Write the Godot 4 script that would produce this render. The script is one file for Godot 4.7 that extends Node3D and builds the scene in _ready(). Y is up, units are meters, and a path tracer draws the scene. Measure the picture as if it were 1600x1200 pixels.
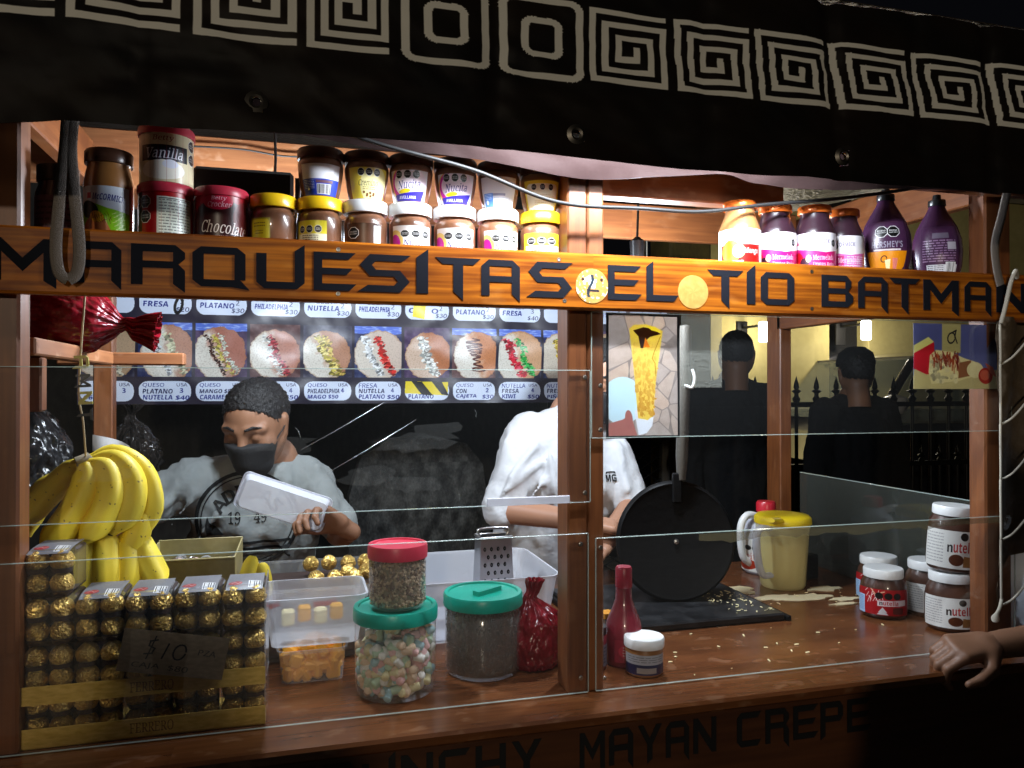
extends Node3D
# A night food stall: cart with posts, sign board, acrylic panes and counter; goods on its shelf and counter; two sellers behind it; a street with a fence and a wall beyond.
# Units are metres, y up. The stall's front plane is z = 0, its counter top y = 1.

var M := {}
var used := {}
var rng := RandomNumberGenerator.new()
var glyphs := {}
var sans := SystemFont.new()
var sans_bold := SystemFont.new()
var serif := SystemFont.new()

func _ready() -> void:
	# ---- camera, sky, lamps, exposure ----
	var cam := Camera3D.new()
	cam.name = "camera"
	cam.fov = 53.13
	cam.near = 0.02
	cam.far = 200.0
	cam.position = Vector3(0, 1.55, 1.306)
	cam.rotation = Vector3(deg_to_rad(0.334), deg_to_rad(-15.3), 0)
	add_child(cam)
	cam.current = true
	var env := Environment.new()
	var sky_mat := ProceduralSkyMaterial.new()
	sky_mat.sky_top_color = Color(0.06, 0.065, 0.085)
	sky_mat.sky_horizon_color = Color(0.085, 0.08, 0.08)
	sky_mat.ground_bottom_color = Color(0.04, 0.038, 0.035)
	sky_mat.ground_horizon_color = Color(0.085, 0.08, 0.08)
	var sky := Sky.new()
	sky.sky_material = sky_mat
	env.background_mode = Environment.BG_SKY
	env.sky = sky
	env.background_energy_multiplier = 0.35
	env.tonemap_mode = Environment.TONE_MAPPER_LINEAR
	env.tonemap_exposure = 1.0
	env.sdfgi_enabled = true
	env.ssao_enabled = true
	env.ssil_enabled = true
	var we := WorldEnvironment.new()
	we.name = "environment"
	we.environment = env
	add_child(we)
	sans.font_names = PackedStringArray(["Droid Sans"])
	sans_bold.font_names = PackedStringArray(["Droid Sans"])
	sans_bold.font_weight = 700
	serif.font_names = PackedStringArray(["Droid Serif"])
	rng.seed = 77
	materials()
	lamps()
	setting()
	stall()
	awning()
	menu_banner()
	posters()
	shelf_goods()
	counter_left()
	counter_right()
	people()
	small_things()

# ================= helpers: naming =================
func numbered(called: String) -> String:
	used[called] = used.get(called, 0) + 1
	return called if used[called] == 1 else "%s_%03d" % [called, used[called] - 1]

func tag(o: Node3D, label: String, category: String, group := "") -> Node3D:
	o.set_meta("label", label)
	o.set_meta("category", category)
	if group:
		o.set_meta("group", group)
	return o

func thing(called: String, label: String, category: String, at := Vector3.ZERO, turn := 0.0, group := "") -> Node3D:
	var o := Node3D.new()
	o.name = numbered(called)
	o.position = at
	o.rotation.y = turn
	add_child(o)
	tag(o, label, category, group)
	return o

func part(to: Node, called: String, mesh: Mesh, m: Material, at := Vector3.ZERO, turn := Vector3.ZERO) -> MeshInstance3D:
	var o := MeshInstance3D.new()
	o.name = called
	o.mesh = mesh
	o.material_override = m
	o.position = at
	o.rotation = turn
	to.add_child(o, true)
	return o

func solo(called: String, label: String, category: String, mesh: Mesh, m: Material, at := Vector3.ZERO, turn := Vector3.ZERO, group := "") -> MeshInstance3D:
	var o := part(self, numbered(called), mesh, m, at, turn)
	tag(o, label, category, group)
	return o

func struct(called: String, mesh: Mesh, m: Material, at := Vector3.ZERO) -> MeshInstance3D:
	var o := part(self, numbered(called), mesh, m, at)
	o.set_meta("kind", "structure")
	return o

# ================= helpers: meshes =================
class MB:
	var v := PackedVector3Array()
	var n := PackedVector3Array()
	var t := PackedVector2Array()
	var c := PackedColorArray()
	var i := PackedInt32Array()
	var xf := Transform3D()
	var col := Color.WHITE
	func tri(a: Vector3, b: Vector3, d: Vector3, na: Vector3, nb: Vector3, nd: Vector3, ua := Vector2.ZERO, ub := Vector2.ZERO, ud := Vector2.ZERO) -> void:
		var k := v.size()
		var bs := xf.basis
		var A := xf * a
		var B := xf * b
		var D := xf * d
		var NA := (bs * na).normalized()
		var NB := (bs * nb).normalized()
		var ND := (bs * nd).normalized()
		v.append(A); v.append(B); v.append(D)
		n.append(NA); n.append(NB); n.append(ND)
		t.append(ua); t.append(ub); t.append(ud)
		c.append(col); c.append(col); c.append(col)
		if (B - A).cross(D - A).dot(NA + NB + ND) > 0.0:
			i.append(k); i.append(k + 2); i.append(k + 1)
		else:
			i.append(k); i.append(k + 1); i.append(k + 2)
	func quad(a: Vector3, b: Vector3, d: Vector3, e: Vector3, nn: Vector3, ua := Vector2(0, 0), ub := Vector2(1, 0), ud := Vector2(1, 1), ue := Vector2(0, 1)) -> void:
		tri(a, b, d, nn, nn, nn, ua, ub, ud)
		tri(a, d, e, nn, nn, nn, ua, ud, ue)
	func mesh() -> ArrayMesh:
		var arr := []
		arr.resize(Mesh.ARRAY_MAX)
		arr[Mesh.ARRAY_VERTEX] = v
		arr[Mesh.ARRAY_NORMAL] = n
		arr[Mesh.ARRAY_TEX_UV] = t
		arr[Mesh.ARRAY_COLOR] = c
		arr[Mesh.ARRAY_INDEX] = i
		var m := ArrayMesh.new()
		m.add_surface_from_arrays(Mesh.PRIMITIVE_TRIANGLES, arr)
		return m

# chamfered box; uv runs along the longest side in metres
func box(b: MB, at: Vector3, size: Vector3, ch := 0.003) -> void:
	var h := size / 2.0
	ch = minf(ch, minf(h.x, minf(h.y, h.z)) * 0.9)
	var la := 0
	if size.y > size.x: la = 1
	if size.z > size[la]: la = 2
	var off := Vector2(fmod(absf(at.x * 7.31 + at.z * 3.77), 1.0), fmod(absf(at.y * 5.13 + at.x), 1.0))
	var uvf := func(p: Vector3, ax: int) -> Vector2:
		var o: Array = [0, 1, 2]
		o.erase(ax)
		var l: int = la if la != ax else o[0]
		var s: int = o[0] if o[0] != l else o[1]
		return Vector2(p[l], p[s] + 0.37 * ax) + off
	for ax in 3:
		var u := (ax + 1) % 3
		var w := (ax + 2) % 3
		for s in [-1.0, 1.0]:
			var nn := Vector3.ZERO
			nn[ax] = s
			var pts := []
			for q in [[-1, -1], [1, -1], [1, 1], [-1, 1]]:
				var p := Vector3.ZERO
				p[ax] = s * h[ax]
				p[u] = q[0] * (h[u] - ch)
				p[w] = q[1] * (h[w] - ch)
				pts.append(p)
			b.quad(at + pts[0], at + pts[1], at + pts[2], at + pts[3], nn, uvf.call(pts[0], ax), uvf.call(pts[1], ax), uvf.call(pts[2], ax), uvf.call(pts[3], ax))
	for ax in 3: # edges along ax
		var u := (ax + 1) % 3
		var w := (ax + 2) % 3
		for su in [-1.0, 1.0]:
			for sw in [-1.0, 1.0]:
				var nn := Vector3.ZERO
				nn[u] = su
				nn[w] = sw
				var pts := []
				for q in [[-1, 0], [1, 0], [1, 1], [-1, 1]]:
					var p := Vector3.ZERO
					p[ax] = q[0] * (h[ax] - ch)
					p[u] = su * (h[u] - (ch if q[1] == 0 else 0.0))
					p[w] = sw * (h[w] - (ch if q[1] == 1 else 0.0))
					pts.append(at + p)
				b.quad(pts[0], pts[1], pts[2], pts[3], nn.normalized(), uvf.call(pts[0] - at, u), uvf.call(pts[1] - at, u), uvf.call(pts[2] - at, u), uvf.call(pts[3] - at, u))
	for sx in [-1.0, 1.0]:
		for sy in [-1.0, 1.0]:
			for sz in [-1.0, 1.0]:
				var s := Vector3(sx, sy, sz)
				var a := s * Vector3(h.x, h.y - ch, h.z - ch)
				var d := s * Vector3(h.x - ch, h.y, h.z - ch)
				var e := s * Vector3(h.x - ch, h.y - ch, h.z)
				var nn := s.normalized()
				b.tri(at + a, at + d, at + e, nn, nn, nn, off, off, off)

func box_mesh(size: Vector3, ch := 0.003, at := Vector3.ZERO) -> ArrayMesh:
	var b := MB.new()
	box(b, at, size, ch)
	return b.mesh()

# gathered bag along y: pleats run up to a tied neck that flares out again
func bag_mesh(prof: Array, hs: Array, s: int, pleats := 11.0, rough := 1.0) -> ArrayMesh:
	var n := noise(s, 1.0, FastNoiseLite.TYPE_SIMPLEX_SMOOTH, 3)
	var b := MB.new()
	var k := float(prof.size() - 1) - 0.001
	sheet(b, 110, 70, func(u: float, v: float) -> Vector3:
		var a := TAU * u
		var q := v * k
		var i0 := int(q)
		var f := q - i0
		var r: float = lerpf(prof[i0], prof[i0 + 1], f)
		var y: float = lerpf(hs[i0], hs[i0 + 1], f)
		var pl := smoothstep(0.42, 0.75, v)
		var d := Vector2(sin(a), cos(a))
		r *= 1.0 + 0.15 * pl * sin(a * pleats + 3.0 * n.get_noise_2d(d.x * 2.0, d.y * 2.0)) + rough * (0.11 * n.get_noise_3d(d.x * 3.0, v * 6.0, d.y * 3.0) + 0.06 * (1.0 - pl) * n.get_noise_3d(d.x * 9.0 + v * 6.0, v * 12.0, d.y * 9.0))
		return Vector3(d.x * r + 0.012 * pl * n.get_noise_1d(v * 3.0), y, d.y * r), 0.0004)
	return b.mesh()

# surface of revolution about y; profile of Vector2(radius, height) from bottom to top, corners sharper than 45 degrees stay sharp
func lathe(b: MB, prof: Array, seg := 32, a0 := 0.0, a1 := TAU, squash := Vector2.ONE) -> void:
	var k := prof.size()
	var sn := []
	var len := [0.0]
	for j in k - 1:
		var d: Vector2 = prof[j + 1] - prof[j]
		sn.append(Vector2(d.y, -d.x).normalized())
		len.append(len[j] + d.length())
	var total: float = maxf(len[k - 1], 1e-6)
	for j in k - 1:
		var n0: Vector2 = sn[j]
		var n1: Vector2 = sn[j]
		if j > 0 and sn[j].dot(sn[j - 1]) > 0.7: n0 = (sn[j] + sn[j - 1]).normalized()
		if j < k - 2 and sn[j].dot(sn[j + 1]) > 0.7: n1 = (sn[j] + sn[j + 1]).normalized()
		var v0: float = len[j] / total
		var v1: float = len[j + 1] / total
		for q in seg:
			var f0 := float(q) / seg
			var f1 := float(q + 1) / seg
			var c0 := Vector2(sin(lerpf(a0, a1, f0)), cos(lerpf(a0, a1, f0)))
			var c1 := Vector2(sin(lerpf(a0, a1, f1)), cos(lerpf(a0, a1, f1)))
			var p0: Vector2 = prof[j]
			var p1: Vector2 = prof[j + 1]
			var A := Vector3(c0.x * p0.x * squash.x, p0.y, c0.y * p0.x * squash.y)
			var B := Vector3(c1.x * p0.x * squash.x, p0.y, c1.y * p0.x * squash.y)
			var C := Vector3(c1.x * p1.x * squash.x, p1.y, c1.y * p1.x * squash.y)
			var D := Vector3(c0.x * p1.x * squash.x, p1.y, c0.y * p1.x * squash.y)
			var NA := Vector3(c0.x * n0.x / squash.x, n0.y, c0.y * n0.x / squash.y)
			var NB := Vector3(c1.x * n0.x / squash.x, n0.y, c1.y * n0.x / squash.y)
			var NC := Vector3(c1.x * n1.x / squash.x, n1.y, c1.y * n1.x / squash.y)
			var ND := Vector3(c0.x * n1.x / squash.x, n1.y, c0.y * n1.x / squash.y)
			if p0.x > 1e-6: b.tri(A, B, C, NA, NB, NC, Vector2(f0, 1 - v0), Vector2(f1, 1 - v0), Vector2(f1, 1 - v1))
			if p1.x > 1e-6: b.tri(A, C, D, NA, NC, ND, Vector2(f0, 1 - v0), Vector2(f1, 1 - v1), Vector2(f0, 1 - v1))

func lathe_mesh(prof: Array, seg := 32, squash := Vector2.ONE) -> ArrayMesh:
	var b := MB.new()
	lathe(b, prof, seg, 0.0, TAU, squash)
	return b.mesh()

func label_mesh(r0: float, r1: float, y0: float, y1: float, width: float, squash := Vector2.ONE, bow := 0.0) -> ArrayMesh:
	var b := MB.new()
	var pr := []
	for k in 5:
		var f := k / 4.0
		pr.append(Vector2(lerpf(r0, r1, f) + bow * sin(f * PI), lerpf(y0, y1, f)))
	lathe(b, pr, 20, -width / 2, width / 2, squash)
	return b.mesh()

# tube along points; radii one per point (or one for all); shape gives flat sections
func tube(b: MB, pts: Array, radii: Array, seg := 8, flat := Vector2.ONE, caps := true, ridge := 0.0) -> void:
	var k := pts.size()
	var tang := []
	for j in k:
		tang.append((pts[mini(j + 1, k - 1)] - pts[maxi(j - 1, 0)]).normalized())
	var up := Vector3(0, 1, 0)
	if absf(tang[0].dot(up)) > 0.9: up = Vector3(0, 0, 1)
	var x: Vector3 = tang[0].cross(up).normalized()
	var rings := []
	var norms := []
	var run := 0.0
	var runs := []
	for j in k:
		x = (x - tang[j] * x.dot(tang[j])).normalized()
		var y: Vector3 = tang[j].cross(x)
		var r: float = radii[j] if radii.size() > 1 else radii[0]
		var ring := []
		var nr := []
		for q in seg + 1:
			var a := TAU * q / seg
			ring.append(pts[j] + (x * cos(a) * flat.x + y * sin(a) * flat.y) * r * (1.0 + ridge * cos(a * 5.0)))
			var an := a + ridge * 4.0 * sin(a * 5.0)
			nr.append((x * cos(an) / flat.x + y * sin(an) / flat.y).normalized())
		rings.append(ring)
		norms.append(nr)
		runs.append(run)
		if j < k - 1: run += (pts[j + 1] - pts[j]).length()
	for j in k - 1:
		for q in seg:
			var u0 := float(q) / seg
			var u1 := float(q + 1) / seg
			b.tri(rings[j][q], rings[j][q + 1], rings[j + 1][q + 1], norms[j][q], norms[j][q + 1], norms[j + 1][q + 1], Vector2(u0, runs[j]), Vector2(u1, runs[j]), Vector2(u1, runs[j + 1]))
			b.tri(rings[j][q], rings[j + 1][q + 1], rings[j + 1][q], norms[j][q], norms[j + 1][q + 1], norms[j + 1][q], Vector2(u0, runs[j]), Vector2(u1, runs[j + 1]), Vector2(u0, runs[j + 1]))
	if caps:
		for q in seg:
			b.tri(pts[0], rings[0][q], rings[0][q + 1], -tang[0], -tang[0], -tang[0])
			b.tri(pts[k - 1], rings[k - 1][q], rings[k - 1][q + 1], tang[k - 1], tang[k - 1], tang[k - 1])

func tube_mesh(pts: Array, radii: Array, seg := 8, flat := Vector2.ONE) -> ArrayMesh:
	var b := MB.new()
	tube(b, pts, radii, seg, flat)
	return b.mesh()

# smooth curve through points
func curve(pts: Array, per := 6) -> Array:
	var out := []
	var k := pts.size()
	for j in k - 1:
		for q in per:
			out.append(pts[j].cubic_interpolate(pts[j + 1], pts[maxi(j - 1, 0)], pts[mini(j + 2, k - 1)], float(q) / per))
	out.append(pts[k - 1])
	return out

# outline in x, y given depth along z
func extrude(b: MB, poly: PackedVector2Array, z0: float, z1: float, uvs := 1.0) -> void:
	var idx := Geometry2D.triangulate_polygon(poly)
	for q in range(0, idx.size(), 3):
		var p: Vector2 = poly[idx[q]]
		var r: Vector2 = poly[idx[q + 1]]
		var s: Vector2 = poly[idx[q + 2]]
		for e in [[z0, -1.0], [z1, 1.0]]:
			var nn := Vector3(0, 0, e[1] * signf(z1 - z0))
			b.tri(Vector3(p.x, p.y, e[0]), Vector3(r.x, r.y, e[0]), Vector3(s.x, s.y, e[0]), nn, nn, nn, p * uvs, r * uvs, s * uvs)
	var cw := Geometry2D.is_polygon_clockwise(poly)
	for q in poly.size():
		var p := poly[q]
		var r := poly[(q + 1) % poly.size()]
		var d := r - p
		var nn := Vector3(d.y, -d.x, 0).normalized() * (-1.0 if cw else 1.0)
		b.quad(Vector3(p.x, p.y, z0), Vector3(r.x, r.y, z0), Vector3(r.x, r.y, z1), Vector3(p.x, p.y, z1), nn, p * uvs, r * uvs, r * uvs, p * uvs)

# cloth-like surface: f(u, v) for u, v in 0..1, with a thickness
func sheet(b: MB, nu: int, nv: int, f: Callable, thick := 0.0015, skip := []) -> void:
	var pts := []
	for j in nv + 1:
		var row := []
		for k in nu + 1:
			row.append(f.call(float(k) / nu, float(j) / nv))
		pts.append(row)
	var nm := []
	for j in nv + 1:
		var row := []
		for k in nu + 1:
			var du: Vector3 = pts[j][mini(k + 1, nu)] - pts[j][maxi(k - 1, 0)]
			var dv: Vector3 = pts[mini(j + 1, nv)][k] - pts[maxi(j - 1, 0)][k]
			row.append(du.cross(dv).normalized())
		nm.append(row)
	for j in nv:
		for k in nu:
			if skip.size() and skip.has(Vector2i(k, j)): continue
			var uv := [Vector2(float(k) / nu, float(j) / nv), Vector2(float(k + 1) / nu, float(j) / nv), Vector2(float(k + 1) / nu, float(j + 1) / nv), Vector2(float(k) / nu, float(j + 1) / nv)]
			for s in [0.5, -0.5]:
				var g := []
				var h := []
				for q in [[j, k], [j, k + 1], [j + 1, k + 1], [j + 1, k]]:
					var nn: Vector3 = nm[q[0]][q[1]] * signf(s)
					h.append(nn)
					g.append(pts[q[0]][q[1]] + nn * thick / 2)
				b.tri(g[0], g[1], g[2], h[0], h[1], h[2], uv[0], uv[1], uv[2])
				b.tri(g[0], g[2], g[3], h[0], h[2], h[3], uv[0], uv[2], uv[3])
	# rim
	for e in 2:
		for k in nu:
			var j := 0 if e == 0 else nv
			rim(b, pts[j][k], pts[j][k + 1], nm[j][k], nm[j][k + 1], pts[j][k] - pts[clampi(j + (1 if e == 0 else -1), 0, nv)][k], thick, Vector2(float(k) / nu, e))
		for j in nv:
			var k := 0 if e == 0 else nu
			rim(b, pts[j][k], pts[j + 1][k], nm[j][k], nm[j + 1][k], pts[j][k] - pts[j][clampi(k + (1 if e == 0 else -1), 0, nu)], thick, Vector2(e, float(j) / nv))

func rim(b: MB, p: Vector3, q: Vector3, np: Vector3, nq: Vector3, out: Vector3, thick: float, uv: Vector2) -> void:
	var h := thick / 2
	b.quad(p + np * h, q + nq * h, q - nq * h, p - np * h, out.normalized(), uv, uv, uv, uv)

# ---- soft bodies: tapered capsules and ellipsoids joined by a smooth minimum, meshed as surface nets ----
class Field:
	var lo: Vector3
	var cell: float
	var nx: int
	var ny: int
	var nz: int
	var d := PackedFloat32Array()
	func _init(a: Vector3, b: Vector3, c: float) -> void:
		lo = a
		cell = c
		nx = int(ceil((b.x - a.x) / c)) + 1
		ny = int(ceil((b.y - a.y) / c)) + 1
		nz = int(ceil((b.z - a.z) / c)) + 1
		d.resize(nx * ny * nz)
		d.fill(10.0)
	# tapered capsule; wide squeezes distances along an axis: the section is an ellipse
	func bone(a: Vector3, b: Vector3, ra: float, rb: float, k := 0.03, wide := Vector3.ONE) -> void:
		var reach := maxf(ra, rb) * maxf(wide.x, maxf(wide.y, wide.z)) + k + cell * 2
		var mn := a.min(b) - Vector3.ONE * reach
		var mx := a.max(b) + Vector3.ONE * reach
		var iw := Vector3.ONE / wide
		var sc := minf(wide.x, minf(wide.y, wide.z))
		var A := a * iw
		var ab := b * iw - A
		var l2 := maxf(ab.length_squared(), 1e-9)
		for z in range(maxi(0, int((mn.z - lo.z) / cell)), mini(nz, int((mx.z - lo.z) / cell) + 2)):
			for y in range(maxi(0, int((mn.y - lo.y) / cell)), mini(ny, int((mx.y - lo.y) / cell) + 2)):
				var at := (z * ny + y) * nx
				for x in range(maxi(0, int((mn.x - lo.x) / cell)), mini(nx, int((mx.x - lo.x) / cell) + 2)):
					var p := (lo + Vector3(x, y, z) * cell) * iw - A
					var t := clampf(p.dot(ab) / l2, 0.0, 1.0)
					var s := ((p - ab * t).length() - lerpf(ra, rb, t)) * sc
					var o := d[at + x]
					var h := maxf(k - absf(o - s), 0.0) / k
					d[at + x] = minf(o, s) - h * h * k * 0.25
	func carve(a: Vector3, r: float, k := 0.01) -> void:
		for z in range(maxi(0, int((a.z - r - k - lo.z) / cell)), mini(nz, int((a.z + r + k - lo.z) / cell) + 2)):
			for y in range(maxi(0, int((a.y - r - k - lo.y) / cell)), mini(ny, int((a.y + r + k - lo.y) / cell) + 2)):
				for x in range(maxi(0, int((a.x - r - k - lo.x) / cell)), mini(nx, int((a.x + r + k - lo.x) / cell) + 2)):
					var s := r - (lo + Vector3(x, y, z) * cell - a).length()
					var q := (z * ny + y) * nx + x
					var h := maxf(k - absf(d[q] - s), 0.0) / k
					d[q] = maxf(d[q], s) + h * h * k * 0.25
	# keep only what lies below the plane
	func cut(at: Vector3, normal: Vector3) -> void:
		var nn := normal.normalized()
		for z in nz:
			for y in ny:
				var q := (z * ny + y) * nx
				for x in nx:
					var s := (lo + Vector3(x, y, z) * cell - at).dot(nn)
					if s > d[q + x]: d[q + x] = s
	func rough(noise: FastNoiseLite, amount: float, stretch := Vector3.ONE) -> void:
		for z in nz:
			for y in ny:
				var q := (z * ny + y) * nx
				for x in nx:
					if absf(d[q + x]) < amount + cell * 3:
						d[q + x] += noise.get_noise_3dv((lo + Vector3(x, y, z) * cell) * stretch) * amount
	func value(p: Vector3) -> float:
		var g := (p - lo) / cell
		var x := clampi(int(g.x), 0, nx - 2)
		var y := clampi(int(g.y), 0, ny - 2)
		var z := clampi(int(g.z), 0, nz - 2)
		var f := g - Vector3(x, y, z)
		var q := (z * ny + y) * nx + x
		var r := q + ny * nx
		var a := lerpf(lerpf(d[q], d[q + 1], f.x), lerpf(d[q + nx], d[q + nx + 1], f.x), f.y)
		var b := lerpf(lerpf(d[r], d[r + 1], f.x), lerpf(d[r + nx], d[r + nx + 1], f.x), f.y)
		return lerpf(a, b, f.z)
	func grad(p: Vector3) -> Vector3:
		var e := cell
		return Vector3(value(p + Vector3(e, 0, 0)) - value(p - Vector3(e, 0, 0)), value(p + Vector3(0, e, 0)) - value(p - Vector3(0, e, 0)), value(p + Vector3(0, 0, e)) - value(p - Vector3(0, 0, e))).normalized()
	func nets(b: MB, color := Color.WHITE) -> void:
		var ids := {}
		var ps := PackedVector3Array()
		var off := [0, 1, nx, nx + 1, nx * ny, nx * ny + 1, nx * ny + nx, nx * ny + nx + 1]
		var edges := [[0, 1], [2, 3], [4, 5], [6, 7], [0, 2], [1, 3], [4, 6], [5, 7], [0, 4], [1, 5], [2, 6], [3, 7]]
		for z in nz - 1:
			for y in ny - 1:
				var base := (z * ny + y) * nx
				for x in nx - 1:
					var q := base + x
					var s0 := d[q] < 0.0
					if (d[q + 1] < 0.0) == s0 and (d[q + nx] < 0.0) == s0 and (d[q + nx + 1] < 0.0) == s0 and (d[q + nx * ny] < 0.0) == s0 and (d[q + nx * ny + 1] < 0.0) == s0 and (d[q + nx * ny + nx] < 0.0) == s0 and (d[q + nx * ny + nx + 1] < 0.0) == s0:
						continue
					var sum := Vector3.ZERO
					var cnt := 0
					for e in edges:
						var da: float = d[q + off[e[0]]]
						var db: float = d[q + off[e[1]]]
						if (da < 0.0) != (db < 0.0):
							var f := da / (da - db)
							var pa := Vector3(e[0] & 1, (e[0] >> 1) & 1, e[0] >> 2)
							var pb := Vector3(e[1] & 1, (e[1] >> 1) & 1, e[1] >> 2)
							sum += pa.lerp(pb, f)
							cnt += 1
					ids[q] = ps.size()
					ps.append(lo + (Vector3(x, y, z) + sum / cnt) * cell)
		var k0 := b.v.size()
		for p in ps:
			b.v.append(b.xf * p)
			b.n.append((b.xf.basis * grad(p)).normalized())
			b.t.append(Vector2(p.x, p.y))
			b.c.append(color)
		var step := [1, nx, nx * ny]
		for q in ids:
			var q0: int = q
			for ax in 3:
				var e: int = q0 + step[ax]
				if e >= d.size() or (d[q0] < 0.0) == (d[e] < 0.0): continue
				var u: int = step[(ax + 1) % 3]
				var w: int = step[(ax + 2) % 3]
				if not (ids.has(q0 - u) and ids.has(q0 - w) and ids.has(q0 - u - w)): continue
				var a: int = k0 + ids[q0]
				var bb: int = k0 + ids[q0 - u]
				var cc: int = k0 + ids[q0 - u - w]
				var dd: int = k0 + ids[q0 - w]
				if d[q0] < 0.0:
					b.i.append_array([a, dd, cc, a, cc, bb])
				else:
					b.i.append_array([a, cc, dd, a, bb, cc])

func net_mesh(f: Field, color := Color.WHITE) -> ArrayMesh:
	var b := MB.new()
	f.nets(b, color)
	# surface nets above are wound by sign; make every triangle agree with its normals
	for q in range(0, b.i.size(), 3):
		var A := b.v[b.i[q]]
		if (b.v[b.i[q + 1]] - A).cross(b.v[b.i[q + 2]] - A).dot(b.n[b.i[q]]) > 0.0:
			var s := b.i[q + 1]
			b.i[q + 1] = b.i[q + 2]
			b.i[q + 2] = s
	return b.mesh()

# ================= helpers: pictures =================
func pic(w: int, h: int, c: Color) -> Image:
	var im := Image.create_empty(w, h, false, Image.FORMAT_RGBA8)
	im.fill(c)
	return im

func tex(im: Image) -> ImageTexture:
	return ImageTexture.create_from_image(im)

func fill_poly(im: Image, p: PackedVector2Array, c: Color) -> void:
	var lo := 1e9
	var hi := -1e9
	for q in p:
		lo = minf(lo, q.y)
		hi = maxf(hi, q.y)
	var k := p.size()
	for y in range(maxi(0, int(floor(lo))), mini(im.get_height(), int(ceil(hi)) + 1)):
		var yy := y + 0.5
		var xs := []
		for j in k:
			var a := p[j]
			var b := p[(j + 1) % k]
			if (a.y <= yy) != (b.y <= yy):
				xs.append(a.x + (yy - a.y) / (b.y - a.y) * (b.x - a.x))
		xs.sort()
		for j in range(0, xs.size() - 1, 2):
			var x0 := clampi(roundi(xs[j]), 0, im.get_width())
			var x1 := clampi(roundi(xs[j + 1]), 0, im.get_width())
			if x1 > x0: im.fill_rect(Rect2i(x0, y, x1 - x0, 1), c)

func ellipse_pts(at: Vector2, r: Vector2, turn := 0.0, k := 28) -> PackedVector2Array:
	var p := PackedVector2Array()
	for q in k:
		p.append(at + (Vector2(cos(TAU * q / k), sin(TAU * q / k)) * r).rotated(turn))
	return p

func fill_ellipse(im: Image, at: Vector2, r: Vector2, c: Color, turn := 0.0) -> void:
	fill_poly(im, ellipse_pts(at, r, turn), c)

func round_rect(x: float, y: float, w: float, h: float, r: float) -> PackedVector2Array:
	var p := PackedVector2Array()
	for q in 4:
		var cx := x + (w - r if q == 0 or q == 3 else r)
		var cy := y + (h - r if q < 2 else r)
		for k in 6:
			var a := PI / 2 * (q + k / 5.0)
			p.append(Vector2(cx + cos(a) * r, cy + sin(a) * r))
	return p

func draw_line(im: Image, a: Vector2, b: Vector2, w: float, c: Color) -> void:
	var d := (b - a).normalized() * w / 2
	var o := Vector2(-d.y, d.x)
	fill_poly(im, PackedVector2Array([a - d + o, b + d + o, b + d - o, a - d - o]), c)

func draw_path(im: Image, pts: Array, w: float, c: Color) -> void:
	for q in pts.size() - 1:
		draw_line(im, pts[q], pts[q + 1], w, c)

func glyph(s: String, f: Font) -> Array:
	var key := s + str(f.get_instance_id())
	if not glyphs.has(key):
		var tm := TextMesh.new()
		tm.text = s
		tm.font = f
		tm.font_size = 48
		tm.pixel_size = 1.0 / 48.0
		tm.depth = 0.0
		tm.curve_step = 2.0
		var a := tm.get_mesh_arrays()
		var v: PackedVector3Array = a[Mesh.ARRAY_VERTEX] if a.size() else PackedVector3Array()
		var ix = a[Mesh.ARRAY_INDEX] if a.size() else null
		var t := PackedVector2Array()
		var lo := Vector2(1e9, 1e9)
		var hi := -lo
		var count: int = ix.size() if ix != null else v.size()
		for q in count:
			var p: Vector3 = v[ix[q]] if ix != null else v[q]
			t.append(Vector2(p.x, -p.y))
			lo = lo.min(t[q])
			hi = hi.max(t[q])
		glyphs[key] = [t, lo, hi]
	return glyphs[key]

# text whose ink fills the box at, size; lean slants it, turn rotates it
func draw_text(im: Image, s: String, at: Vector2, size: Vector2, c: Color, f: Font = null, turn := 0.0, lean := 0.0) -> void:
	var g := glyph(s, f if f else sans_bold)
	var t: PackedVector2Array = g[0]
	var lo: Vector2 = g[1]
	var ext: Vector2 = g[2] - lo
	if t.size() < 3: return
	var sc := Vector2(size.x / ext.x, size.y / ext.y)
	for q in range(0, t.size() - 2, 3):
		var p := PackedVector2Array()
		for k in 3:
			var r := (t[q + k] - lo) * sc
			r.x += (size.y - r.y) * lean
			p.append(at + r.rotated(turn))
		fill_poly(im, p, c)

func seal(im: Image, at: Vector2, r: float) -> void: # black octagon with white rim and lines
	var o := PackedVector2Array()
	var w := PackedVector2Array()
	for q in 8:
		var d := Vector2(cos(TAU * (q + 0.5) / 8), sin(TAU * (q + 0.5) / 8))
		w.append(at + d * r)
		o.append(at + d * r * 0.9)
	fill_poly(im, w, Color(0.93, 0.93, 0.93))
	fill_poly(im, o, Color(0.05, 0.05, 0.05))
	draw_text(im, "EXCESO", at + Vector2(-r * 0.62, -r * 0.3), Vector2(r * 1.24, r * 0.24), Color(0.9, 0.9, 0.9))
	draw_text(im, "AZÚCARES", at + Vector2(-r * 0.68, r * 0.02), Vector2(r * 1.36, r * 0.24), Color(0.9, 0.9, 0.9))

func small_print(im: Image, x: float, y: float, w: float, rows: int, step: float, c: Color) -> void:
	for q in rows:
		var px := x
		while px < x + w:
			var l := rng.randf_range(0.06, 0.22) * w
			im.fill_rect(Rect2i(int(px), int(y + q * step), int(minf(l, x + w - px)), maxi(1, int(step * 0.4))), c)
			px += l + w * 0.03

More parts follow.
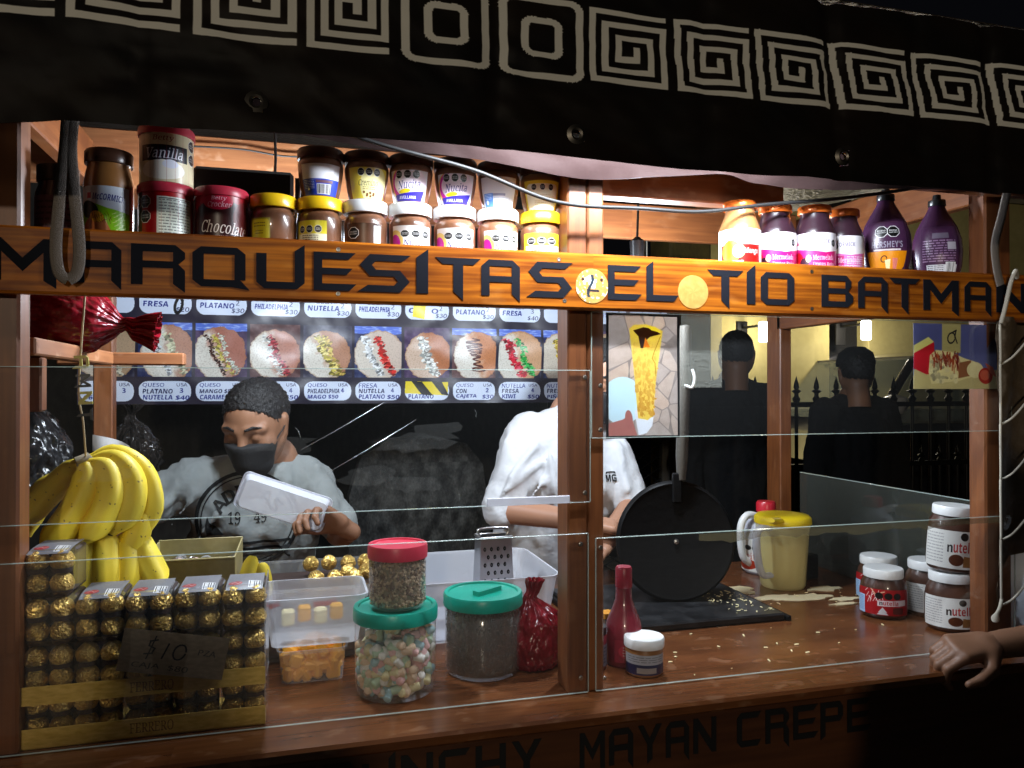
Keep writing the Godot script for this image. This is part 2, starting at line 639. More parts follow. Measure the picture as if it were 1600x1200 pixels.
func barcode(im: Image, x: int, y: int, w: int, h: int) -> void:
	im.fill_rect(Rect2i(x, y, w, h), Color(0.95, 0.95, 0.95))
	var px := x + 4
	while px < x + w - 5:
		var l := rng.randi_range(1, 4)
		im.fill_rect(Rect2i(px, y + 3, l, h - 6), Color(0.08, 0.08, 0.1))
		px += l + rng.randi_range(1, 4)

func noise(s: int, freq: float, kind := FastNoiseLite.TYPE_SIMPLEX_SMOOTH, oct := 4) -> FastNoiseLite:
	var f := FastNoiseLite.new()
	f.seed = s
	f.noise_type = kind
	f.frequency = freq
	f.fractal_octaves = oct
	return f

# wood: streaks along u, rings bent round a few knots
func wood(w: int, h: int, light: Color, dark: Color, s: int, wear := 0.0, strong := 1.0) -> ImageTexture:
	var im := Image.create_empty(w, h, false, Image.FORMAT_RGBA8)
	var n1 := noise(s, 0.006)
	var n2 := noise(s + 1, 0.02, FastNoiseLite.TYPE_SIMPLEX_SMOOTH, 3)
	var n3 := noise(s + 2, 0.015)
	var r := RandomNumberGenerator.new()
	r.seed = s
	var knots := []
	for q in 3: knots.append(Vector2(r.randf() * w, r.randf() * h))
	for y in h:
		for x in w:
			var bend := n1.get_noise_2d(x * 0.35, y * 1.6) * 34.0
			var kd := 0.0
			for kn in knots:
				var dd := Vector2((x - kn.x) * 0.35, y - kn.y).length()
				kd = maxf(kd, exp(-dd / 9.0))
				bend += 22.0 * exp(-dd / 22.0)
			var ring := 0.5 + 0.5 * sin((y + bend) * 0.33)
			var fine := n2.get_noise_2d(x * 0.25, y * 9.0)
			var f := clampf(0.25 + (ring * 0.34 + fine * 0.42) * strong + n3.get_noise_2d(x * 0.4, y * 0.8) * 0.5 + kd * 0.7, 0.0, 1.0)
			var c := light.lerp(dark, f)
			if wear > 0.0:
				var k := n3.get_noise_2d(x, y * 1.5)
				if k > 0.28: c = c.lerp(light.lightened(0.35), clampf((k - 0.28) * 4.0, 0.0, 1.0) * wear)
			im.set_pixel(x, y, c)
	return tex(im)

func blotch(w: int, h: int, a: Color, b: Color, s: int, freq: float, oct := 5) -> ImageTexture:
	var im := Image.create_empty(w, h, false, Image.FORMAT_RGBA8)
	var n1 := noise(s, freq, FastNoiseLite.TYPE_SIMPLEX_SMOOTH, oct)
	var n2 := noise(s + 5, freq * 7)
	for y in h:
		for x in w:
			im.set_pixel(x, y, a.lerp(b, clampf(0.5 + n1.get_noise_2d(x, y) * 0.9 + n2.get_noise_2d(x, y) * 0.35, 0, 1)))
	return tex(im)

func bumps(s: int, freq: float, strength: float, kind := FastNoiseLite.TYPE_SIMPLEX_SMOOTH, size := 256) -> NoiseTexture2D:
	var t := NoiseTexture2D.new()
	t.width = size
	t.height = size
	t.seamless = true
	t.noise = noise(s, freq, kind)
	t.as_normal_map = true
	t.bump_strength = strength
	return t

# ================= materials =================
func lin(r: float, g: float, b: float, a := 1.0) -> Color: # a real-world base colour as the sRGB colour Godot wants
	var c := Color(r, g, b).linear_to_srgb()
	c.a = a
	return c

func mat(c: Color, rough := 0.6, metal := 0.0) -> StandardMaterial3D:
	var m := StandardMaterial3D.new()
	m.albedo_color = c
	m.roughness = rough
	m.metallic = metal
	return m

func mat_tex(t: Texture2D, rough := 0.6, scale := Vector3.ONE) -> StandardMaterial3D:
	var m := mat(Color.WHITE, rough)
	m.albedo_texture = t
	m.uv1_scale = scale
	return m

func clear(c: Color, alpha: float, rough := 0.04) -> StandardMaterial3D:
	var m := mat(Color(c.r, c.g, c.b, alpha), rough)
	m.transparency = BaseMaterial3D.TRANSPARENCY_ALPHA
	return m

func norm(m: StandardMaterial3D, t: Texture2D, amount := 1.0, tri := 0.0) -> StandardMaterial3D:
	m.normal_enabled = true
	m.normal_texture = t
	m.normal_scale = amount
	if tri > 0.0:
		m.uv1_triplanar = true
		m.uv1_scale = Vector3.ONE * tri
	return m

func coat(m: StandardMaterial3D, rough := 0.08) -> StandardMaterial3D:
	m.clearcoat_enabled = true
	m.clearcoat = 1.0
	m.clearcoat_roughness = rough
	return m

func materials() -> void:
	var fine := bumps(11, 0.06, 3.0)
	var cloth := bumps(12, 0.012, 10.0)
	M.cloth_bump = cloth
	M.sign_wood = mat_tex(wood(768, 256, lin(0.50, 0.150, 0.011), lin(0.13, 0.028, 0.004), 31, 0.15, 1.0), 0.4, Vector3(0.7, 3.2, 1))
	M.sign_wood.metallic_specular = 0.25
	M.post_wood = mat_tex(wood(512, 256, lin(0.215, 0.072, 0.021), lin(0.115, 0.035, 0.011), 32, 0.15, 0.8), 0.42, Vector3(1.2, 3.0, 1))
	M.raw_wood = mat_tex(wood(512, 256, lin(0.34, 0.135, 0.05), lin(0.20, 0.07, 0.025), 33, 0.5, 0.7), 0.55, Vector3(1.3, 3.0, 1))
	M.counter_wood = mat_tex(wood(768, 512, lin(0.16, 0.056, 0.018), lin(0.085, 0.026, 0.009), 34, 0.3, 0.7), 0.24, Vector3(0.9, 1.6, 1))
	M.panel_wood = mat_tex(wood(512, 256, lin(0.10, 0.035, 0.013), lin(0.055, 0.018, 0.007), 35), 0.4, Vector3(0.8, 1.4, 1))
	M.paint = mat(lin(0.012, 0.013, 0.018), 0.75)
	M.paint.metallic_specular = 0.15
	M.dark_paint = mat(lin(0.006, 0.006, 0.007), 0.5)
	M.acrylic = clear(Color(0.95, 0.98, 1.0), 0.006, 0.015)
	M.scratch = clear(Color(0.9, 0.93, 0.93), 0.06, 0.2)
	M.grime = clear(Color(0.55, 0.52, 0.40), 0.30, 0.5)
	M.smudge = clear(Color(0.9, 0.92, 0.92), 0.022, 0.4)
	M.edge = clear(Color(0.85, 0.93, 0.90), 0.38, 0.2)
	M.screw = mat(lin(0.42, 0.40, 0.37), 0.35, 1.0)
	M.steel = norm(mat(lin(0.55, 0.55, 0.56), 0.32, 1.0), fine, 0.25, 9.0)
	M.grommet = mat(lin(0.16, 0.145, 0.125), 0.4, 1.0)
	M.iron = norm(mat(lin(0.009, 0.0088, 0.009), 0.45), bumps(13, 0.03, 4.0), 0.16, 4.0)
	M.iron.metallic_specular = 0.2
	M.iron.metallic = 0.0
	M.griddle = mat_tex(blotch(256, 256, lin(0.008, 0.008, 0.009), lin(0.034, 0.034, 0.036), 41, 0.02), 0.28, Vector3(2, 2, 1))
	M.rubber = mat(lin(0.012, 0.012, 0.012), 0.55)
	M.black_plastic = mat(lin(0.012, 0.012, 0.013), 0.28)
	M.white_plastic = mat(lin(0.78, 0.79, 0.78), 0.32)
	M.red_plastic = mat(lin(0.55, 0.02, 0.035), 0.3)
	M.red_lid = mat(lin(0.50, 0.03, 0.06), 0.35)
	M.teal = mat(lin(0.006, 0.29, 0.205), 0.33)
	M.yellow_lid = mat(lin(0.80, 0.50, 0.01), 0.3)
	M.jug_lid = mat(lin(0.93, 0.68, 0.02), 0.35)
	M.orange_lid = mat(lin(0.75, 0.16, 0.02), 0.25, 0.3)
	M.brown_lid = mat(lin(0.06, 0.025, 0.014), 0.3)
	M.spread = coat(mat(lin(0.20, 0.085, 0.042), 0.35))
	M.spread_dark = coat(mat(lin(0.06, 0.022, 0.012), 0.35))
	M.spread_duo = coat(mat_tex(duo(), 0.35))
	M.caramel = coat(mat(lin(0.30, 0.13, 0.035), 0.35))
	M.peach = coat(mat(lin(0.36, 0.17, 0.06), 0.3), 0.04)
	M.jam = coat(mat(lin(0.03, 0.012, 0.02), 0.3), 0.04)
	M.purple = mat(lin(0.062, 0.020, 0.058), 0.24)
	M.sauce = coat(mat(lin(0.16, 0.012, 0.022), 0.3), 0.06)
	M.tub = clear(Color(0.93, 0.94, 0.97), 0.55, 0.3)
	M.tub_thin = clear(Color(0.96, 0.97, 0.98), 0.16, 0.12)
	M.frost = clear(Color(0.92, 0.93, 0.97), 0.72, 0.35)
	M.frost.backlight_enabled = true
	M.frost.backlight = Color(0.4, 0.4, 0.42)
	M.jar_plastic = clear(Color(0.93, 0.97, 0.95), 0.08, 0.1)
	M.film = clear(Color(0.95, 0.97, 1.0), 0.02, 0.05)
	M.jug_wall = clear(Color(0.98, 0.93, 0.64), 0.6, 0.3)
	M.batter = clear(Color(0.93, 0.88, 0.62), 0.8, 0.3)
	M.cheese = mat(lin(0.72, 0.30, 0.03), 0.5)
	M.cream = mat(lin(0.84, 0.74, 0.42), 0.65)
	M.orange = mat(lin(0.86, 0.40, 0.02), 0.45)
	M.red_bag = norm(mat(lin(0.17, 0.004, 0.010), 0.17), bumps(15, 0.02, 8.0), 0.6, 4.0)
	M.black_bag = norm(mat(lin(0.010, 0.010, 0.011), 0.24), bumps(16, 0.015, 10.0), 0.5, 3.0)
	M.wrapper = norm(mat(lin(0.02, 0.017, 0.015), 0.12), bumps(27, 0.015, 10.0), 0.5, 3.0)
	M.gold = norm(mat(lin(0.88, 0.60, 0.17), 0.30, 0.9), bumps(17, 0.06, 26.0, FastNoiseLite.TYPE_CELLULAR), 1.3, 14.0)
	M.cup = mat(lin(0.03, 0.012, 0.008), 0.6)
	M.gold_card = mat_tex(blotch(256, 64, lin(0.60, 0.38, 0.06), lin(0.78, 0.53, 0.13), 42, 0.03), 0.4)
	M.tin = mat_tex(blotch(256, 256, lin(0.34, 0.28, 0.11), lin(0.44, 0.37, 0.17), 43, 0.02), 0.4, Vector3(2, 2, 1))
	M.banana = mat_tex(banana_skin(), 0.52, Vector3(1, 5, 1))
	M.banana_tip = mat(lin(0.09, 0.06, 0.02), 0.7)
	M.string = mat(lin(0.55, 0.42, 0.25), 0.9)
	M.cord = mat(lin(0.46, 0.42, 0.34), 0.9)
	M.webbing = norm(mat(lin(0.26, 0.22, 0.19), 0.9), bumps(18, 0.2, 12.0), 0.8, 12.0)
	M.skin = mat(lin(0.24, 0.115, 0.062), 0.5)
	M.skin_light = mat(lin(0.40, 0.20, 0.12), 0.5)
	M.hair = norm(mat(lin(0.008, 0.007, 0.007), 0.45), bumps(19, 0.1, 14.0), 0.8, 10.0)
	M.mask = norm(mat(lin(0.010, 0.010, 0.011), 0.8), fine, 0.4, 8.0)
	M.shirt_grey = norm(mat(lin(0.225, 0.245, 0.24), 0.9), cloth, 0.6, 3.0)
	M.shirt_white = norm(mat(lin(0.60, 0.61, 0.63), 0.9), cloth, 0.6, 3.0)
	M.shirt_blue = norm(mat(lin(0.66, 0.74, 0.84), 0.9), cloth, 0.4, 3.0)
	M.black_cloth = norm(mat(lin(0.0045, 0.0045, 0.005), 0.95), cloth, 0.5, 3.0)
	M.denim = norm(mat(lin(0.02, 0.024, 0.035), 0.9), cloth, 0.5, 3.0)
	M.curtain = norm(mat(lin(0.10, 0.07, 0.042), 0.6), bumps(26, 0.03, 6.0), 0.5, 4.0)
	M.tarp = norm(mat(lin(0.030, 0.022, 0.016), 0.40), bumps(20, 0.035, 8.0), 0.5, 4.0)
	M.tarp_inner = norm(mat(lin(0.024, 0.0145, 0.0138), 0.5), bumps(21, 0.012, 6.0), 0.12, 2.0)
	M.tarp_inner.metallic_specular = 0.12
	M.wall = mat_tex(blotch(256, 256, lin(0.40, 0.34, 0.13), lin(0.50, 0.43, 0.18), 44, 0.015), 0.85, Vector3(0.5, 0.5, 1))
	M.plinth = mat_tex(blotch(256, 256, lin(0.13, 0.11, 0.075), lin(0.20, 0.17, 0.12), 45, 0.02), 0.9, Vector3(0.5, 0.5, 1))
	M.stone = norm(mat_tex(blotch(512, 512, lin(0.018, 0.018, 0.017), lin(0.10, 0.10, 0.092), 46, 0.02, 6), 0.9, Vector3(1.5, 0.9, 1)), bumps(22, 0.04, 8.0), 0.7)
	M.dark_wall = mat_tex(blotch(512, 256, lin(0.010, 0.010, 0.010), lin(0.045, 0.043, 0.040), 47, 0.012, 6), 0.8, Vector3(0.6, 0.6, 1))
	M.paving = norm(mat_tex(blotch(512, 512, lin(0.05, 0.048, 0.045), lin(0.12, 0.115, 0.105), 48, 0.02), 0.8, Vector3(60, 60, 1)), bumps(23, 0.05, 6.0), 0.5)
	M.fence = mat(lin(0.012, 0.012, 0.012), 0.4, 0.4)
	M.mustard = mat_tex(blotch(128, 256, lin(0.10, 0.07, 0.02), lin(0.17, 0.12, 0.03), 49, 0.03), 0.8)
	M.car_paint = coat(mat(lin(0.018, 0.018, 0.022), 0.3))
	M.glass = clear(Color(0.8, 0.9, 0.9), 0.1, 0.02)
	M.rag = mat(lin(0.62, 0.62, 0.62), 0.85)
	M.kraft = mat(lin(0.20, 0.135, 0.075), 0.8)
	M.flour = mat(lin(0.72, 0.60, 0.36), 0.9)
	M.khaki = mat(lin(0.2, 0.16, 0.1), 0.8)
	M.pole = norm(mat(lin(0.11, 0.10, 0.085), 0.5, 0.4), fine, 0.3, 6.0)

func duo() -> ImageTexture: # two-flavour spread swirled in the jar
	var im := pic(256, 128, lin(0.21, 0.09, 0.045))
	var n1 := noise(61, 0.02)
	for x in 256:
		for y in 128:
			var a := x / 256.0 + n1.get_noise_2d(x, y * 0.5) * 0.07
			if a > 0.55 and a < 0.8: im.set_pixel(x, y, lin(0.62, 0.16, 0.14))
			elif a >= 0.46 and a <= 0.55: im.set_pixel(x, y, lin(0.62, 0.46, 0.30))
	return tex(im)

func banana_skin() -> ImageTexture:
	var im := pic(128, 256, lin(0.72, 0.50, 0.035))
	var n1 := noise(62, 0.02)
	for x in 128:
		for y in 256:
			var k := clampf(0.5 + n1.get_noise_2d(x, y * 0.3), 0, 1)
			im.set_pixel(x, y, lin(0.92, 0.68, 0.03).lerp(lin(0.84, 0.66, 0.06), k))
	var r := RandomNumberGenerator.new()
	r.seed = 9
	for q in 40:
		fill_ellipse(im, Vector2(r.randf() * 128, r.randf() * 256), Vector2(r.randf_range(0.5, 1.4), r.randf_range(0.6, 2.0)), lin(0.16, 0.085, 0.02), r.randf())
	return tex(im)

# ================= lamps =================
func glow(c: Color, e: float) -> StandardMaterial3D:
	var m := mat(c, 0.5)
	m.emission_enabled = true
	m.emission = c
	m.emission_energy_multiplier = e
	return m

func bulb(called: String, at: Vector3, c: Color, energy: float, size: float, to: Node) -> void:
	var l := OmniLight3D.new()
	l.name = called
	l.light_color = c
	l.light_energy = energy
	l.light_size = size
	l.omni_range = 30.0
	l.omni_attenuation = 2.0
	l.shadow_enabled = true
	l.position = at
	to.add_child(l, true)

func lamps() -> void:
	# LED batten under the awning, behind the valance
	var t := thing("awning_lamp", "white LED batten hung under the tarp behind the black valance", "lamp", Vector3(0.56, 2.0, 0.17))
	var aim := Basis.looking_at(Vector3(0, -0.42, -0.91), Vector3.UP)
	var hb := MB.new()
	hb.xf = Transform3D(aim, -aim.z * -0.018)
	box(hb, Vector3.ZERO, Vector3(0.64, 0.034, 0.022), 0.004)
	part(t, "housing", hb.mesh(), M.white_plastic)
	var tb := MB.new()
	tb.xf = Transform3D(aim, Vector3.ZERO)
	box(tb, Vector3.ZERO, Vector3(0.60, 0.022, 0.010), 0.004)
	var pb := MB.new()
	pb.xf = Transform3D(Basis(Vector3(1, 0, 0), 0.37), Vector3(0, -0.022, 0.006))
	box(pb, Vector3.ZERO, Vector3(0.66, 0.10, 0.003), 0.001)
	part(t, "shade_plate", pb.mesh(), M.white_plastic)
	part(t, "lamp_tube", tb.mesh(), glow(Color(0.93, 0.96, 1.0), 6.0))
	for x in [-0.24, 0.24]:
		part(t, "bracket", tube_mesh([Vector3(x, 0.012, 0.02), Vector3(x, 0.12, 0.0)], [0.004]), M.screw)
	var l := AreaLight3D.new()
	l.name = "batten_light"
	l.area_size = Vector2(0.60, 0.022)
	l.light_color = Color(0.93, 0.96, 1.0)
	l.light_energy = 1.45
	l.area_range = 30.0
	l.shadow_enabled = true
	l.transform = Transform3D(aim, -aim.z * 0.008)
	t.add_child(l, true)
	# bulbs inside the stall
	for k in 2:
		var b := thing("hanging_bulb", ["cool white LED bulb hanging inside the stall above the left counter", "cool white LED bulb hanging behind the lettered board above the griddle"][k], "lamp", [Vector3(-0.06, 1.85, -0.44), Vector3(0.78, 1.83, -0.40)][k], 0.0, "bulbs inside the stall")
		part(b, "bulb", lathe_mesh([Vector2(0.0, -0.034), Vector2(0.018, -0.03), Vector2(0.03, -0.012), Vector2(0.031, 0.004), Vector2(0.022, 0.026), Vector2(0.014, 0.034), Vector2(0.0, 0.034)], 20), glow(Color(0.9, 0.95, 1.0), 8.0))
		part(b, "socket", lathe_mesh([Vector2(0.0, 0.035), Vector2(0.016, 0.035), Vector2(0.018, 0.075), Vector2(0.006, 0.085), Vector2(0.0, 0.085)], 16), M.black_plastic)
		part(b, "flex", tube_mesh([Vector3(0, 0.085, 0), Vector3(0.004, 0.2, 0.0), Vector3(0, 0.37, 0)], [0.003]), M.rubber)
		bulb("bulb_light", Vector3.ZERO, Color(0.9, 0.95, 1.0), [0.62, 0.68][k], 0.03, b)
	# lamps on the far wall, seen through the panes
	for k in 2:
		var at: Vector3 = [Vector3(5.0, 2.085, -4.62), Vector3(3.93, 2.05, -4.62)][k]
		var w := thing("wall_lamp", ["bright white wall lamp on the dark doorway behind the right-hand panes", "bright white wall lamp glimpsed left of the slim rear post"][k], "wall lamp", at, 0.0, "lamps on the far wall")
		part(w, "back_plate", box_mesh(Vector3(0.11, 0.24, 0.02), 0.004, Vector3(0, 0, -0.37)), M.fence)
		part(w, "arm", tube_mesh([Vector3(0, 0.06, -0.37), Vector3(0, 0.06, -0.04)], [0.012], 8), M.fence)
		part(w, "lamp_glass", box_mesh(Vector3(0.085, 0.18, 0.06), 0.012, Vector3(0, 0, -0.02)), glow(Color(0.95, 0.98, 1.0), 9.0))
		bulb("wall_light", Vector3(0, 0, -0.02), Color(1.0, 0.95, 0.85), [0.42, 0.4][k], 0.04, w)
	# lantern on a pole across the lane, behind the viewer
	var n := thing("lane_lantern", "warm lantern on a pole across the lane facing the stall", "street lamp", Vector3(-1.6, 0, 7.0))
	part(n, "pole", lathe_mesh([Vector2(0.0, 0), Vector2(0.09, 0), Vector2(0.09, 0.05), Vector2(0.045, 0.2), Vector2(0.035, 2.85), Vector2(0.0, 2.85)], 16), M.fence)
	part(n, "lamp_globe", lathe_mesh([Vector2(0.0, 2.85), Vector2(0.09, 2.89), Vector2(0.15, 3.01), Vector2(0.12, 3.13), Vector2(0.0, 3.19)], 20), glow(Color(1.0, 0.86, 0.66), 8.0))
	bulb("lantern_light", Vector3(0, 3.01, 0), Color(1.0, 0.94, 0.84), 8.0, 0.10, n)

# ================= setting =================
func setting() -> void:
	var g := MB.new()
	g.quad(Vector3(-60, 0, -60), Vector3(60, 0, -60), Vector3(60, 0, 60), Vector3(-60, 0, 60), Vector3.UP)
	struct("ground", g.mesh(), M.paving)
	# pale building across the way
	var bd := thing("building", "low pale yellow building with a dark doorway across the street", "building", Vector3(0, 0, -5.0))
	var segs := [[3.2, 4.89], [5.33, 9.5]]
	for s in segs:
		var w := float(s[1] - s[0])
		part(bd, "wall", box_mesh(Vector3(w, 2.05, 0.25), 0.01, Vector3((s[0] + s[1]) / 2, 1.42 + 1.025, -0.125)), M.wall)
		part(bd, "plinth", box_mesh(Vector3(w, 1.34, 0.3), 0.01, Vector3((s[0] + s[1]) / 2, 0.67, -0.15)), M.plinth)
		part(bd, "ledge", box_mesh(Vector3(w, 0.07, 0.36), 0.012, Vector3((s[0] + s[1]) / 2, 1.378, -0.13)), mat(lin(0.5, 0.45, 0.3), 0.8))
	part(bd, "doorway", box_mesh(Vector3(0.43, 3.4, 0.1), 0.005, Vector3(5.11, 1.7, -0.2)), M.black_cloth)
	part(bd, "cornice", box_mesh(Vector3(6.5, 0.25, 0.4), 0.02, Vector3(6.35, 3.6, -0.1)), M.plinth)
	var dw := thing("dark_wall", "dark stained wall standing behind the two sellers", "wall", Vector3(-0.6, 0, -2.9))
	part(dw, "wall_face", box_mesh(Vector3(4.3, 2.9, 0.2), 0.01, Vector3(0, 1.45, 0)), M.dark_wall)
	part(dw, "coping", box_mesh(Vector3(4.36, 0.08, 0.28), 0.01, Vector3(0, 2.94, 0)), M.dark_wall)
	# rounded grey slab
	var sl := MB.new()
	extrude(sl, PackedVector2Array([Vector2(-0.3, 0), Vector2(0.3, 0), Vector2(0.31, 0.9), Vector2(0.27, 1.22), Vector2(0.2, 1.31), Vector2(0.05, 1.34), Vector2(-0.14, 1.33), Vector2(-0.25, 1.27), Vector2(-0.3, 1.1)]), -0.12, 0.0, 0.9)
	solo("stone_slab", "grey stained stone slab with rounded top between the two sellers", "slab", sl.mesh(), M.stone, Vector3(0.49, 0, -1.95))
	# mustard pillar and lattice gate
	var mp := thing("pillar", "mustard brown pillar between the lattice gate and the iron fence", "pillar", Vector3(2.1, 0, -2.7))
	part(mp, "shaft", box_mesh(Vector3(0.26, 2.5, 0.26), 0.015, Vector3(0, 1.25, 0)), M.mustard)
	part(mp, "capital", box_mesh(Vector3(0.34, 0.12, 0.34), 0.02, Vector3(0, 2.56, 0)), M.mustard)
	var lg := thing("lattice_gate", "dark expanded metal gate in a grey frame behind the griddle", "gate", Vector3(1.52, 0, -2.42))
	for x in [-0.34, 0.34]:
		part(lg, "frame_post", box_mesh(Vector3(0.045, 1.95, 0.045), 0.004, Vector3(x, 0.975, 0)), M.pole)
	for y in [0.04, 0.95, 1.93]:
		part(lg, "frame_rail", box_mesh(Vector3(0.634, 0.04, 0.04), 0.004, Vector3(0, y, 0)), M.pole)
	for k in range(-14, 32):
		for s in [-1.0, 1.0]:
			var pts := []
			for e in 25:
				var f := e / 24.0
				var x := lerpf(-0.316, 0.316, f)
				var y: float = k * 0.062 + (x + 0.316) * 0.62 * s + (0.39 if s < 0 else 0.0)
				if y > 0.06 and y < 1.91: pts.append(Vector3(x, y, 0.004 * s))
			if pts.size() > 2: part(lg, "strand", tube_mesh([pts[0], pts[pts.size() - 1]], [0.0035], 4), M.fence)
	# iron fence
	var fe := thing("iron_fence", "black iron fence with spear heads in front of the yellow wall", "fence", Vector3(2.25, 0, -2.6))
	for y in [1.455, 1.09, 0.12]:
		part(fe, "rail", box_mesh(Vector3(3.0, 0.03, 0.022), 0.003, Vector3(1.5, y, 0)), M.fence)
	var bar := MB.new()
	tube(bar, [Vector3(0, 0.02, 0), Vector3(0, 1.47, 0)], [0.0105], 8)
	lathe(bar, [Vector2(0.011, 1.46), Vector2(0.02, 1.475), Vector2(0.024, 1.49), Vector2(0.013, 1.505), Vector2(0.012, 1.52), Vector2(0.03, 1.535), Vector2(0.012, 1.545), Vector2(0.017, 1.555), Vector2(0.013, 1.58), Vector2(0.0, 1.625)], 10)
	var barm := bar.mesh()
	var low := MB.new()
	tube(low, [Vector3(0, 0.02, 0), Vector3(0, 1.1, 0)], [0.008], 8)
	lathe(low, [Vector2(0.009, 1.09), Vector2(0.018, 1.11), Vector2(0.01, 1.125), Vector2(0.024, 1.14), Vector2(0.01, 1.15), Vector2(0.013, 1.165), Vector2(0.0, 1.205)], 10)
	var lowm := low.mesh()
	for k in 22:
		part(fe, "bar", barm, M.fence, Vector3(0.0 + k * 0.137, 0, 0))
		part(fe, "short_bar", lowm, M.fence, Vector3(0.068 + k * 0.137, 0, 0))
	car()

func car() -> void:
	var c := thing("parked_car", "dark parked car with a pale wing mirror beyond the iron fence", "car", Vector3(3.75, 0, -3.6))
	# side outline, nose to the left, and the cabin above it
	var b := MB.new()
	extrude(b, PackedVector2Array([Vector2(0.05, 0.3), Vector2(0.35, 0.28), Vector2(0.4, 0.5), Vector2(0.62, 0.62), Vector2(0.9, 0.6), Vector2(1.1, 0.45), Vector2(1.12, 0.26), Vector2(2.9, 0.26), Vector2(2.95, 0.5), Vector2(3.2, 0.64), Vector2(3.5, 0.58), Vector2(3.66, 0.4), Vector2(3.7, 0.28), Vector2(4.1, 0.32), Vector2(4.15, 0.8), Vector2(4.05, 1.25), Vector2(0.8, 1.28), Vector2(0.3, 1.2), Vector2(0.0, 1.0), Vector2(0.0, 0.5)]), -1.5, 0.0)
	part(c, "body", b.mesh(), M.car_paint)
	var cab := [Vector2(0.5, 1.28), Vector2(0.85, 1.76), Vector2(1.4, 1.88), Vector2(3.2, 1.86), Vector2(3.75, 1.72), Vector2(3.98, 1.25)]
	for k in 5:
		for z in [-0.06, -1.44]:
			part(c, "pillar" if k in [0, 4] else "roof_rail", tube_mesh([Vector3(cab[k].x, cab[k].y, z), Vector3(cab[k + 1].x, cab[k + 1].y, z)], [0.035], 8), M.car_paint)
	for x in [1.75, 2.7]:
		part(c, "door_pillar", tube_mesh([Vector3(x, 1.27, -0.06), Vector3(x, 1.86, -0.08)], [0.03], 8), M.car_paint)
	var rf := MB.new()
	sheet(rf, 12, 6, func(u, v): return Vector3(lerpf(1.0, 3.7, u), 1.80 + 0.1 * sin(u * PI) , lerpf(-0.06, -1.44, v)), 0.03)
	part(c, "roof", rf.mesh(), M.car_paint)
	var ws := MB.new()
	ws.quad(Vector3(0.55, 1.3, -0.08), Vector3(0.55, 1.3, -1.42), Vector3(1.0, 1.8, -1.4), Vector3(1.0, 1.8, -0.1), Vector3(-0.74, 0.67, 0))
	part(c, "windscreen", ws.mesh(), M.glass)
	var sg := MB.new()
	extrude(sg, PackedVector2Array([Vector2(0.6, 1.28), Vector2(3.9, 1.27), Vector2(3.65, 1.72), Vector2(3.1, 1.84), Vector2(1.4, 1.86), Vector2(0.9, 1.76)]), -0.075, -0.07)
	part(c, "side_window", sg.mesh(), M.glass)
	var mi := MB.new()
	mi.xf = Transform3D(Basis(), Vector3(0.58, 1.42, 0.06))
	lathe(mi, [Vector2(0, -0.07), Vector2(0.07, -0.06), Vector2(0.12, 0.0), Vector2(0.10, 0.06), Vector2(0, 0.09)], 16, 0, TAU, Vector2(1.0, 0.6))
	part(c, "wing_mirror", mi.mesh(), mat(lin(0.6, 0.6, 0.6), 0.25))
	part(c, "headlight", lathe_mesh([Vector2(0, -0.09), Vector2(0.09, -0.05), Vector2(0.1, 0.05), Vector2(0, 0.09)], 14), M.white_plastic, Vector3(0.12, 0.95, -0.1))
	part(c, "turn_light", lathe_mesh([Vector2(0, -0.04), Vector2(0.04, -0.02), Vector2(0.04, 0.03), Vector2(0, 0.05)], 12), glow(Color(1.0, 0.45, 0.08), 1.5), Vector3(0.04, 1.05, 0.0))
	for x in [0.75, 3.3]:
		for z in [-0.1, -1.4]:
			var wm := MB.new()
			wm.xf = Transform3D(Basis(Vector3(1, 0, 0), PI / 2), Vector3(x, 0.3, z))
			lathe(wm, [Vector2(0, -0.1), Vector2(0.2, -0.1), Vector2(0.29, -0.085), Vector2(0.3, 0), Vector2(0.29, 0.085), Vector2(0.2, 0.1), Vector2(0, 0.1)], 24)
			part(c, "wheel", wm.mesh(), M.rubber)

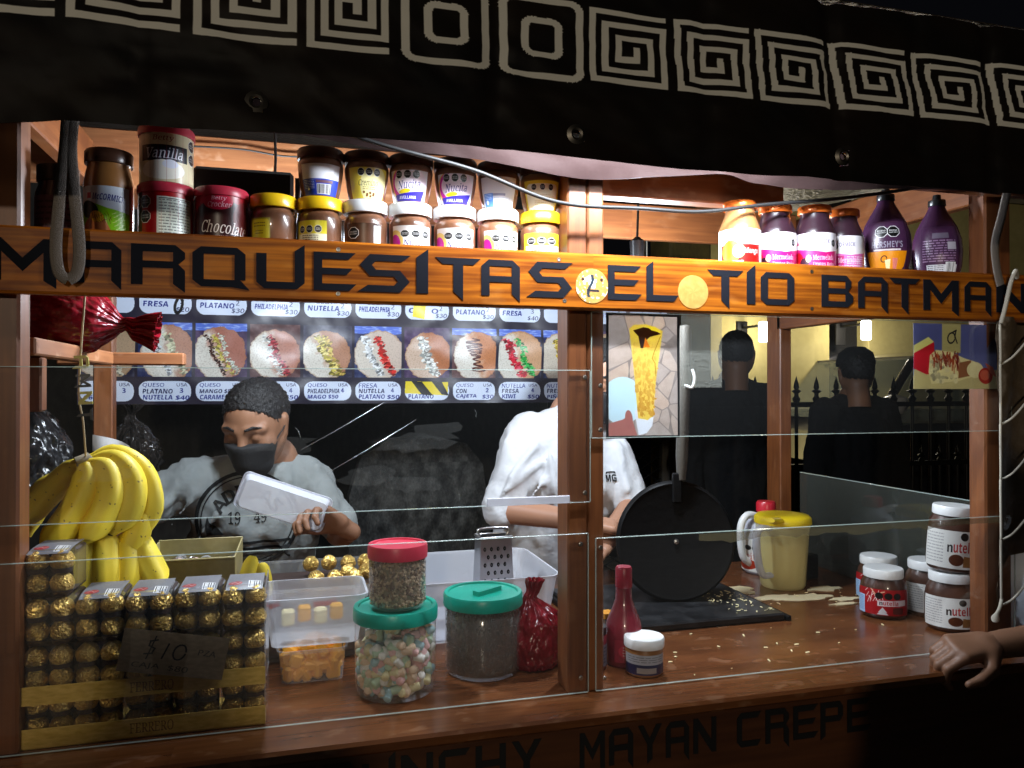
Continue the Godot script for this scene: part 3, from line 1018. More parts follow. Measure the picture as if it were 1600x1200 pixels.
# ================= the stall =================
const LETTERS := {
	"A": [[0, 0, 2.1, 0, 2.1, 10, 1.9, 10, 0, 8.1], [7.7, 0.6, 9.8, -1.6, 9.8, 8.1, 7.9, 10, 7.7, 10], [2.1, 8.2, 7.7, 8.2, 7.7, 10, 2.1, 10], [2.1, 3.8, 7.7, 3.8, 7.7, 5.5, 2.1, 5.5]],
	"B": [[0, 0, 2.1, 0, 2.1, 10, 0, 10], [2.1, 8.2, 7.6, 8.2, 7.6, 10, 2.1, 10], [2.1, 4.2, 7.6, 4.2, 7.6, 5.9, 2.1, 5.9], [2.1, 0, 7.6, 0, 7.6, 1.8, 2.1, 1.8], [7.6, 5.05, 8.4, 5.05, 9.4, 6.6, 9.4, 8.2, 7.9, 10, 7.6, 10], [7.6, 0, 8.3, 0, 10, 1.7, 10, 3.5, 8.4, 5.05, 7.6, 5.05]],
	"C": [[1.6, 0, 2.1, 0, 2.1, 10, 1.6, 10, 0, 8.4, 0, 1.6], [2.1, 8.2, 8.4, 8.2, 9.8, 10, 2.1, 10], [2.1, 0, 8.4, 0, 9.8, 1.8, 2.1, 1.8]],
	"E": [[0, 0, 2.1, 0, 2.1, 10, 0, 10], [2.1, 8.2, 8.6, 8.2, 10.4, 10, 2.1, 10], [2.1, 4.2, 8.2, 4.2, 9.6, 5.9, 2.1, 5.9], [2.1, 0, 8.8, 0, 10.6, 1.8, 2.1, 1.8]],
	"H": [[0, 0, 2.1, 0, 2.1, 10, 0, 10], [7.7, 0, 9.8, 0, 9.8, 10, 7.7, 10], [2.1, 4.2, 7.7, 4.2, 7.7, 6, 2.1, 6]],
	"I": [[0, 0, 10, 0, 10, 12, 0, 9.6]],
	"L": [[0, 0, 2.1, 0, 2.1, 11.6, 0, 10], [2.1, 0, 8.6, 0, 10, 1.8, 2.1, 1.8]],
	"M": [[0, 0, 1.9, 0, 1.9, 10, 0, 10], [1.9, 10, 1.9, 6.8, 5, 2.2, 8.1, 6.8, 8.1, 10, 5, 5.4], [8.1, 0, 10, -1.8, 10, 10, 8.1, 10]],
	"N": [[0, 0, 2.1, 0, 2.1, 10, 0, 10], [2.1, 10, 2.1, 6.4, 7.8, 0, 7.8, 3.6], [7.8, 0, 9.9, 0, 9.9, 10, 7.8, 10]],
	"O": [[1.6, 0, 2.1, 0, 2.1, 10, 1.6, 10, 0, 8.4, 0, 1.6], [7.9, 0, 8.4, 0, 10, 1.6, 10, 8.4, 8.4, 10, 7.9, 10], [2.1, 8.2, 7.9, 8.2, 7.9, 10, 2.1, 10], [2.1, 0, 7.9, 0, 7.9, 1.8, 2.1, 1.8]],
	"P": [[0, -1.2, 2.1, 0, 2.1, 10, 0, 10], [2.1, 8.2, 7.6, 8.2, 7.6, 10, 2.1, 10], [2.1, 4.0, 7.6, 4.0, 7.6, 5.8, 2.1, 5.8], [7.6, 4.0, 8.4, 4.0, 9.8, 5.6, 9.8, 8.4, 8.4, 10, 7.6, 10]],
	"Q": [[1.6, 0, 2.1, 0, 2.1, 10, 1.6, 10, 0, 8.4, 0, 1.6], [7.9, 1.8, 10, 1.8, 10, 8.4, 8.4, 10, 7.9, 10], [2.1, 8.2, 7.9, 8.2, 7.9, 10, 2.1, 10], [2.1, 0, 7.4, 0, 10.8, -0.7, 9.0, 1.8, 2.1, 1.8]],
	"R": [[0, 0, 2.1, 0, 2.1, 10, 0, 10], [2.1, 8.2, 7.6, 8.2, 7.6, 10, 2.1, 10], [2.1, 4.2, 7.6, 4.2, 7.6, 5.9, 2.1, 5.9], [7.6, 5.0, 8.6, 5.2, 9.8, 6.6, 9.8, 8.2, 8.0, 10, 7.6, 10], [7.6, 0.3, 9.8, -1.8, 9.8, 3.7, 8.6, 5.2, 7.6, 5.0]],
	"S": [[2, 10, 0, 7.1, 2, 4.2, 3.2, 5.9, 2.4, 7.1, 3.2, 8.2], [2, 10, 3.2, 8.2, 8.4, 8.2, 10.2, 10], [3.2, 5.9, 2, 4.2, 6.8, 4.2, 8, 5.9], [8, 5.9, 6.8, 4.2, 7.6, 2.9, 6.8, 1.8, 8, 0, 10, 2.9], [8, 0, 6.8, 1.8, 1.6, 1.8, -0.4, 0]],
	"T": [[0, 10, 1.6, 8.2, 8.4, 8.2, 10, 10], [3.9, 0.8, 6.1, -1.6, 6.1, 8.2, 3.9, 8.2]],
	"U": [[1.6, 0, 2.1, 0, 2.1, 9, 0, 9, 0, 1.6], [2.1, 0, 7.9, 0, 7.9, 1.8, 2.1, 1.8], [7.9, 0, 8.4, 0, 10, 1.6, 10, 11.5, 7.9, 9.8]],
	"Y": [[0, 10, 3.9, 4.4, 6.1, 4.4, 10, 10, 7.6, 10, 5, 6.2, 2.4, 10], [3.9, -0.8, 6.1, 0.4, 6.1, 4.4, 3.9, 4.4]],
}

func letter(to: Node, ch: String, x: float, y: float, w: float, h: float, z: float, m: Material) -> void:
	var b := MB.new()
	for pc in LETTERS[ch]:
		var p := PackedVector2Array()
		for q in range(0, pc.size(), 2):
			p.append(Vector2(x + pc[q] / 10.0 * w, y + pc[q + 1] / 10.0 * h))
		extrude(b, p, z - 0.001, z + 0.0007)
	part(to, "letter", b.mesh(), m)

func pane(to: Node, x0: float, x1: float, y0: float, y1: float, z: float, screws: Array) -> void:
	var p := part(to, "acrylic_pane", box_mesh(Vector3(x1 - x0, y1 - y0, 0.003), 0.0003, Vector3((x0 + x1) / 2, (y0 + y1) / 2, z)), M.acrylic)
	for y in [y0, y1]:
		part(p, "polished_edge", box_mesh(Vector3(x1 - x0, 0.0012, 0.0034), 0.0002, Vector3((x0 + x1) / 2, y + (0.0007 if y == y1 else -0.0007), z)), M.edge)
	for x in [x0, x1]:
		part(p, "polished_edge", box_mesh(Vector3(0.0012, y1 - y0, 0.0034), 0.0002, Vector3(x + (0.0007 if x == x1 else -0.0007), (y0 + y1) / 2, z)), M.edge)
	for s in screws:
		var b := MB.new()
		b.xf = Transform3D(Basis(Vector3(1, 0, 0), PI / 2), Vector3(s[0], s[1], z + 0.0016))
		lathe(b, [Vector2(0.0, 0.0), Vector2(0.0042, 0.0), Vector2(0.0038, 0.0016), Vector2(0.002, 0.0024), Vector2(0.0, 0.0018)], 12)
		part(p, "screw", b.mesh(), M.screw)

func stall() -> void:
	var s := thing("food_stall", "wooden crepe stall cart with orange lettered sign board and acrylic panes", "food stall")
	part(s, "counter_top", box_mesh(Vector3(2.4, 0.022, 0.96), 0.005, Vector3(0.42, 0.989, -0.388)), M.counter_wood)
	var fp := part(s, "front_panel", box_mesh(Vector3(2.3, 0.86, 0.02), 0.003, Vector3(0.4, 0.5465, 0.064)), M.panel_wood)
	part(s, "side_panel", box_mesh(Vector3(0.02, 0.86, 0.8), 0.003, Vector3(-0.74, 0.5465, -0.35)), M.panel_wood)
	part(s, "side_panel", box_mesh(Vector3(0.02, 0.86, 0.8), 0.003, Vector3(1.54, 0.5465, -0.35)), M.panel_wood)
	part(s, "back_panel", box_mesh(Vector3(2.3, 0.86, 0.02), 0.003, Vector3(0.4, 0.5465, -0.78)), M.panel_wood)
	part(s, "floor_frame", box_mesh(Vector3(2.2, 0.08, 0.8), 0.004, Vector3(0.4, 0.07, -0.36)), M.panel_wood)
	# words on the front panel
	for w in [["CRUNCHY", -0.03, 0.061], ["MAYAN", 0.456, 0.0535], ["CREPE", 0.757, 0.0585]]:
		for k in w[0].length():
			letter(fp, w[0][k], w[1] + k * w[2], 0.902, w[2] * 0.86, 0.062, 0.0745, M.dark_paint)
	# posts
	part(s, "post", box_mesh(Vector3(0.085, 1.12, 0.05), 0.004, Vector3(-0.452, 1.56, -0.027)), M.post_wood)
	part(s, "post", box_mesh(Vector3(0.037, 1.12, 0.06), 0.003, Vector3(0.4805, 1.56, -0.032)), M.post_wood)
	part(s, "post", box_mesh(Vector3(0.031, 1.12, 0.048), 0.003, Vector3(0.5165, 1.56, -0.027)), M.post_wood)
	part(s, "post", box_mesh(Vector3(0.07, 1.12, 0.045), 0.004, Vector3(1.437, 1.56, -0.026)), M.post_wood)
	part(s, "rear_post", box_mesh(Vector3(0.042, 1.14, 0.075), 0.003, Vector3(1.506, 1.57, -0.888)), M.post_wood)
	part(s, "rear_post", box_mesh(Vector3(0.045, 1.14, 0.045), 0.003, Vector3(-0.483, 1.57, -0.85)), M.post_wood)
	# rails and boards under the roof
	part(s, "rear_board", box_mesh(Vector3(1.06, 0.13, 0.022), 0.003, Vector3(-0.06, 2.075, -0.62)), M.raw_wood)
	part(s, "cross_beam", box_mesh(Vector3(0.43, 0.065, 0.04), 0.003, Vector3(0.75, 1.957, -0.1)), M.raw_wood)
	part(s, "rear_board", box_mesh(Vector3(0.75, 0.095, 0.022), 0.003, Vector3(1.0, 2.003, -0.62)), M.post_wood)
	part(s, "side_rail", box_mesh(Vector3(0.03, 0.10, 0.8), 0.003, Vector3(1.455, 2.01, -0.45)), M.post_wood)
	part(s, "side_rail", box_mesh(Vector3(0.03, 0.07, 0.8), 0.003, Vector3(1.5, 1.775, -0.47)), M.post_wood)
	part(s, "side_rail", box_mesh(Vector3(0.03, 0.10, 0.8), 0.003, Vector3(-0.47, 2.06, -0.45)), M.post_wood)
	part(s, "front_rail", box_mesh(Vector3(0.48, 0.03, 0.03), 0.003, Vector3(1.44, 1.972, 0.016)), M.post_wood)
	part(s, "front_rail", box_mesh(Vector3(2.1, 0.05, 0.03), 0.003, Vector3(0.5, 2.105, 0.016)), M.post_wood)
	part(s, "rear_rail", box_mesh(Vector3(2.1, 0.06, 0.03), 0.003, Vector3(0.5, 2.06, -0.93)), M.post_wood)
	part(s, "roof_beam", box_mesh(Vector3(0.05, 0.04, 1.5), 0.003, Vector3(-0.28, 2.14, -0.68)), M.raw_wood)
	part(s, "roof_beam", box_mesh(Vector3(0.05, 0.04, 1.5), 0.003, Vector3(0.5, 2.14, -0.68)), M.raw_wood)
	part(s, "roof_beam", box_mesh(Vector3(0.05, 0.04, 1.5), 0.003, Vector3(1.3, 2.14, -0.68)), M.raw_wood)
	part(s, "shelf", box_mesh(Vector3(1.86, 0.018, 0.2), 0.002, Vector3(0.49, 1.776, -0.1)), M.post_wood)
	# lettered board
	var sb := part(s, "sign_board", box_mesh(Vector3(2.2, 0.1, 0.023), 0.004), M.sign_wood, Vector3(0.5, 1.74, 0.0165))
	sb.set_meta("label", "varnished orange board painted with black angular letters")
	var row := [["M", -0.441, 0.089], ["A", -0.328, 0.065], ["R", -0.251, 0.078], ["Q", -0.164, 0.078], ["U", -0.070, 0.074], ["E", 0.018, 0.064], ["S", 0.091, 0.082], ["I", 0.184, 0.020], ["T", 0.216, 0.078], ["A", 0.295, 0.070], ["S", 0.379, 0.080],
		["E", 0.527, 0.062], ["L", 0.602, 0.064], ["T", 0.725, 0.075], ["I", 0.808, 0.018], ["O", 0.838, 0.073], ["B", 0.972, 0.072], ["A", 1.056, 0.071], ["T", 1.130, 0.074], ["M", 1.212, 0.088], ["A", 1.315, 0.070], ["N", 1.397, 0.083]]
	for r in row:
		letter(sb, r[0], r[1] - 0.5, -0.031, r[2], 0.062, 0.0119, M.paint)
	for sx in [-0.42, -0.04, 0.47, 0.93]:
		for sy in [-0.036, 0.036]:
			var b0 := MB.new()
			b0.xf = Transform3D(Basis(Vector3(1, 0, 0), PI / 2), Vector3(sx + rng.randf_range(-0.006, 0.006) - 0.02, sy, 0.0113))
			lathe(b0, [Vector2(0.0, -0.002), Vector2(0.0034, -0.001), Vector2(0.0036, 0.0006), Vector2(0.0015, 0.001), Vector2(0.0, 0.0002)], 12)
			part(sb, "screw", b0.mesh(), M.screw)
	# two round patches where emblems were stuck
	for k in 2:
		var b := MB.new()
		b.xf = Transform3D(Basis(Vector3(1, 0, 0), PI / 2), [Vector3(-0.003, -0.008, 0.0112), Vector3(0.196, -0.012, 0.0112)][k])
		lathe(b, [Vector2(0.031, 0.0), Vector2(0.0308, 0.0012), Vector2(0.0, 0.0012)], 36)
		var pm := part(sb, "round_patch", b.mesh(), mat_tex(patch(k), 0.4))
		pm.set_meta("label", ["round pale patch with worn white and blue emblem", "round bare patch of paler wood"][k])
	# panes
	pane(s, -0.46, 0.502, 1.346, 1.582, 0.0035, [[0.492, 1.362], [0.492, 1.57], [-0.44, 1.36]])
	pane(s, -0.49, 0.498, 1.004, 1.288, 0.0035, [[0.484, 1.27], [0.484, 1.03], [-0.44, 1.27]])
	pane(s, 0.506, 1.462, 1.461, 1.688, 0.0035, [[0.522, 1.555], [0.522, 1.475], [1.44, 1.475]])
	pane(s, 0.514, 1.47, 1.004, 1.278, 0.0035, [[0.522, 1.262], [0.53, 1.025], [1.44, 1.262]])
	var pane_0: Node3D = s.get_node("acrylic_pane")
	for q in [[Vector3(-0.001, 1.450, 0.006), Vector3(0.134, 1.527, 0.006)], [Vector3(0.039, 1.410, 0.006), Vector3(0.187, 1.497, 0.006)], [Vector3(-0.010, 1.486, 0.006), Vector3(-0.002, 1.470, 0.006)], [Vector3(0.289, 1.513, 0.006), Vector3(0.291, 1.500, 0.006)], [Vector3(0.260, 1.370, 0.006), Vector3(0.262, 1.357, 0.006)]]:
		part(pane_0, "scratch", tube_mesh([q[0], q[0].lerp(q[1], 0.4) + Vector3(0.002, 0, 0), q[1]], [0.00035], 4), M.scratch)
	# grime under the top edge of the low right pane, smears on the left one
	var gr := PackedVector2Array([Vector2(0.72, 1.2765)])
	for q in 46: gr.append(Vector2(0.72 + q * 0.0162, 1.2765 - 0.010 - rng.randf() * 0.010 * (0.3 + 0.7 * sin(q * 0.35) * sin(q * 0.35))))
	gr.append(Vector2(1.449, 1.2765))
	var gb2 := MB.new()
	extrude(gb2, gr, 0.0056, 0.006)
	part(s.get_node("acrylic_pane4") if s.has_node("acrylic_pane4") else pane_0, "grime", gb2.mesh(), M.grime)
	for q in 7:
		var sc := Vector2(rng.randf_range(-0.3, 0.4), rng.randf_range(1.38, 1.55))
		var sp := PackedVector2Array()
		for e in 16: sp.append(sc + Vector2(cos(TAU * e / 16), sin(TAU * e / 16)).rotated(0.5) * Vector2(0.05, 0.018) * rng.randf_range(0.5, 1.2))
		var sb2 := MB.new()
		extrude(sb2, sp, 0.0056, 0.0058)
		part(pane_0, "smudge", sb2.mesh(), M.smudge)
	part(s, "tape_strip", box_mesh(Vector3(0.152, 0.014, 0.003), 0.001, Vector3(0.386, 1.352, 0.0078)), M.frost)
	# right-hand side pane
	part(s, "side_pane", box_mesh(Vector3(0.006, 0.28, 0.72), 0.001, Vector3(1.538, 1.141, -0.46)), clear(Color(0.25, 0.26, 0.24), 0.75, 0.06))
	part(s, "side_pane_edge", box_mesh(Vector3(0.006, 0.002, 0.72), 0.0005, Vector3(1.538, 1.2825, -0.46)), M.edge)
	# bracket shelf at the left
	part(s, "bracket_arm", box_mesh(Vector3(0.04, 0.028, 0.52), 0.003, Vector3(-0.425, 1.617, -0.32)), M.raw_wood)
	part(s, "bracket_arm", box_mesh(Vector3(0.26, 0.028, 0.04), 0.003, Vector3(-0.39, 1.617, -0.602)), M.raw_wood)
	part(s, "bracket_strut", box_mesh(Vector3(0.03, 0.09, 0.03), 0.003, Vector3(-0.425, 1.557, -0.12)), M.post_wood)
	# wheels of the cart
	for x in [-0.4, 1.2]:
		for z in [0.02, -0.75]:
			var wm := MB.new()
			wm.xf = Transform3D(Basis(Vector3(1, 0, 0), PI / 2), Vector3(x, 0.07, z - 0.05))
			lathe(wm, [Vector2(0, -0.02), Vector2(0.06, -0.02), Vector2(0.07, -0.012), Vector2(0.07, 0.012), Vector2(0.06, 0.02), Vector2(0, 0.02)], 20)
			part(s, "wheel", wm.mesh(), M.rubber)

func patch(k: int) -> ImageTexture: # seen from above the disc: u runs round, v from rim to centre
	var im := pic(256, 64, lin(0.62, 0.33, 0.09))
	var n1 := noise(71 + k, 0.03)
	for x in 256:
		for y in 64:
			var c := lin(0.62, 0.33, 0.09).lerp(lin(0.5, 0.24, 0.055), clampf(0.5 + n1.get_noise_2d(x, y) * 0.8, 0, 1))
			if k == 0:
				var a := TAU * x / 256.0
				var rr := 1.0 - (1.0 - y / 64.0) * 1.0
				var p := Vector2(sin(a), cos(a)) * rr
				if n1.get_noise_2d(p.x * 40 + 90, p.y * 40) > 0.05 and p.length() < 0.62: c = lin(0.8, 0.8, 0.78)
				if n1.get_noise_2d(p.x * 90, p.y * 90 + 50) > 0.3 and p.length() > 0.6: c = lin(0.8, 0.75, 0.6)
				if absf(p.x + 0.1 + 0.12 * sin(p.y * 4.0)) < 0.08 and absf(p.y) < 0.62: c = lin(0.02, 0.035, 0.05)
				if absf(p.y - 0.25) < 0.06 and p.x > -0.3 and p.x < 0.42: c = lin(0.02, 0.02, 0.03)
				if p.distance_to(Vector2(-0.55, -0.35)) < 0.09 or p.distance_to(Vector2(0.55, -0.35)) < 0.09: c = lin(0.04, 0.02, 0.01)
			im.set_pixel(x, y, c)
	return tex(im)

# ================= awning =================
func spiral(im: Image, x0: float, x1: float, y0: float, y1: float, flip: bool, c: Color, lean: float) -> void:
	var pts := [Vector2(1, 0), Vector2(0, 0), Vector2(0, 1), Vector2(1, 1), Vector2(1, 0.17), Vector2(0.18, 0.17), Vector2(0.18, 0.83), Vector2(0.82, 0.83), Vector2(0.82, 0.34), Vector2(0.37, 0.34), Vector2(0.37, 0.65), Vector2(0.62, 0.65), Vector2(0.62, 0.5)]
	var out := []
	for p in pts:
		var q: Vector2 = p
		if flip: q.y = 1.0 - q.y
		var x := lerpf(x0 + 2.5, x1 - 6.0, q.x) + lean * (q.y - 0.5)
		out.append(Vector2(x, lerpf(y0, y1, q.y)))
	draw_path(im, out, 7.4, c)

func awning() -> void:
	var a := thing("awning", "black tarp awning with grey spiral band printed on its valance", "awning")
	var w := 2048
	var h := 256
	var im := pic(w, h, lin(0.016, 0.013, 0.011))
	var n1 := noise(81, 0.008)
	for x in w:
		for y in h:
			var k := clampf(0.5 + n1.get_noise_2d(x * 0.7, y) * 0.8, 0, 1)
			im.set_pixel(x, y, lin(0.006, 0.0055, 0.006).lerp(lin(0.012, 0.008, 0.006), k))
	var grey := lin(0.70, 0.68, 0.62)
	var px := func(x: float) -> float: return (x + 1.0) / 3.1 * w
	var py := func(y: float) -> float: return (2.185 - y) / 0.30 * h
	var y0: float = py.call(2.112)
	var y1: float = py.call(2.008)
	for s in [[-0.67, -0.54], [-0.53, -0.41], [-0.40, -0.291], [-0.281, -0.147], [-0.134, -0.004], [0.007, 0.118]]:
		spiral(im, px.call(s[0]), px.call(s[1]), y0, y1, true, grey, 0.0)
	for s in [[0.140, 0.249], [0.282, 0.392]]:
		var cx: float = (px.call(s[0]) + px.call(s[1])) / 2
		var cy := (y0 + y1) / 2
		var rw: float = (px.call(s[1]) - px.call(s[0])) / 2 + 2
		for e in [[1.0, 0.26], [0.44, 0.22]]:
			var hw: float = rw * e[0]
			var hh: float = ((y1 - y0) / 2 + 4) * e[0] * (1.04 if e[0] < 0.9 else 1.0)
			var rp := round_rect(cx - hw, cy - hh, hw * 2, hh * 2, rw * e[1])
			for q in rp.size():
				draw_line(im, rp[q], rp[(q + 1) % rp.size()], 8.0, grey)
	var k := 0
	for s in [[0.412, 0.540], [0.552, 0.682], [0.692, 0.826], [0.838, 0.985], [0.998, 1.148], [1.160, 1.31], [1.325, 1.47], [1.485, 1.63]]:
		spiral(im, px.call(s[0]), px.call(s[1]), y0 - 1, y1 - 1, false, grey, minf(k, 3) * 2.5)
		k += 1
	var vm := mat_tex(tex(im), 0.5)
	vm.metallic_specular = 0.2
	var n2 := noise(82, 1.0, FastNoiseLite.TYPE_SIMPLEX_SMOOTH, 3)
	var vf := func(u: float, v: float) -> Vector3:
		var x := -1.0 + 3.1 * u
		var low := 1.885 - 0.02 * smoothstep(-0.24, -0.42, x) + 0.003 * sin(x * 7.0)
		var y := lerpf(2.185 + 0.03 * smoothstep(-0.02, -0.4, x), low, v)
		var z := 0.235 + 0.02 * v + 0.007 * n2.get_noise_2d(x * 2.2, y * 4.0) + 0.006 * v * sin(x * 9.0 + 1.0) + 0.005 * n2.get_noise_2d(x * 7.0 + y * 9.0, y * 16.0 + 20) + 0.004 * (1.0 - absf(n2.get_noise_2d(x * 3.0 - y * 2.0 + 9.0, y * 9.0 + x * 2.0)) * 3.0) * smoothstep(0.3, 0.6, v)
		for c in [[0.832, 0.014], [0.265, 0.010], [1.15, 0.012], [0.60, 0.005], [-0.2, 0.006], [1.0, 0.006]]:
			z -= c[1] * exp(-pow((x - c[0]) / 0.014, 2.0)) * (1.0 - v * 0.4)
		return Vector3(x, y, z)
	var nu := 248
	var nv := 24
	var holes := [Vector2(-0.058, 1.924), Vector2(0.386, 1.921), Vector2(0.841, 1.924), Vector2(-0.50, 1.92), Vector2(1.29, 1.924)]
	var skip := []
	for ho in holes:
		for j in nv:
			for i in nu:
				var p: Vector3 = vf.call((i + 0.5) / nu, (j + 0.5) / nv)
				if Vector2(p.x, p.y).distance_to(ho) < 0.0095: skip.append(Vector2i(i, j))
	var vb := MB.new()
	sheet(vb, nu, nv, vf, 0.0012, skip)
	part(a, "valance", vb.mesh(), vm)
	for ho in holes:
		var gb := MB.new()
		var zz: float = vf.call((ho.x + 1.0) / 3.1, (2.185 - ho.y) / 0.3).z
		gb.xf = Transform3D(Basis(Vector3(1, 0, 0), PI / 2), Vector3(ho.x, ho.y, zz))
		lathe(gb, [Vector2(0.006, 0.002), Vector2(0.006, 0.0035), Vector2(0.009, 0.005), Vector2(0.0148, 0.0025), Vector2(0.0148, -0.002), Vector2(0.006, -0.003)], 24)
		part(a, "grommet", gb.mesh(), M.grommet)
	var rb := MB.new()
	sheet(rb, 60, 30, func(u, v): return Vector3(-1.0 + 3.1 * u, 2.187 + 0.16 * v + 0.012 * sin(u * 30.0) * sin(v * PI), 0.236 - 2.0 * v), 0.0015)
	part(a, "roof_sheet", rb.mesh(), M.tarp)
	# drape hanging down behind the lamp
	var db := MB.new()
	var df := func(u: float, v: float) -> Vector3:
		var x := -0.5 + 1.9 * u
		var e := lerpf(1.957, 1.938, smoothstep(-0.02, 0.14, x)) + 0.012 * smoothstep(0.85, 1.3, x) + 0.006 * sin(x * 11.0) - 0.012 * exp(-pow((x - 0.52) / 0.16, 2.0))
		var y := lerpf(2.12, e, v)
		var z := lerpf(0.125, 0.035, v) - 0.02 * sin(v * PI) + 0.008 * v * sin(x * 16.0 + v * 3.0) + 0.010 * n2.get_noise_2d(x * 5.0, v * 2.0)
		z += 0.012 * v * exp(-pow((x - 0.62 - 0.12 * v) / 0.03, 2.0)) - 0.01 * v * exp(-pow((x - 0.72 - 0.1 * v) / 0.025, 2.0))
		return Vector3(x, y, z)
	sheet(db, 150, 18, df, 0.0012)
	part(a, "drape", db.mesh(), M.tarp_inner)
	# side curtain laced to the right post
	var cb := MB.new()
	sheet(cb, 26, 40, func(u, v):
		var x: float = 1.402 + 0.42 * u
		var low: float = 1.095 + 0.55 * minf(u * 1.6, 0.16) + 0.1 * u
		return Vector3(x, lerpf(1.70, low, v), 0.022 + 0.012 * sin(u * 21.0 + v * 3.0) + 0.008 * n2.get_noise_2d(u * 6.0, v * 8.0) - 0.05 * u), 0.003)
	solo("side_curtain", "dark brown tarp curtain laced with cord to the right-hand post", "curtain", cb.mesh(), M.curtain)
	var pts := [Vector3(1.428, 1.792, 0.045), Vector3(1.418, 1.77, 0.044), Vector3(1.402, 1.715, 0.044), Vector3(1.396, 1.685, 0.04)]
	var lace := thing("lacing_cord", "pale cord lacing the dark curtain to the right post", "cord", Vector3.ZERO)
	part(lace, "hanging_end", tube_mesh(curve([Vector3(1.445, 1.782, 0.034), Vector3(1.434, 1.793, 0.042)] + pts, 5), [0.0045], 8), M.cord)
	var ys := [1.685, 1.60, 1.475, 1.36, 1.235, 1.10]
	for q in ys.size() - 1:
		part(lace, "stitch", tube_mesh(curve([Vector3(1.405, ys[q], 0.03), Vector3(1.396, ys[q] - 0.012, 0.038), Vector3(1.397, ys[q + 1] + 0.012, 0.038), Vector3(1.405, ys[q + 1], 0.03)], 5), [0.0026], 7), M.cord)
		part(lace, "diagonal_run", tube_mesh(curve([Vector3(1.402, ys[q + 1], 0.034), Vector3(1.42, ys[q + 1] + 0.014, 0.044), Vector3(1.45, ys[q + 1] + 0.042, 0.046), Vector3(1.49, ys[q + 1] + 0.07, 0.034)], 5), [0.0024], 7), M.cord)
	var kn := MB.new()
	tube(kn, curve([Vector3(1.40, 1.115, 0.036), Vector3(1.385, 1.10, 0.045), Vector3(1.372, 1.085, 0.048), Vector3(1.369, 1.072, 0.048)], 4), [0.0035, 0.0035, 0.0035, 0.0035, 0.0035, 0.0035, 0.0035, 0.004, 0.006, 0.008, 0.008, 0.007, 0.004], 8)
	part(lace, "knotted_end", kn.mesh(), M.cord)
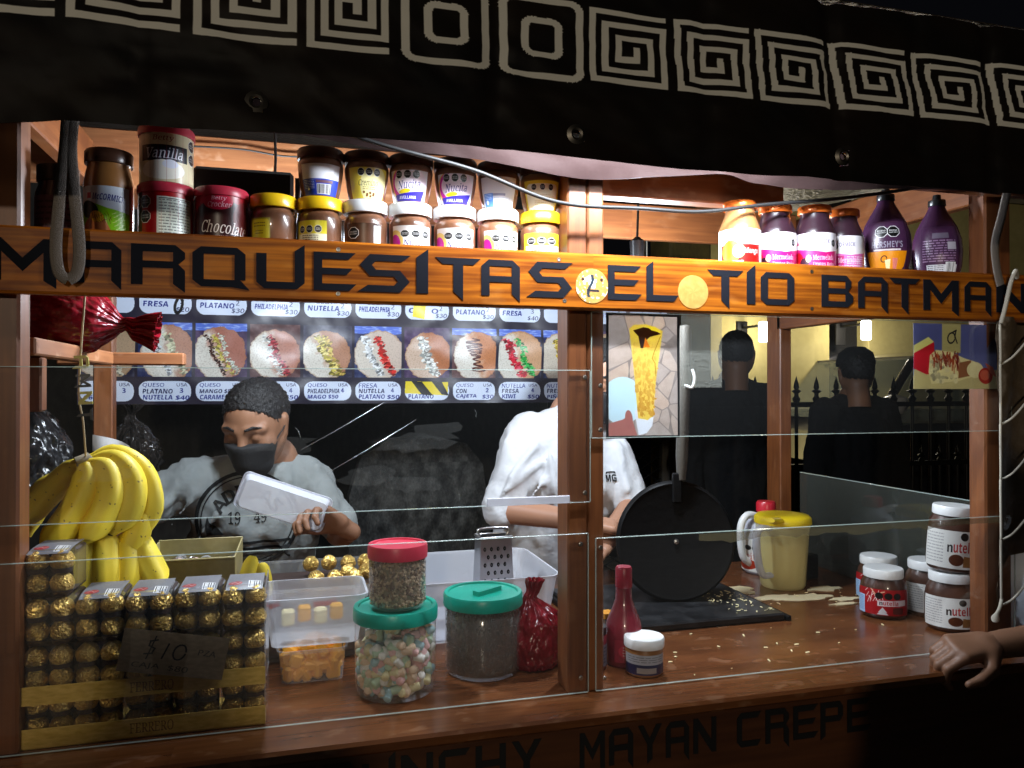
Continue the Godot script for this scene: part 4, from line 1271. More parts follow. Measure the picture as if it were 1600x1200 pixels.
# ================= menu banner =================
func crepe(im: Image, k: int, x: float, y: float, w: float, h: float) -> void:
	var r := RandomNumberGenerator.new()
	r.seed = 500 + k
	var n1 := noise(510 + k, 0.045)
	var n2 := noise(530 + k, 0.16)
	var c := Vector2(w * (0.5 + r.randf_range(-0.05, 0.05)), h * 0.56)
	var rad := Vector2(w * r.randf_range(0.5, 0.6), h * r.randf_range(0.46, 0.54))
	var tilt := r.randf_range(0.15, 0.5)
	var bg: Color = [lin(0.03, 0.03, 0.06), lin(0.02, 0.03, 0.10), lin(0.05, 0.025, 0.08), lin(0.08, 0.03, 0.03)][k % 4]
	var dough: Color = [lin(0.50, 0.36, 0.24), lin(0.48, 0.27, 0.19), lin(0.40, 0.17, 0.12), lin(0.46, 0.22, 0.16), lin(0.44, 0.24, 0.15), lin(0.60, 0.50, 0.42), lin(0.47, 0.20, 0.10), lin(0.58, 0.26, 0.13), lin(0.62, 0.38, 0.22), lin(0.55, 0.42, 0.30)][k % 10]
	var pale: Color = lin(0.74, 0.72, 0.64)
	var split := r.randf_range(-0.1, 0.15)
	for py in int(h):
		for px in int(w):
			var p := Vector2(px, py)
			var q := (p - c) / rad
			q = q.rotated(tilt)
			var d := q.length() + n1.get_noise_2d(px, py) * 0.07
			var col := bg.lerp(bg.lightened(0.25), clampf(n1.get_noise_2d(px * 0.5, py * 0.5 + 40) + 0.3, 0, 1))
			if k in [1, 2, 5, 7, 8, 9] and py < h * (0.14 + 0.03 * n1.get_noise_2d(px * 0.3, 3)): col = lin(0.12, 0.20, 0.62).lerp(lin(0.5, 0.62, 0.9), clampf(n1.get_noise_2d(px * 0.6, py * 3.0) * 1.6, 0, 1))
			if d < 1.0:
				var f := clampf((q.x - split + n1.get_noise_2d(px * 0.6, py * 0.6) * 0.35) * 2.2 + 0.5, 0, 1)
				col = pale.lerp(dough, f if k in [2, 3, 4, 7, 8, 1] else 0.35 + 0.65 * f)
				col = col.lerp(dough.darkened(0.45), clampf(n2.get_noise_2d(px, py) * 0.4, 0, 0.4))
				if d > 0.93: col = col.lerp(lin(0.30, 0.15, 0.07), (d - 0.93) * 8.0)
			im.set_pixel(int(x) + px, int(y) + py, col)
	var rows := []
	match k:
		1: rows = [[-0.16, lin(0.78, 0.82, 0.85), 7.0], [0.12, lin(0.70, 0.70, 0.46), 8.0]]
		2: rows = [[-0.12, lin(0.07, 0.02, 0.01), 5.0], [0.02, lin(0.62, 0.52, 0.10), 6.0], [0.14, lin(0.66, 0.70, 0.58), 5.0]]
		3: rows = [[-0.06, lin(0.75, 0.75, 0.7), 7.0], [0.05, lin(0.5, 0.04, 0.06), 7.0]]
		4: rows = [[0.12, lin(0.72, 0.52, 0.12), 7.0], [0.0, lin(0.78, 0.66, 0.16), 9.0]]
		5: rows = [[-0.18, lin(0.85, 0.88, 0.88), 9.0], [0.08, lin(0.70, 0.03, 0.02), 9.0]]
		6: rows = [[-0.04, lin(0.76, 0.80, 0.74), 11.0], [0.01, lin(0.88, 0.88, 0.82), 8.0]]
		7: rows = []
		8: rows = [[-0.14, lin(0.66, 0.02, 0.05), 10.0], [0.12, lin(0.05, 0.50, 0.10), 8.0]]
		9: rows = [[-0.05, lin(0.7, 0.5, 0.05), 8.0], [0.1, lin(0.05, 0.4, 0.12), 7.0]]
		_: rows = [[0.0, lin(0.75, 0.70, 0.55), 9.0]]
	var o := Vector2(x, y)
	for row in rows:
		for q in 120:
			var f := r.randf()
			var spread: float = row[2] * 0.9
			var p := o + Vector2(c.x + (row[0] + lerpf(-0.17, 0.19, f) + 0.03 * sin(f * 9.0)) * w + r.randfn() * spread * 0.7, c.y + lerpf(-0.36, 0.38, f) * h + r.randf_range(-3, 3))
			var cc: Color = row[1]
			cc = cc.darkened(r.randf() * 0.55) if q % 3 else cc.lightened(0.35 * r.randf())
			fill_ellipse(im, p, Vector2(row[2] * r.randf_range(0.35, 0.95), row[2] * r.randf_range(0.18, 0.45)), cc, r.randf_range(-0.9, 0.5))
	if k == 7:
		for pass_ in 2:
			var pts := []
			for q in 70:
				var f := q / 69.0
				pts.append(o + Vector2(c.x + (-0.08 + (0.13 + 0.05 * sin(f * 7.0)) * sin(f * (38.0 + pass_ * 9.0)) + 0.14 * f) * w, c.y + lerpf(-0.36, 0.30, f) * h))
			draw_path(im, pts, 3.0, lin(0.09, 0.018, 0.01))

func menu_banner() -> void:
	var s := 900.0
	var im := pic(int(1.98 * s), int(0.5 * s), lin(0.035, 0.03, 0.05))
	var blue := Color(0.08, 0.14, 0.5)
	var ink := Color(0.1, 0.12, 0.32)
	var tags_up := [["", "30", ""], ["", "FRESA", "$20"], ["", "PLATANO", "$30"], ["QUESO", "PHILADELPHIA", "$30"], ["BOLA", "NUTELLA", "$30"], ["BOLA", "PHILADELPHIA", "$30"], ["", "C      O", "$30"], ["", "PLATANO", "$30"], ["FRESA", "FRESA", "$40"], ["", "", "$30"], ["QUESO", "CAJETA", "$30"], ["QUESO", "", "$30"]]
	var tags := [["", "", "$60"], ["QUESO", "PLATANO", "NUTELLA"], ["QUESO", "MANGO $50", "CARAMELO"], ["QUESO", "FRESA", "MAGO $50"], ["QUESO", "PHILADELPHIA", "MAGO $50"], ["FRESA", "NUTELLA", "PLATANO"], ["", "", "PLATANO"], ["QUESO", "CON", "CAJETA"], ["NUTELLA", "FRESA", "KIWI"], ["NUTELLA", "FRESA", "PIÑA"], ["QUESO", "", ""], ["QUESO", "", ""]]
	var price := ["", "$40", "", "$50", "", "$50", "", "$30", "$50", "$50", "$30", "$30"]
	for k in 12:
		var x := 0.165 * k * s
		var w := 0.165 * s
		crepe(im, k, x + 4, 0.243 * s, w - 8, 0.172 * s)
		crepe(im, (k * 3 + 5) % 10, x + 2, 0.01 * s, w - 4, 0.135 * s)
		fill_poly(im, round_rect(x + 6, 0.150 * s, w - 12, 0.066 * s, 24), Color(0.86, 0.9, 0.97))
		fill_poly(im, round_rect(x + 6, 0.427 * s, w - 12, 0.063 * s, 24), Color(0.86, 0.9, 0.97))
		var tu: Array = tags_up[k]
		if tu[0]: draw_text(im, tu[0], Vector2(x + 42, 0.156 * s), Vector2(44, 13), ink, sans, 0.0, 0.1)
		if tu[1]: draw_text(im, tu[1], Vector2(x + 16, 0.177 * s), Vector2(minf(13.0 * tu[1].length(), 92), 15), blue, sans_bold, 0.0, 0.12)
		if tu[2]:
			draw_text(im, tu[2], Vector2(x + w - 48, 0.193 * s), Vector2(34, 14), ink, sans, 0.0, 0.15)
			draw_text(im, "2" if k != 8 else "3", Vector2(x + w - 36, 0.168 * s), Vector2(9, 14), ink, sans)
		var td: Array = tags[k]
		for q in 3:
			if td[q]: draw_text(im, td[q], Vector2(x + 16, (0.433 + 0.0185 * q) * s), Vector2(minf(11.0 * td[q].length(), 92), 13), blue if q != 1 else ink, sans if q == 0 else sans_bold, 0.0, 0.12)
		draw_text(im, "USA", Vector2(x + w - 44, 0.433 * s), Vector2(28, 9), ink, sans)
		draw_text(im, ["3", "3", "2", "4", "4", "4", "4", "2", "4", "4", "2", "2"][k], Vector2(x + w - 36, 0.449 * s), Vector2(9, 13), blue, sans_bold)
		if price[k]: draw_text(im, price[k], Vector2(x + w - 48, 0.471 * s), Vector2(36, 14), blue, sans_bold, 0.0, 0.15)
	# tape over one dish, and the thick handwritten zero
	var tx := 0.165 * 6 * s
	fill_poly(im, PackedVector2Array([Vector2(tx + 34, 0.135 * s), Vector2(tx + 72, 0.14 * s), Vector2(tx + 66, 0.214 * s), Vector2(tx + 28, 0.206 * s)]), Color(0.93, 0.86, 0.02))
	fill_poly(im, PackedVector2Array([Vector2(tx + 8, 0.425 * s), Vector2(tx + 140, 0.428 * s), Vector2(tx + 138, 0.474 * s), Vector2(tx + 6, 0.466 * s)]), Color(0.88, 0.8, 0.05))
	for q in 2:
		fill_poly(im, PackedVector2Array([Vector2(tx + 26 + q * 62, 0.425 * s), Vector2(tx + 58 + q * 62, 0.427 * s), Vector2(tx + 92 + q * 50, 0.474 * s), Vector2(tx + 58 + q * 62, 0.471 * s)]), Color(0.03, 0.03, 0.04))
	var ox := 0.165 * 1 * s + 108
	draw_path(im, Array(ellipse_pts(Vector2(ox, 0.188 * s), Vector2(9, 22), 0.2, 20)), 7.0, Color(0.02, 0.02, 0.04))
	im.adjust_bcs(0.93, 1.12, 1.05)
	var m := mat_tex(tex(im), 0.36)
	m.backlight_enabled = true
	m.backlight = Color(0.12, 0.12, 0.12)
	var t := thing("menu_banner", "glossy vinyl menu banner of crepe photos with handwritten price tags", "banner", Vector3(0.33, 1.5, -1.3))
	var n := noise(91, 1.0, FastNoiseLite.TYPE_SIMPLEX_SMOOTH, 2)
	var b := MB.new()
	sheet(b, 100, 26, func(u, v): return Vector3(-0.99 + 1.98 * u, 0.5 - 0.5 * v, 0.012 * n.get_noise_2d(u * 5.0, v * 2.0) + 0.004 * n.get_noise_2d(u * 16.0, v * 5.0)), 0.001)
	part(t, "vinyl_sheet", b.mesh(), m)
	part(t, "hem_rod", tube_mesh([Vector3(-1.0, 0.504, 0), Vector3(1.0, 0.504, 0)], [0.008], 10), M.pole)
	for x in [-0.9, 0.0, 0.9]:
		part(t, "hanging_cord", tube_mesh([Vector3(x, 0.512, 0), Vector3(x, 0.80, 0.0)], [0.003], 6), M.cord)

# ================= posters on the panes =================
func posters() -> void:
	# crepe roll held in a hand, before paving
	var im := pic(300, 480, lin(0.52, 0.46, 0.42))
	var n := noise(95, 0.02)
	var r := RandomNumberGenerator.new()
	r.seed = 4
	var stones := []
	for q in 34: stones.append(Vector2(r.randf() * 300, r.randf() * 480))
	for x in 300:
		for y in 480:
			var d1 := 1e9
			var d2 := 1e9
			var id := 0
			for q in stones.size():
				var d: float = stones[q].distance_squared_to(Vector2(x, y))
				if d < d1:
					d2 = d1
					d1 = d
					id = q
				elif d < d2: d2 = d
			var c := lin(0.60, 0.50, 0.42).lerp(lin(0.46, 0.42, 0.40), fmod(id * 0.37, 1.0))
			if sqrt(d2) - sqrt(d1) < 4.0: c = lin(0.33, 0.29, 0.27)
			im.set_pixel(x, y, c.lightened(0.12 * n.get_noise_2d(x, y) + 0.08))
	fill_ellipse(im, Vector2(60, 340), Vector2(92, 95), lin(0.62, 0.74, 0.78))
	fill_poly(im, PackedVector2Array([Vector2(0, 430), Vector2(60, 415), Vector2(95, 395), Vector2(125, 480), Vector2(0, 480)]), lin(0.52, 0.27, 0.24))
	fill_ellipse(im, Vector2(88, 415), Vector2(17, 38), lin(0.50, 0.25, 0.23), -0.1)
	fill_poly(im, PackedVector2Array([Vector2(112, 380), Vector2(200, 360), Vector2(190, 440), Vector2(165, 470), Vector2(130, 478)]), lin(0.70, 0.73, 0.76))
	fill_poly(im, PackedVector2Array([Vector2(88, 52), Vector2(110, 38), Vector2(160, 34), Vector2(205, 46), Vector2(236, 60), Vector2(228, 110), Vector2(206, 260), Vector2(194, 400), Vector2(170, 418), Vector2(128, 410), Vector2(112, 250), Vector2(96, 120)]), lin(0.74, 0.62, 0.18))
	for q in 240:
		var f := r.randf()
		fill_ellipse(im, Vector2(lerpf(100 + f * 26, 226 - f * 30, r.randf()), 70 + f * 330), Vector2(r.randf_range(2, 8), r.randf_range(2, 12)), lin(0.74, 0.62, 0.20).lerp(lin(0.60, 0.38, 0.07), clampf(f * 0.9 + r.randf_range(-0.2, 0.2), 0, 1)))
	fill_poly(im, PackedVector2Array([Vector2(104, 60), Vector2(150, 46), Vector2(190, 52), Vector2(228, 72), Vector2(180, 84), Vector2(160, 100), Vector2(150, 130), Vector2(138, 130), Vector2(128, 84)]), lin(0.10, 0.04, 0.018))
	fill_poly(im, PackedVector2Array([Vector2(158, 86), Vector2(180, 126), Vector2(150, 128)]), lin(0.8, 0.38, 0.01))
	fill_poly(im, PackedVector2Array([Vector2(160, 40), Vector2(204, 44), Vector2(224, 66), Vector2(186, 58)]), lin(0.78, 0.66, 0.1))
	draw_path(im, [Vector2(226, 82), Vector2(196, 150), Vector2(190, 170), Vector2(202, 190), Vector2(206, 240)], 3, lin(0.45, 0.28, 0.03))
	im.adjust_bcs(1.12, 1.0, 1.0)
	var m := mat_tex(tex(im), 0.4)
	m.backlight_enabled = true
	m.backlight = Color(1.0, 1.0, 1.0)
	var fl := func(w: float, h: float) -> ArrayMesh:
		var b := MB.new()
		sheet(b, 8, 10, func(u, v): return Vector3((u - 0.5) * w, h * (1.0 - v), 0.0012 * sin(u * 5.0 + v * 3.0)), 0.0006)
		return b.mesh()
	var p1 := thing("crepe_poster", "upright poster of a rolled yellow crepe taped behind the right pane", "poster", Vector3(0.6105, 1.4625, -0.003), 0.0, "posters on the panes")
	part(p1, "printed_sheet", fl.call(0.139, 0.2225), m)
	for e in [-1.0, 1.0]:
		part(p1, "border", box_mesh(Vector3(0.005, 0.231, 0.0012), 0.0003, Vector3(0.0715 * e, 0.111, 0)), M.black_plastic)
		part(p1, "border", box_mesh(Vector3(0.138, 0.005, 0.0012), 0.0003, Vector3(0, 0.111 + 0.113 * e, 0)), M.black_plastic)
	# dessert poster
	var jm := pic(420, 270, lin(0.20, 0.22, 0.40))
	jm.fill_rect(Rect2i(0, 190, 420, 80), lin(0.62, 0.56, 0.32))
	jm.fill_rect(Rect2i(140, 0, 96, 120), lin(0.55, 0.50, 0.28))
	draw_path(jm, Array(ellipse_pts(Vector2(188, 58), Vector2(18, 22), 0.4, 16)), 6, lin(0.03, 0.03, 0.05))
	draw_path(jm, [Vector2(196, 34), Vector2(212, 26), Vector2(206, 50), Vector2(218, 78)], 6, lin(0.03, 0.03, 0.05))
	fill_poly(jm, PackedVector2Array([Vector2(0, 120), Vector2(100, 74), Vector2(106, 206), Vector2(64, 210), Vector2(0, 186)]), lin(0.60, 0.02, 0.05))
	fill_poly(jm, PackedVector2Array([Vector2(0, 92), Vector2(72, 56), Vector2(100, 76), Vector2(0, 124)]), lin(0.72, 0.68, 0.34))
	fill_poly(jm, PackedVector2Array([Vector2(80, 130), Vector2(110, 108), Vector2(190, 116), Vector2(250, 140), Vector2(330, 160), Vector2(350, 205), Vector2(230, 236), Vector2(90, 250), Vector2(74, 200)]), lin(0.74, 0.68, 0.42))
	for q in 60:
		fill_ellipse(jm, Vector2(r.randf_range(85, 225), r.randf_range(125, 240)), Vector2(r.randf_range(5, 14), r.randf_range(5, 12)), lin(0.80, 0.74, 0.50).darkened(r.randf() * 0.25))
	for q in 50:
		var a := Vector2(r.randf_range(90, 230), r.randf_range(112, 150))
		draw_line(jm, a, a + Vector2(r.randf_range(-14, 22), r.randf_range(10, 60)), r.randf_range(2, 6), [lin(0.42, 0.09, 0.04), lin(0.5, 0.12, 0.03), lin(0.30, 0.05, 0.03)][q % 3])
	fill_poly(jm, PackedVector2Array([Vector2(230, 160), Vector2(290, 150), Vector2(285, 215), Vector2(225, 226)]), lin(0.40, 0.20, 0.09))
	fill_ellipse(jm, Vector2(310, 190), Vector2(42, 34), lin(0.74, 0.70, 0.46))
	fill_ellipse(jm, Vector2(362, 215), Vector2(36, 34), lin(0.50, 0.05, 0.03))
	fill_ellipse(jm, Vector2(358, 212), Vector2(24, 22), lin(0.62, 0.20, 0.12))
	fill_poly(jm, PackedVector2Array([Vector2(360, 160), Vector2(400, 178), Vector2(416, 220), Vector2(388, 206)]), lin(0.6, 0.16, 0.10))
	jm.adjust_bcs(1.05, 1.0, 1.0)
	var m2 := mat_tex(tex(jm), 0.4)
	m2.backlight_enabled = true
	m2.backlight = Color(1.0, 1.0, 1.0)
	var p2 := thing("dessert_poster", "wide poster of a chocolate drizzled dessert with red fruit behind the right pane", "poster", Vector3(1.3235, 1.549, -0.003), 0.0, "posters on the panes")
	part(p2, "printed_sheet", fl.call(0.215, 0.136), m2)
	# bubbled clear film
	var nb := noise(96, 1.0)
	var b := MB.new()
	sheet(b, 50, 80, func(u, v): return Vector3((u - 0.5) * 0.086, 0.136 * (1.0 - v), 0.0006 + 0.0045 * maxf(0.0, nb.get_noise_2d(u * 26.0, v * 34.0) - 0.18)), 0.0003)
	var fm := clear(Color(0.75, 0.76, 0.72), 0.2, 0.1)
	solo("plastic_film", "cloudy bubbled plastic film stuck on the pane beside the crepe poster", "plastic film", b.mesh(), fm, Vector3(0.732, 1.552, -0.006))

# ================= goods on the top shelf =================
const SHELF := 1.785

func label(to: Node, im: Image, r0: float, r1: float, y0: float, y1: float, width: float, turn: float, squash := Vector2.ONE, bow := 0.0) -> void:
	part(to, "label", label_mesh(r0 + 0.0005, r1 + 0.0005, y0, y1, width, squash, bow), mat_tex(tex(im), 0.35), Vector3.ZERO, Vector3(0, turn, 0))

func pic_spread(kind: int) -> Image:
	var im := pic(320, 200, Color(0.93, 0.93, 0.95))
	match kind:
		0: # blue back label with barcode
			im.fill_rect(Rect2i(0, 96, 320, 104), Color(0.16, 0.26, 0.72))
			small_print(im, 14, 104, 96, 6, 10, Color(0.75, 0.8, 0.95))
			fill_poly(im, PackedVector2Array([Vector2(40, 168), Vector2(66, 168), Vector2(53, 146)]), Color(0.9, 0.92, 1.0))
			im.fill_rect(Rect2i(120, 104, 140, 18), Color(0.45, 0.32, 0.38))
			barcode(im, 128, 128, 120, 64)
		1: # yellow label with dark lettering
			im.fill(Color(0.93, 0.84, 0.30))
			fill_ellipse(im, Vector2(210, 120), Vector2(120, 130), Color(0.95, 0.92, 0.66))
			for q in 3: seal(im, Vector2(100 + q * 62, 30), 28)
			draw_text(im, "Cremino", Vector2(74, 78), Vector2(160, 40), Color(0.25, 0.16, 0.05), serif, 0.0, 0.2)
			small_print(im, 110, 126, 110, 2, 12, Color(0.5, 0.35, 0.15))
			for q in 7: fill_ellipse(im, Vector2(120 + (q * 29) % 90, 160 + (q * 13) % 30), Vector2(11, 8), Color(0.45, 0.27, 0.12))
		2, 3: # pink and blue label
			fill_ellipse(im, Vector2(90, 100), Vector2(96, 110), Color(0.93, 0.78, 0.35))
			fill_ellipse(im, Vector2(100, 96), Vector2(92, 104), Color(0.80, 0.12, 0.62))
			fill_ellipse(im, Vector2(170, 86), Vector2(140, 96), Color(0.95, 0.90, 0.94))
			for q in 3: seal(im, Vector2(80 + q * 70, 28), 30)
			draw_text(im, "Nucita", Vector2(60, 70), Vector2(190, 54), Color(0.09, 0.10, 0.45), serif, -0.05, 0.25)
			fill_ellipse(im, Vector2(120, 138), Vector2(52, 15), Color(0.93, 0.80, 0.12), -0.1)
			fill_poly(im, PackedVector2Array([Vector2(20, 160), Vector2(300, 132), Vector2(280, 200), Vector2(30, 200)]), Color(0.20, 0.16, 0.62))
			draw_text(im, "AVELLANA", Vector2(64, 168), Vector2(160, 20), Color(0.9, 0.9, 1.0))
		4: # white back, small blue corner
			im.fill_rect(Rect2i(20, 110, 90, 90), Color(0.35, 0.55, 0.85))
			small_print(im, 26, 116, 74, 4, 10, Color(0.85, 0.9, 1.0))
			im.fill_rect(Rect2i(110, 112, 110, 16), Color(0.62, 0.62, 0.72))
			fill_ellipse(im, Vector2(52, 172), Vector2(14, 16), Color(0.92, 0.95, 1.0))
			small_print(im, 120, 140, 150, 5, 11, Color(0.8, 0.82, 0.86))
		5: # white and yellow
			im.fill(Color(0.93, 0.86, 0.25))
			fill_poly(im, round_rect(18, 22, 284, 220, 40), Color(0.95, 0.94, 0.86))
			for q in 3: seal(im, Vector2(90 + q * 72, 46), 24)
			small_print(im, 84, 96, 150, 2, 16, Color(0.82, 0.76, 0.6))
			small_print(im, 90, 140, 150, 3, 12, Color(0.85, 0.8, 0.66))
		6: # strip with three seals, pink
			im.fill(Color(0.95, 0.94, 0.93))
			fill_ellipse(im, Vector2(26, 150), Vector2(66, 110), Color(0.92, 0.80, 0.45))
			fill_ellipse(im, Vector2(24, 170), Vector2(46, 90), Color(0.78, 0.10, 0.6))
			for q in 3: seal(im, Vector2(104 + q * 82, 76), 36)
			draw_text(im, "Nucita", Vector2(90, 130), Vector2(180, 50), Color(0.12, 0.12, 0.5), serif, 0.0, 0.2)
		7: # yellow with seals
			im.fill(Color(0.86, 0.80, 0.18))
			im.fill_rect(Rect2i(20, 120, 300, 80), Color(0.94, 0.93, 0.80))
			for q in 3: seal(im, Vector2(70 + q * 84, 78), 37)
			small_print(im, 70, 132, 170, 3, 18, Color(0.3, 0.16, 0.06))
		8: # small olive yellow label
			im.fill(Color(0.62, 0.58, 0.10))
			fill_poly(im, round_rect(14, 12, 292, 176, 30), Color(0.80, 0.74, 0.12))
			small_print(im, 60, 40, 190, 2, 26, Color(0.42, 0.36, 0.06))
			small_print(im, 90, 110, 130, 2, 22, Color(0.42, 0.36, 0.06))
		9: # dark with one seal
			im.fill(Color(0.30, 0.18, 0.10))
			seal(im, Vector2(70, 90), 56)
			im.fill_rect(Rect2i(250, 20, 70, 180), Color(0.92, 0.92, 0.92))
			small_print(im, 258, 30, 56, 12, 12, Color(0.4, 0.4, 0.4))
	return im

func low_jar(name_: String, lbl: String, x: float, z: float, lid: Material, body: Material, im: Image, wid: float, turn: float, grp: String) -> void:
	var t := thing(name_, lbl, "jar", Vector3(x, SHELF, z), -atan2(x, 1.306 - z), grp)
	part(t, "glass_body", lathe_mesh([Vector2(0, 0), Vector2(0.033, 0), Vector2(0.0375, 0.005), Vector2(0.0378, 0.055), Vector2(0.0355, 0.063), Vector2(0.032, 0.067), Vector2(0.032, 0.075), Vector2(0, 0.075)], 36), body, Vector3.ZERO, Vector3(0, turn, 0))
	part(t, "lid", lathe_mesh([Vector2(0.033, 0.0705), Vector2(0.0385, 0.0705), Vector2(0.0388, 0.072), Vector2(0.0388, 0.089), Vector2(0.037, 0.0915), Vector2(0, 0.0915)], 40), lid)
	label(t, im, 0.0376, 0.0378, 0.012, 0.05, wid, turn)

func tall_jar(name_: String, lbl: String, x: float, z: float, body: Material, im: Image, turn: float, grp: String) -> void:
	var t := thing(name_, lbl, "jar", Vector3(x, SHELF + 0.0915, z), -atan2(x, 1.306 - z), grp)
	part(t, "glass_body", lathe_mesh([Vector2(0, 0), Vector2(0.028, 0), Vector2(0.030, 0.003), Vector2(0.034, 0.02), Vector2(0.0375, 0.042), Vector2(0.0390, 0.056), Vector2(0.0385, 0.062), Vector2(0.036, 0.066), Vector2(0.035, 0.07), Vector2(0, 0.07)], 36), body, Vector3.ZERO, Vector3(0, turn, 0))
	part(t, "lid", lathe_mesh([Vector2(0.034, 0.068), Vector2(0.0395, 0.068), Vector2(0.0398, 0.07), Vector2(0.0398, 0.083), Vector2(0.038, 0.0855), Vector2(0, 0.0855)], 40), M.brown_lid)
	label(t, im, 0.0300, 0.0388, 0.003, 0.055, 1.9, turn, Vector2.ONE, 0.0013)

func shelf_goods() -> void:
	var lowg := "lower row of spread jars on the shelf"
	var upg := "upper row of spread jars on the shelf"
	low_jar("spread_jar", "yellow lidded brown spread jar with olive label right of the chocolate tin", -0.047, -0.07, M.yellow_lid, M.spread, pic_spread(8), 1.0, -0.65, lowg)
	low_jar("spread_jar", "yellow lidded spread jar under the blue barcode jar", 0.030, -0.07, M.yellow_lid, M.spread, pic_spread(7), 1.5, -0.45, lowg)
	low_jar("spread_jar", "white lidded plain brown spread jar under the yellow labelled jar", 0.108, -0.07, M.white_plastic, M.spread, pic_spread(9), 1.7, -0.1, lowg)
	low_jar("spread_jar", "white lidded two-colour spread jar left of its two twins, under the boldest purple script", 0.187, -0.07, M.white_plastic, M.spread_duo, pic_spread(6), 2.0, 0.1, lowg)
	low_jar("spread_jar", "white lidded two-colour spread jar in the middle of three alike", 0.268, -0.07, M.white_plastic, M.spread_duo, pic_spread(6), 2.0, 0.05, lowg)
	low_jar("spread_jar", "white lidded two-colour spread jar beside the last yellow lidded jar", 0.349, -0.07, M.white_plastic, M.spread_duo, pic_spread(6), 1.9, 0.25, lowg)
	low_jar("spread_jar", "yellow lidded spread jar next to the bright centre post", 0.4315, -0.07, M.yellow_lid, M.spread, pic_spread(7), 2.0, 0.1, lowg)
	tall_jar("spread_jar", "tapered spread jar with blue and barcode back label, leftmost of upper row", 0.031, -0.07, M.spread, pic_spread(0), 0.0, upg)
	tall_jar("spread_jar", "tapered brown spread jar with yellow label and dark serif script", 0.110, -0.072, M.spread, pic_spread(1), 0.1, upg)
	tall_jar("spread_jar", "tapered pink spread jar with purple script, left of its paler twin", 0.188, -0.068, M.spread_duo, pic_spread(2), -0.1, upg)
	tall_jar("spread_jar", "tapered pink spread jar with purple script, crossed by the black cable", 0.269, -0.07, M.spread_duo, pic_spread(3), 0.05, upg)
	tall_jar("spread_jar", "tapered spread jar with white back label and small blue corner", 0.350, -0.068, M.spread_duo, pic_spread(4), 0.0, upg)
	tall_jar("spread_jar", "tapered spread jar with cream and yellow label by the centre post", 0.4315, -0.07, M.caramel, pic_spread(5), 0.1, upg)
	# frosting tins
	var tin := func(name_: String, lbl: String, at: Vector3, im: Image, turn: float) -> void:
		var t := thing(name_, lbl, "tin", at, 0.0, "frosting tins at the left of the shelf")
		part(t, "tin_body", lathe_mesh([Vector2(0, 0), Vector2(0.0405, 0), Vector2(0.0412, 0.002), Vector2(0.0412, 0.084), Vector2(0, 0.084)], 40), mat(lin(0.35, 0.02, 0.03), 0.4))
		label(t, im, 0.0412, 0.0412, 0.003, 0.083, TAU, turn)
		part(t, "lid", lathe_mesh([Vector2(0.041, 0.0815), Vector2(0.0435, 0.082), Vector2(0.0438, 0.085), Vector2(0.0435, 0.094), Vector2(0.0415, 0.097), Vector2(0.038, 0.0955), Vector2(0, 0.0955)], 44), M.red_lid)
	var v := pic(640, 200, Color(0.85, 0.80, 0.66))
	v.fill_rect(Rect2i(230, 52, 190, 64), Color(0.05, 0.06, 0.12))
	draw_text(v, "Vanilla", Vector2(248, 62), Vector2(150, 44), Color(0.8, 0.8, 0.85), serif, 0.0, 0.2)
	fill_ellipse(v, Vector2(320, 152), Vector2(88, 40), Color(0.95, 0.94, 0.90))
	fill_ellipse(v, Vector2(350, 128), Vector2(30, 18), Color(0.9, 0.92, 0.98))
	seal(v, Vector2(452, 36), 26)
	seal(v, Vector2(452, 92), 26)
	draw_text(v, "Betty", Vector2(280, 14), Vector2(80, 26), Color(0.5, 0.03, 0.05), serif, 0.0, 0.2)
	var low := pic(640, 200, Color(0.66, 0.03, 0.08))
	low.fill_rect(Rect2i(200, 0, 50, 200), Color(0.26, 0.24, 0.12))
	seal(low, Vector2(218, 44), 28)
	seal(low, Vector2(268, 44), 28)
	seal(low, Vector2(268, 104), 28)
	low.fill_rect(Rect2i(318, 22, 150, 200), Color(0.90, 0.94, 0.90))
	small_print(low, 326, 34, 134, 13, 12, Color(0.45, 0.48, 0.47))
	low.fill_rect(Rect2i(326, 28, 134, 3), Color(0.1, 0.1, 0.1))
	var ch := pic(640, 200, Color(0.60, 0.06, 0.12))
	fill_ellipse(ch, Vector2(330, 150), Vector2(150, 130), Color(0.20, 0.05, 0.06))
	fill_ellipse(ch, Vector2(440, 90), Vector2(60, 70), Color(0.45, 0.14, 0.14))
	fill_ellipse(ch, Vector2(320, 30), Vector2(60, 34), Color(0.76, 0.10, 0.24))
	draw_text(ch, "Betty", Vector2(292, 8), Vector2(60, 20), Color(0.95, 0.85, 0.88), serif, 0.0, 0.2)
	draw_text(ch, "Crocker", Vector2(278, 30), Vector2(92, 22), Color(0.95, 0.85, 0.88), serif, 0.0, 0.2)
	draw_text(ch, "Chocolate", Vector2(250, 104), Vector2(196, 50), Color(0.97, 0.93, 0.90), serif, 0.06, 0.2)
	draw_text(ch, "AHORA CON MÁS SABOR", Vector2(310, 166), Vector2(120, 12), Color(0.9, 0.8, 0.8))
	seal(ch, Vector2(484, 52), 30)
	tin.call("frosting_tin", "red frosting tin showing nutrition table, under the vanilla tin", Vector3(-0.218, SHELF, -0.07), low, -0.15)
	tin.call("frosting_tin", "cream frosting tin with dark Vanilla band, stacked on the red tin", Vector3(-0.217, SHELF + 0.0955, -0.072), v, 0.0)
	tin.call("frosting_tin", "dark red frosting tin with white Chocolate script", Vector3(-0.131, SHELF, -0.07), ch, -0.05)
	# big amber jar with lime label
	var mc := pic(300, 240, Color(0.80, 0.84, 0.90))
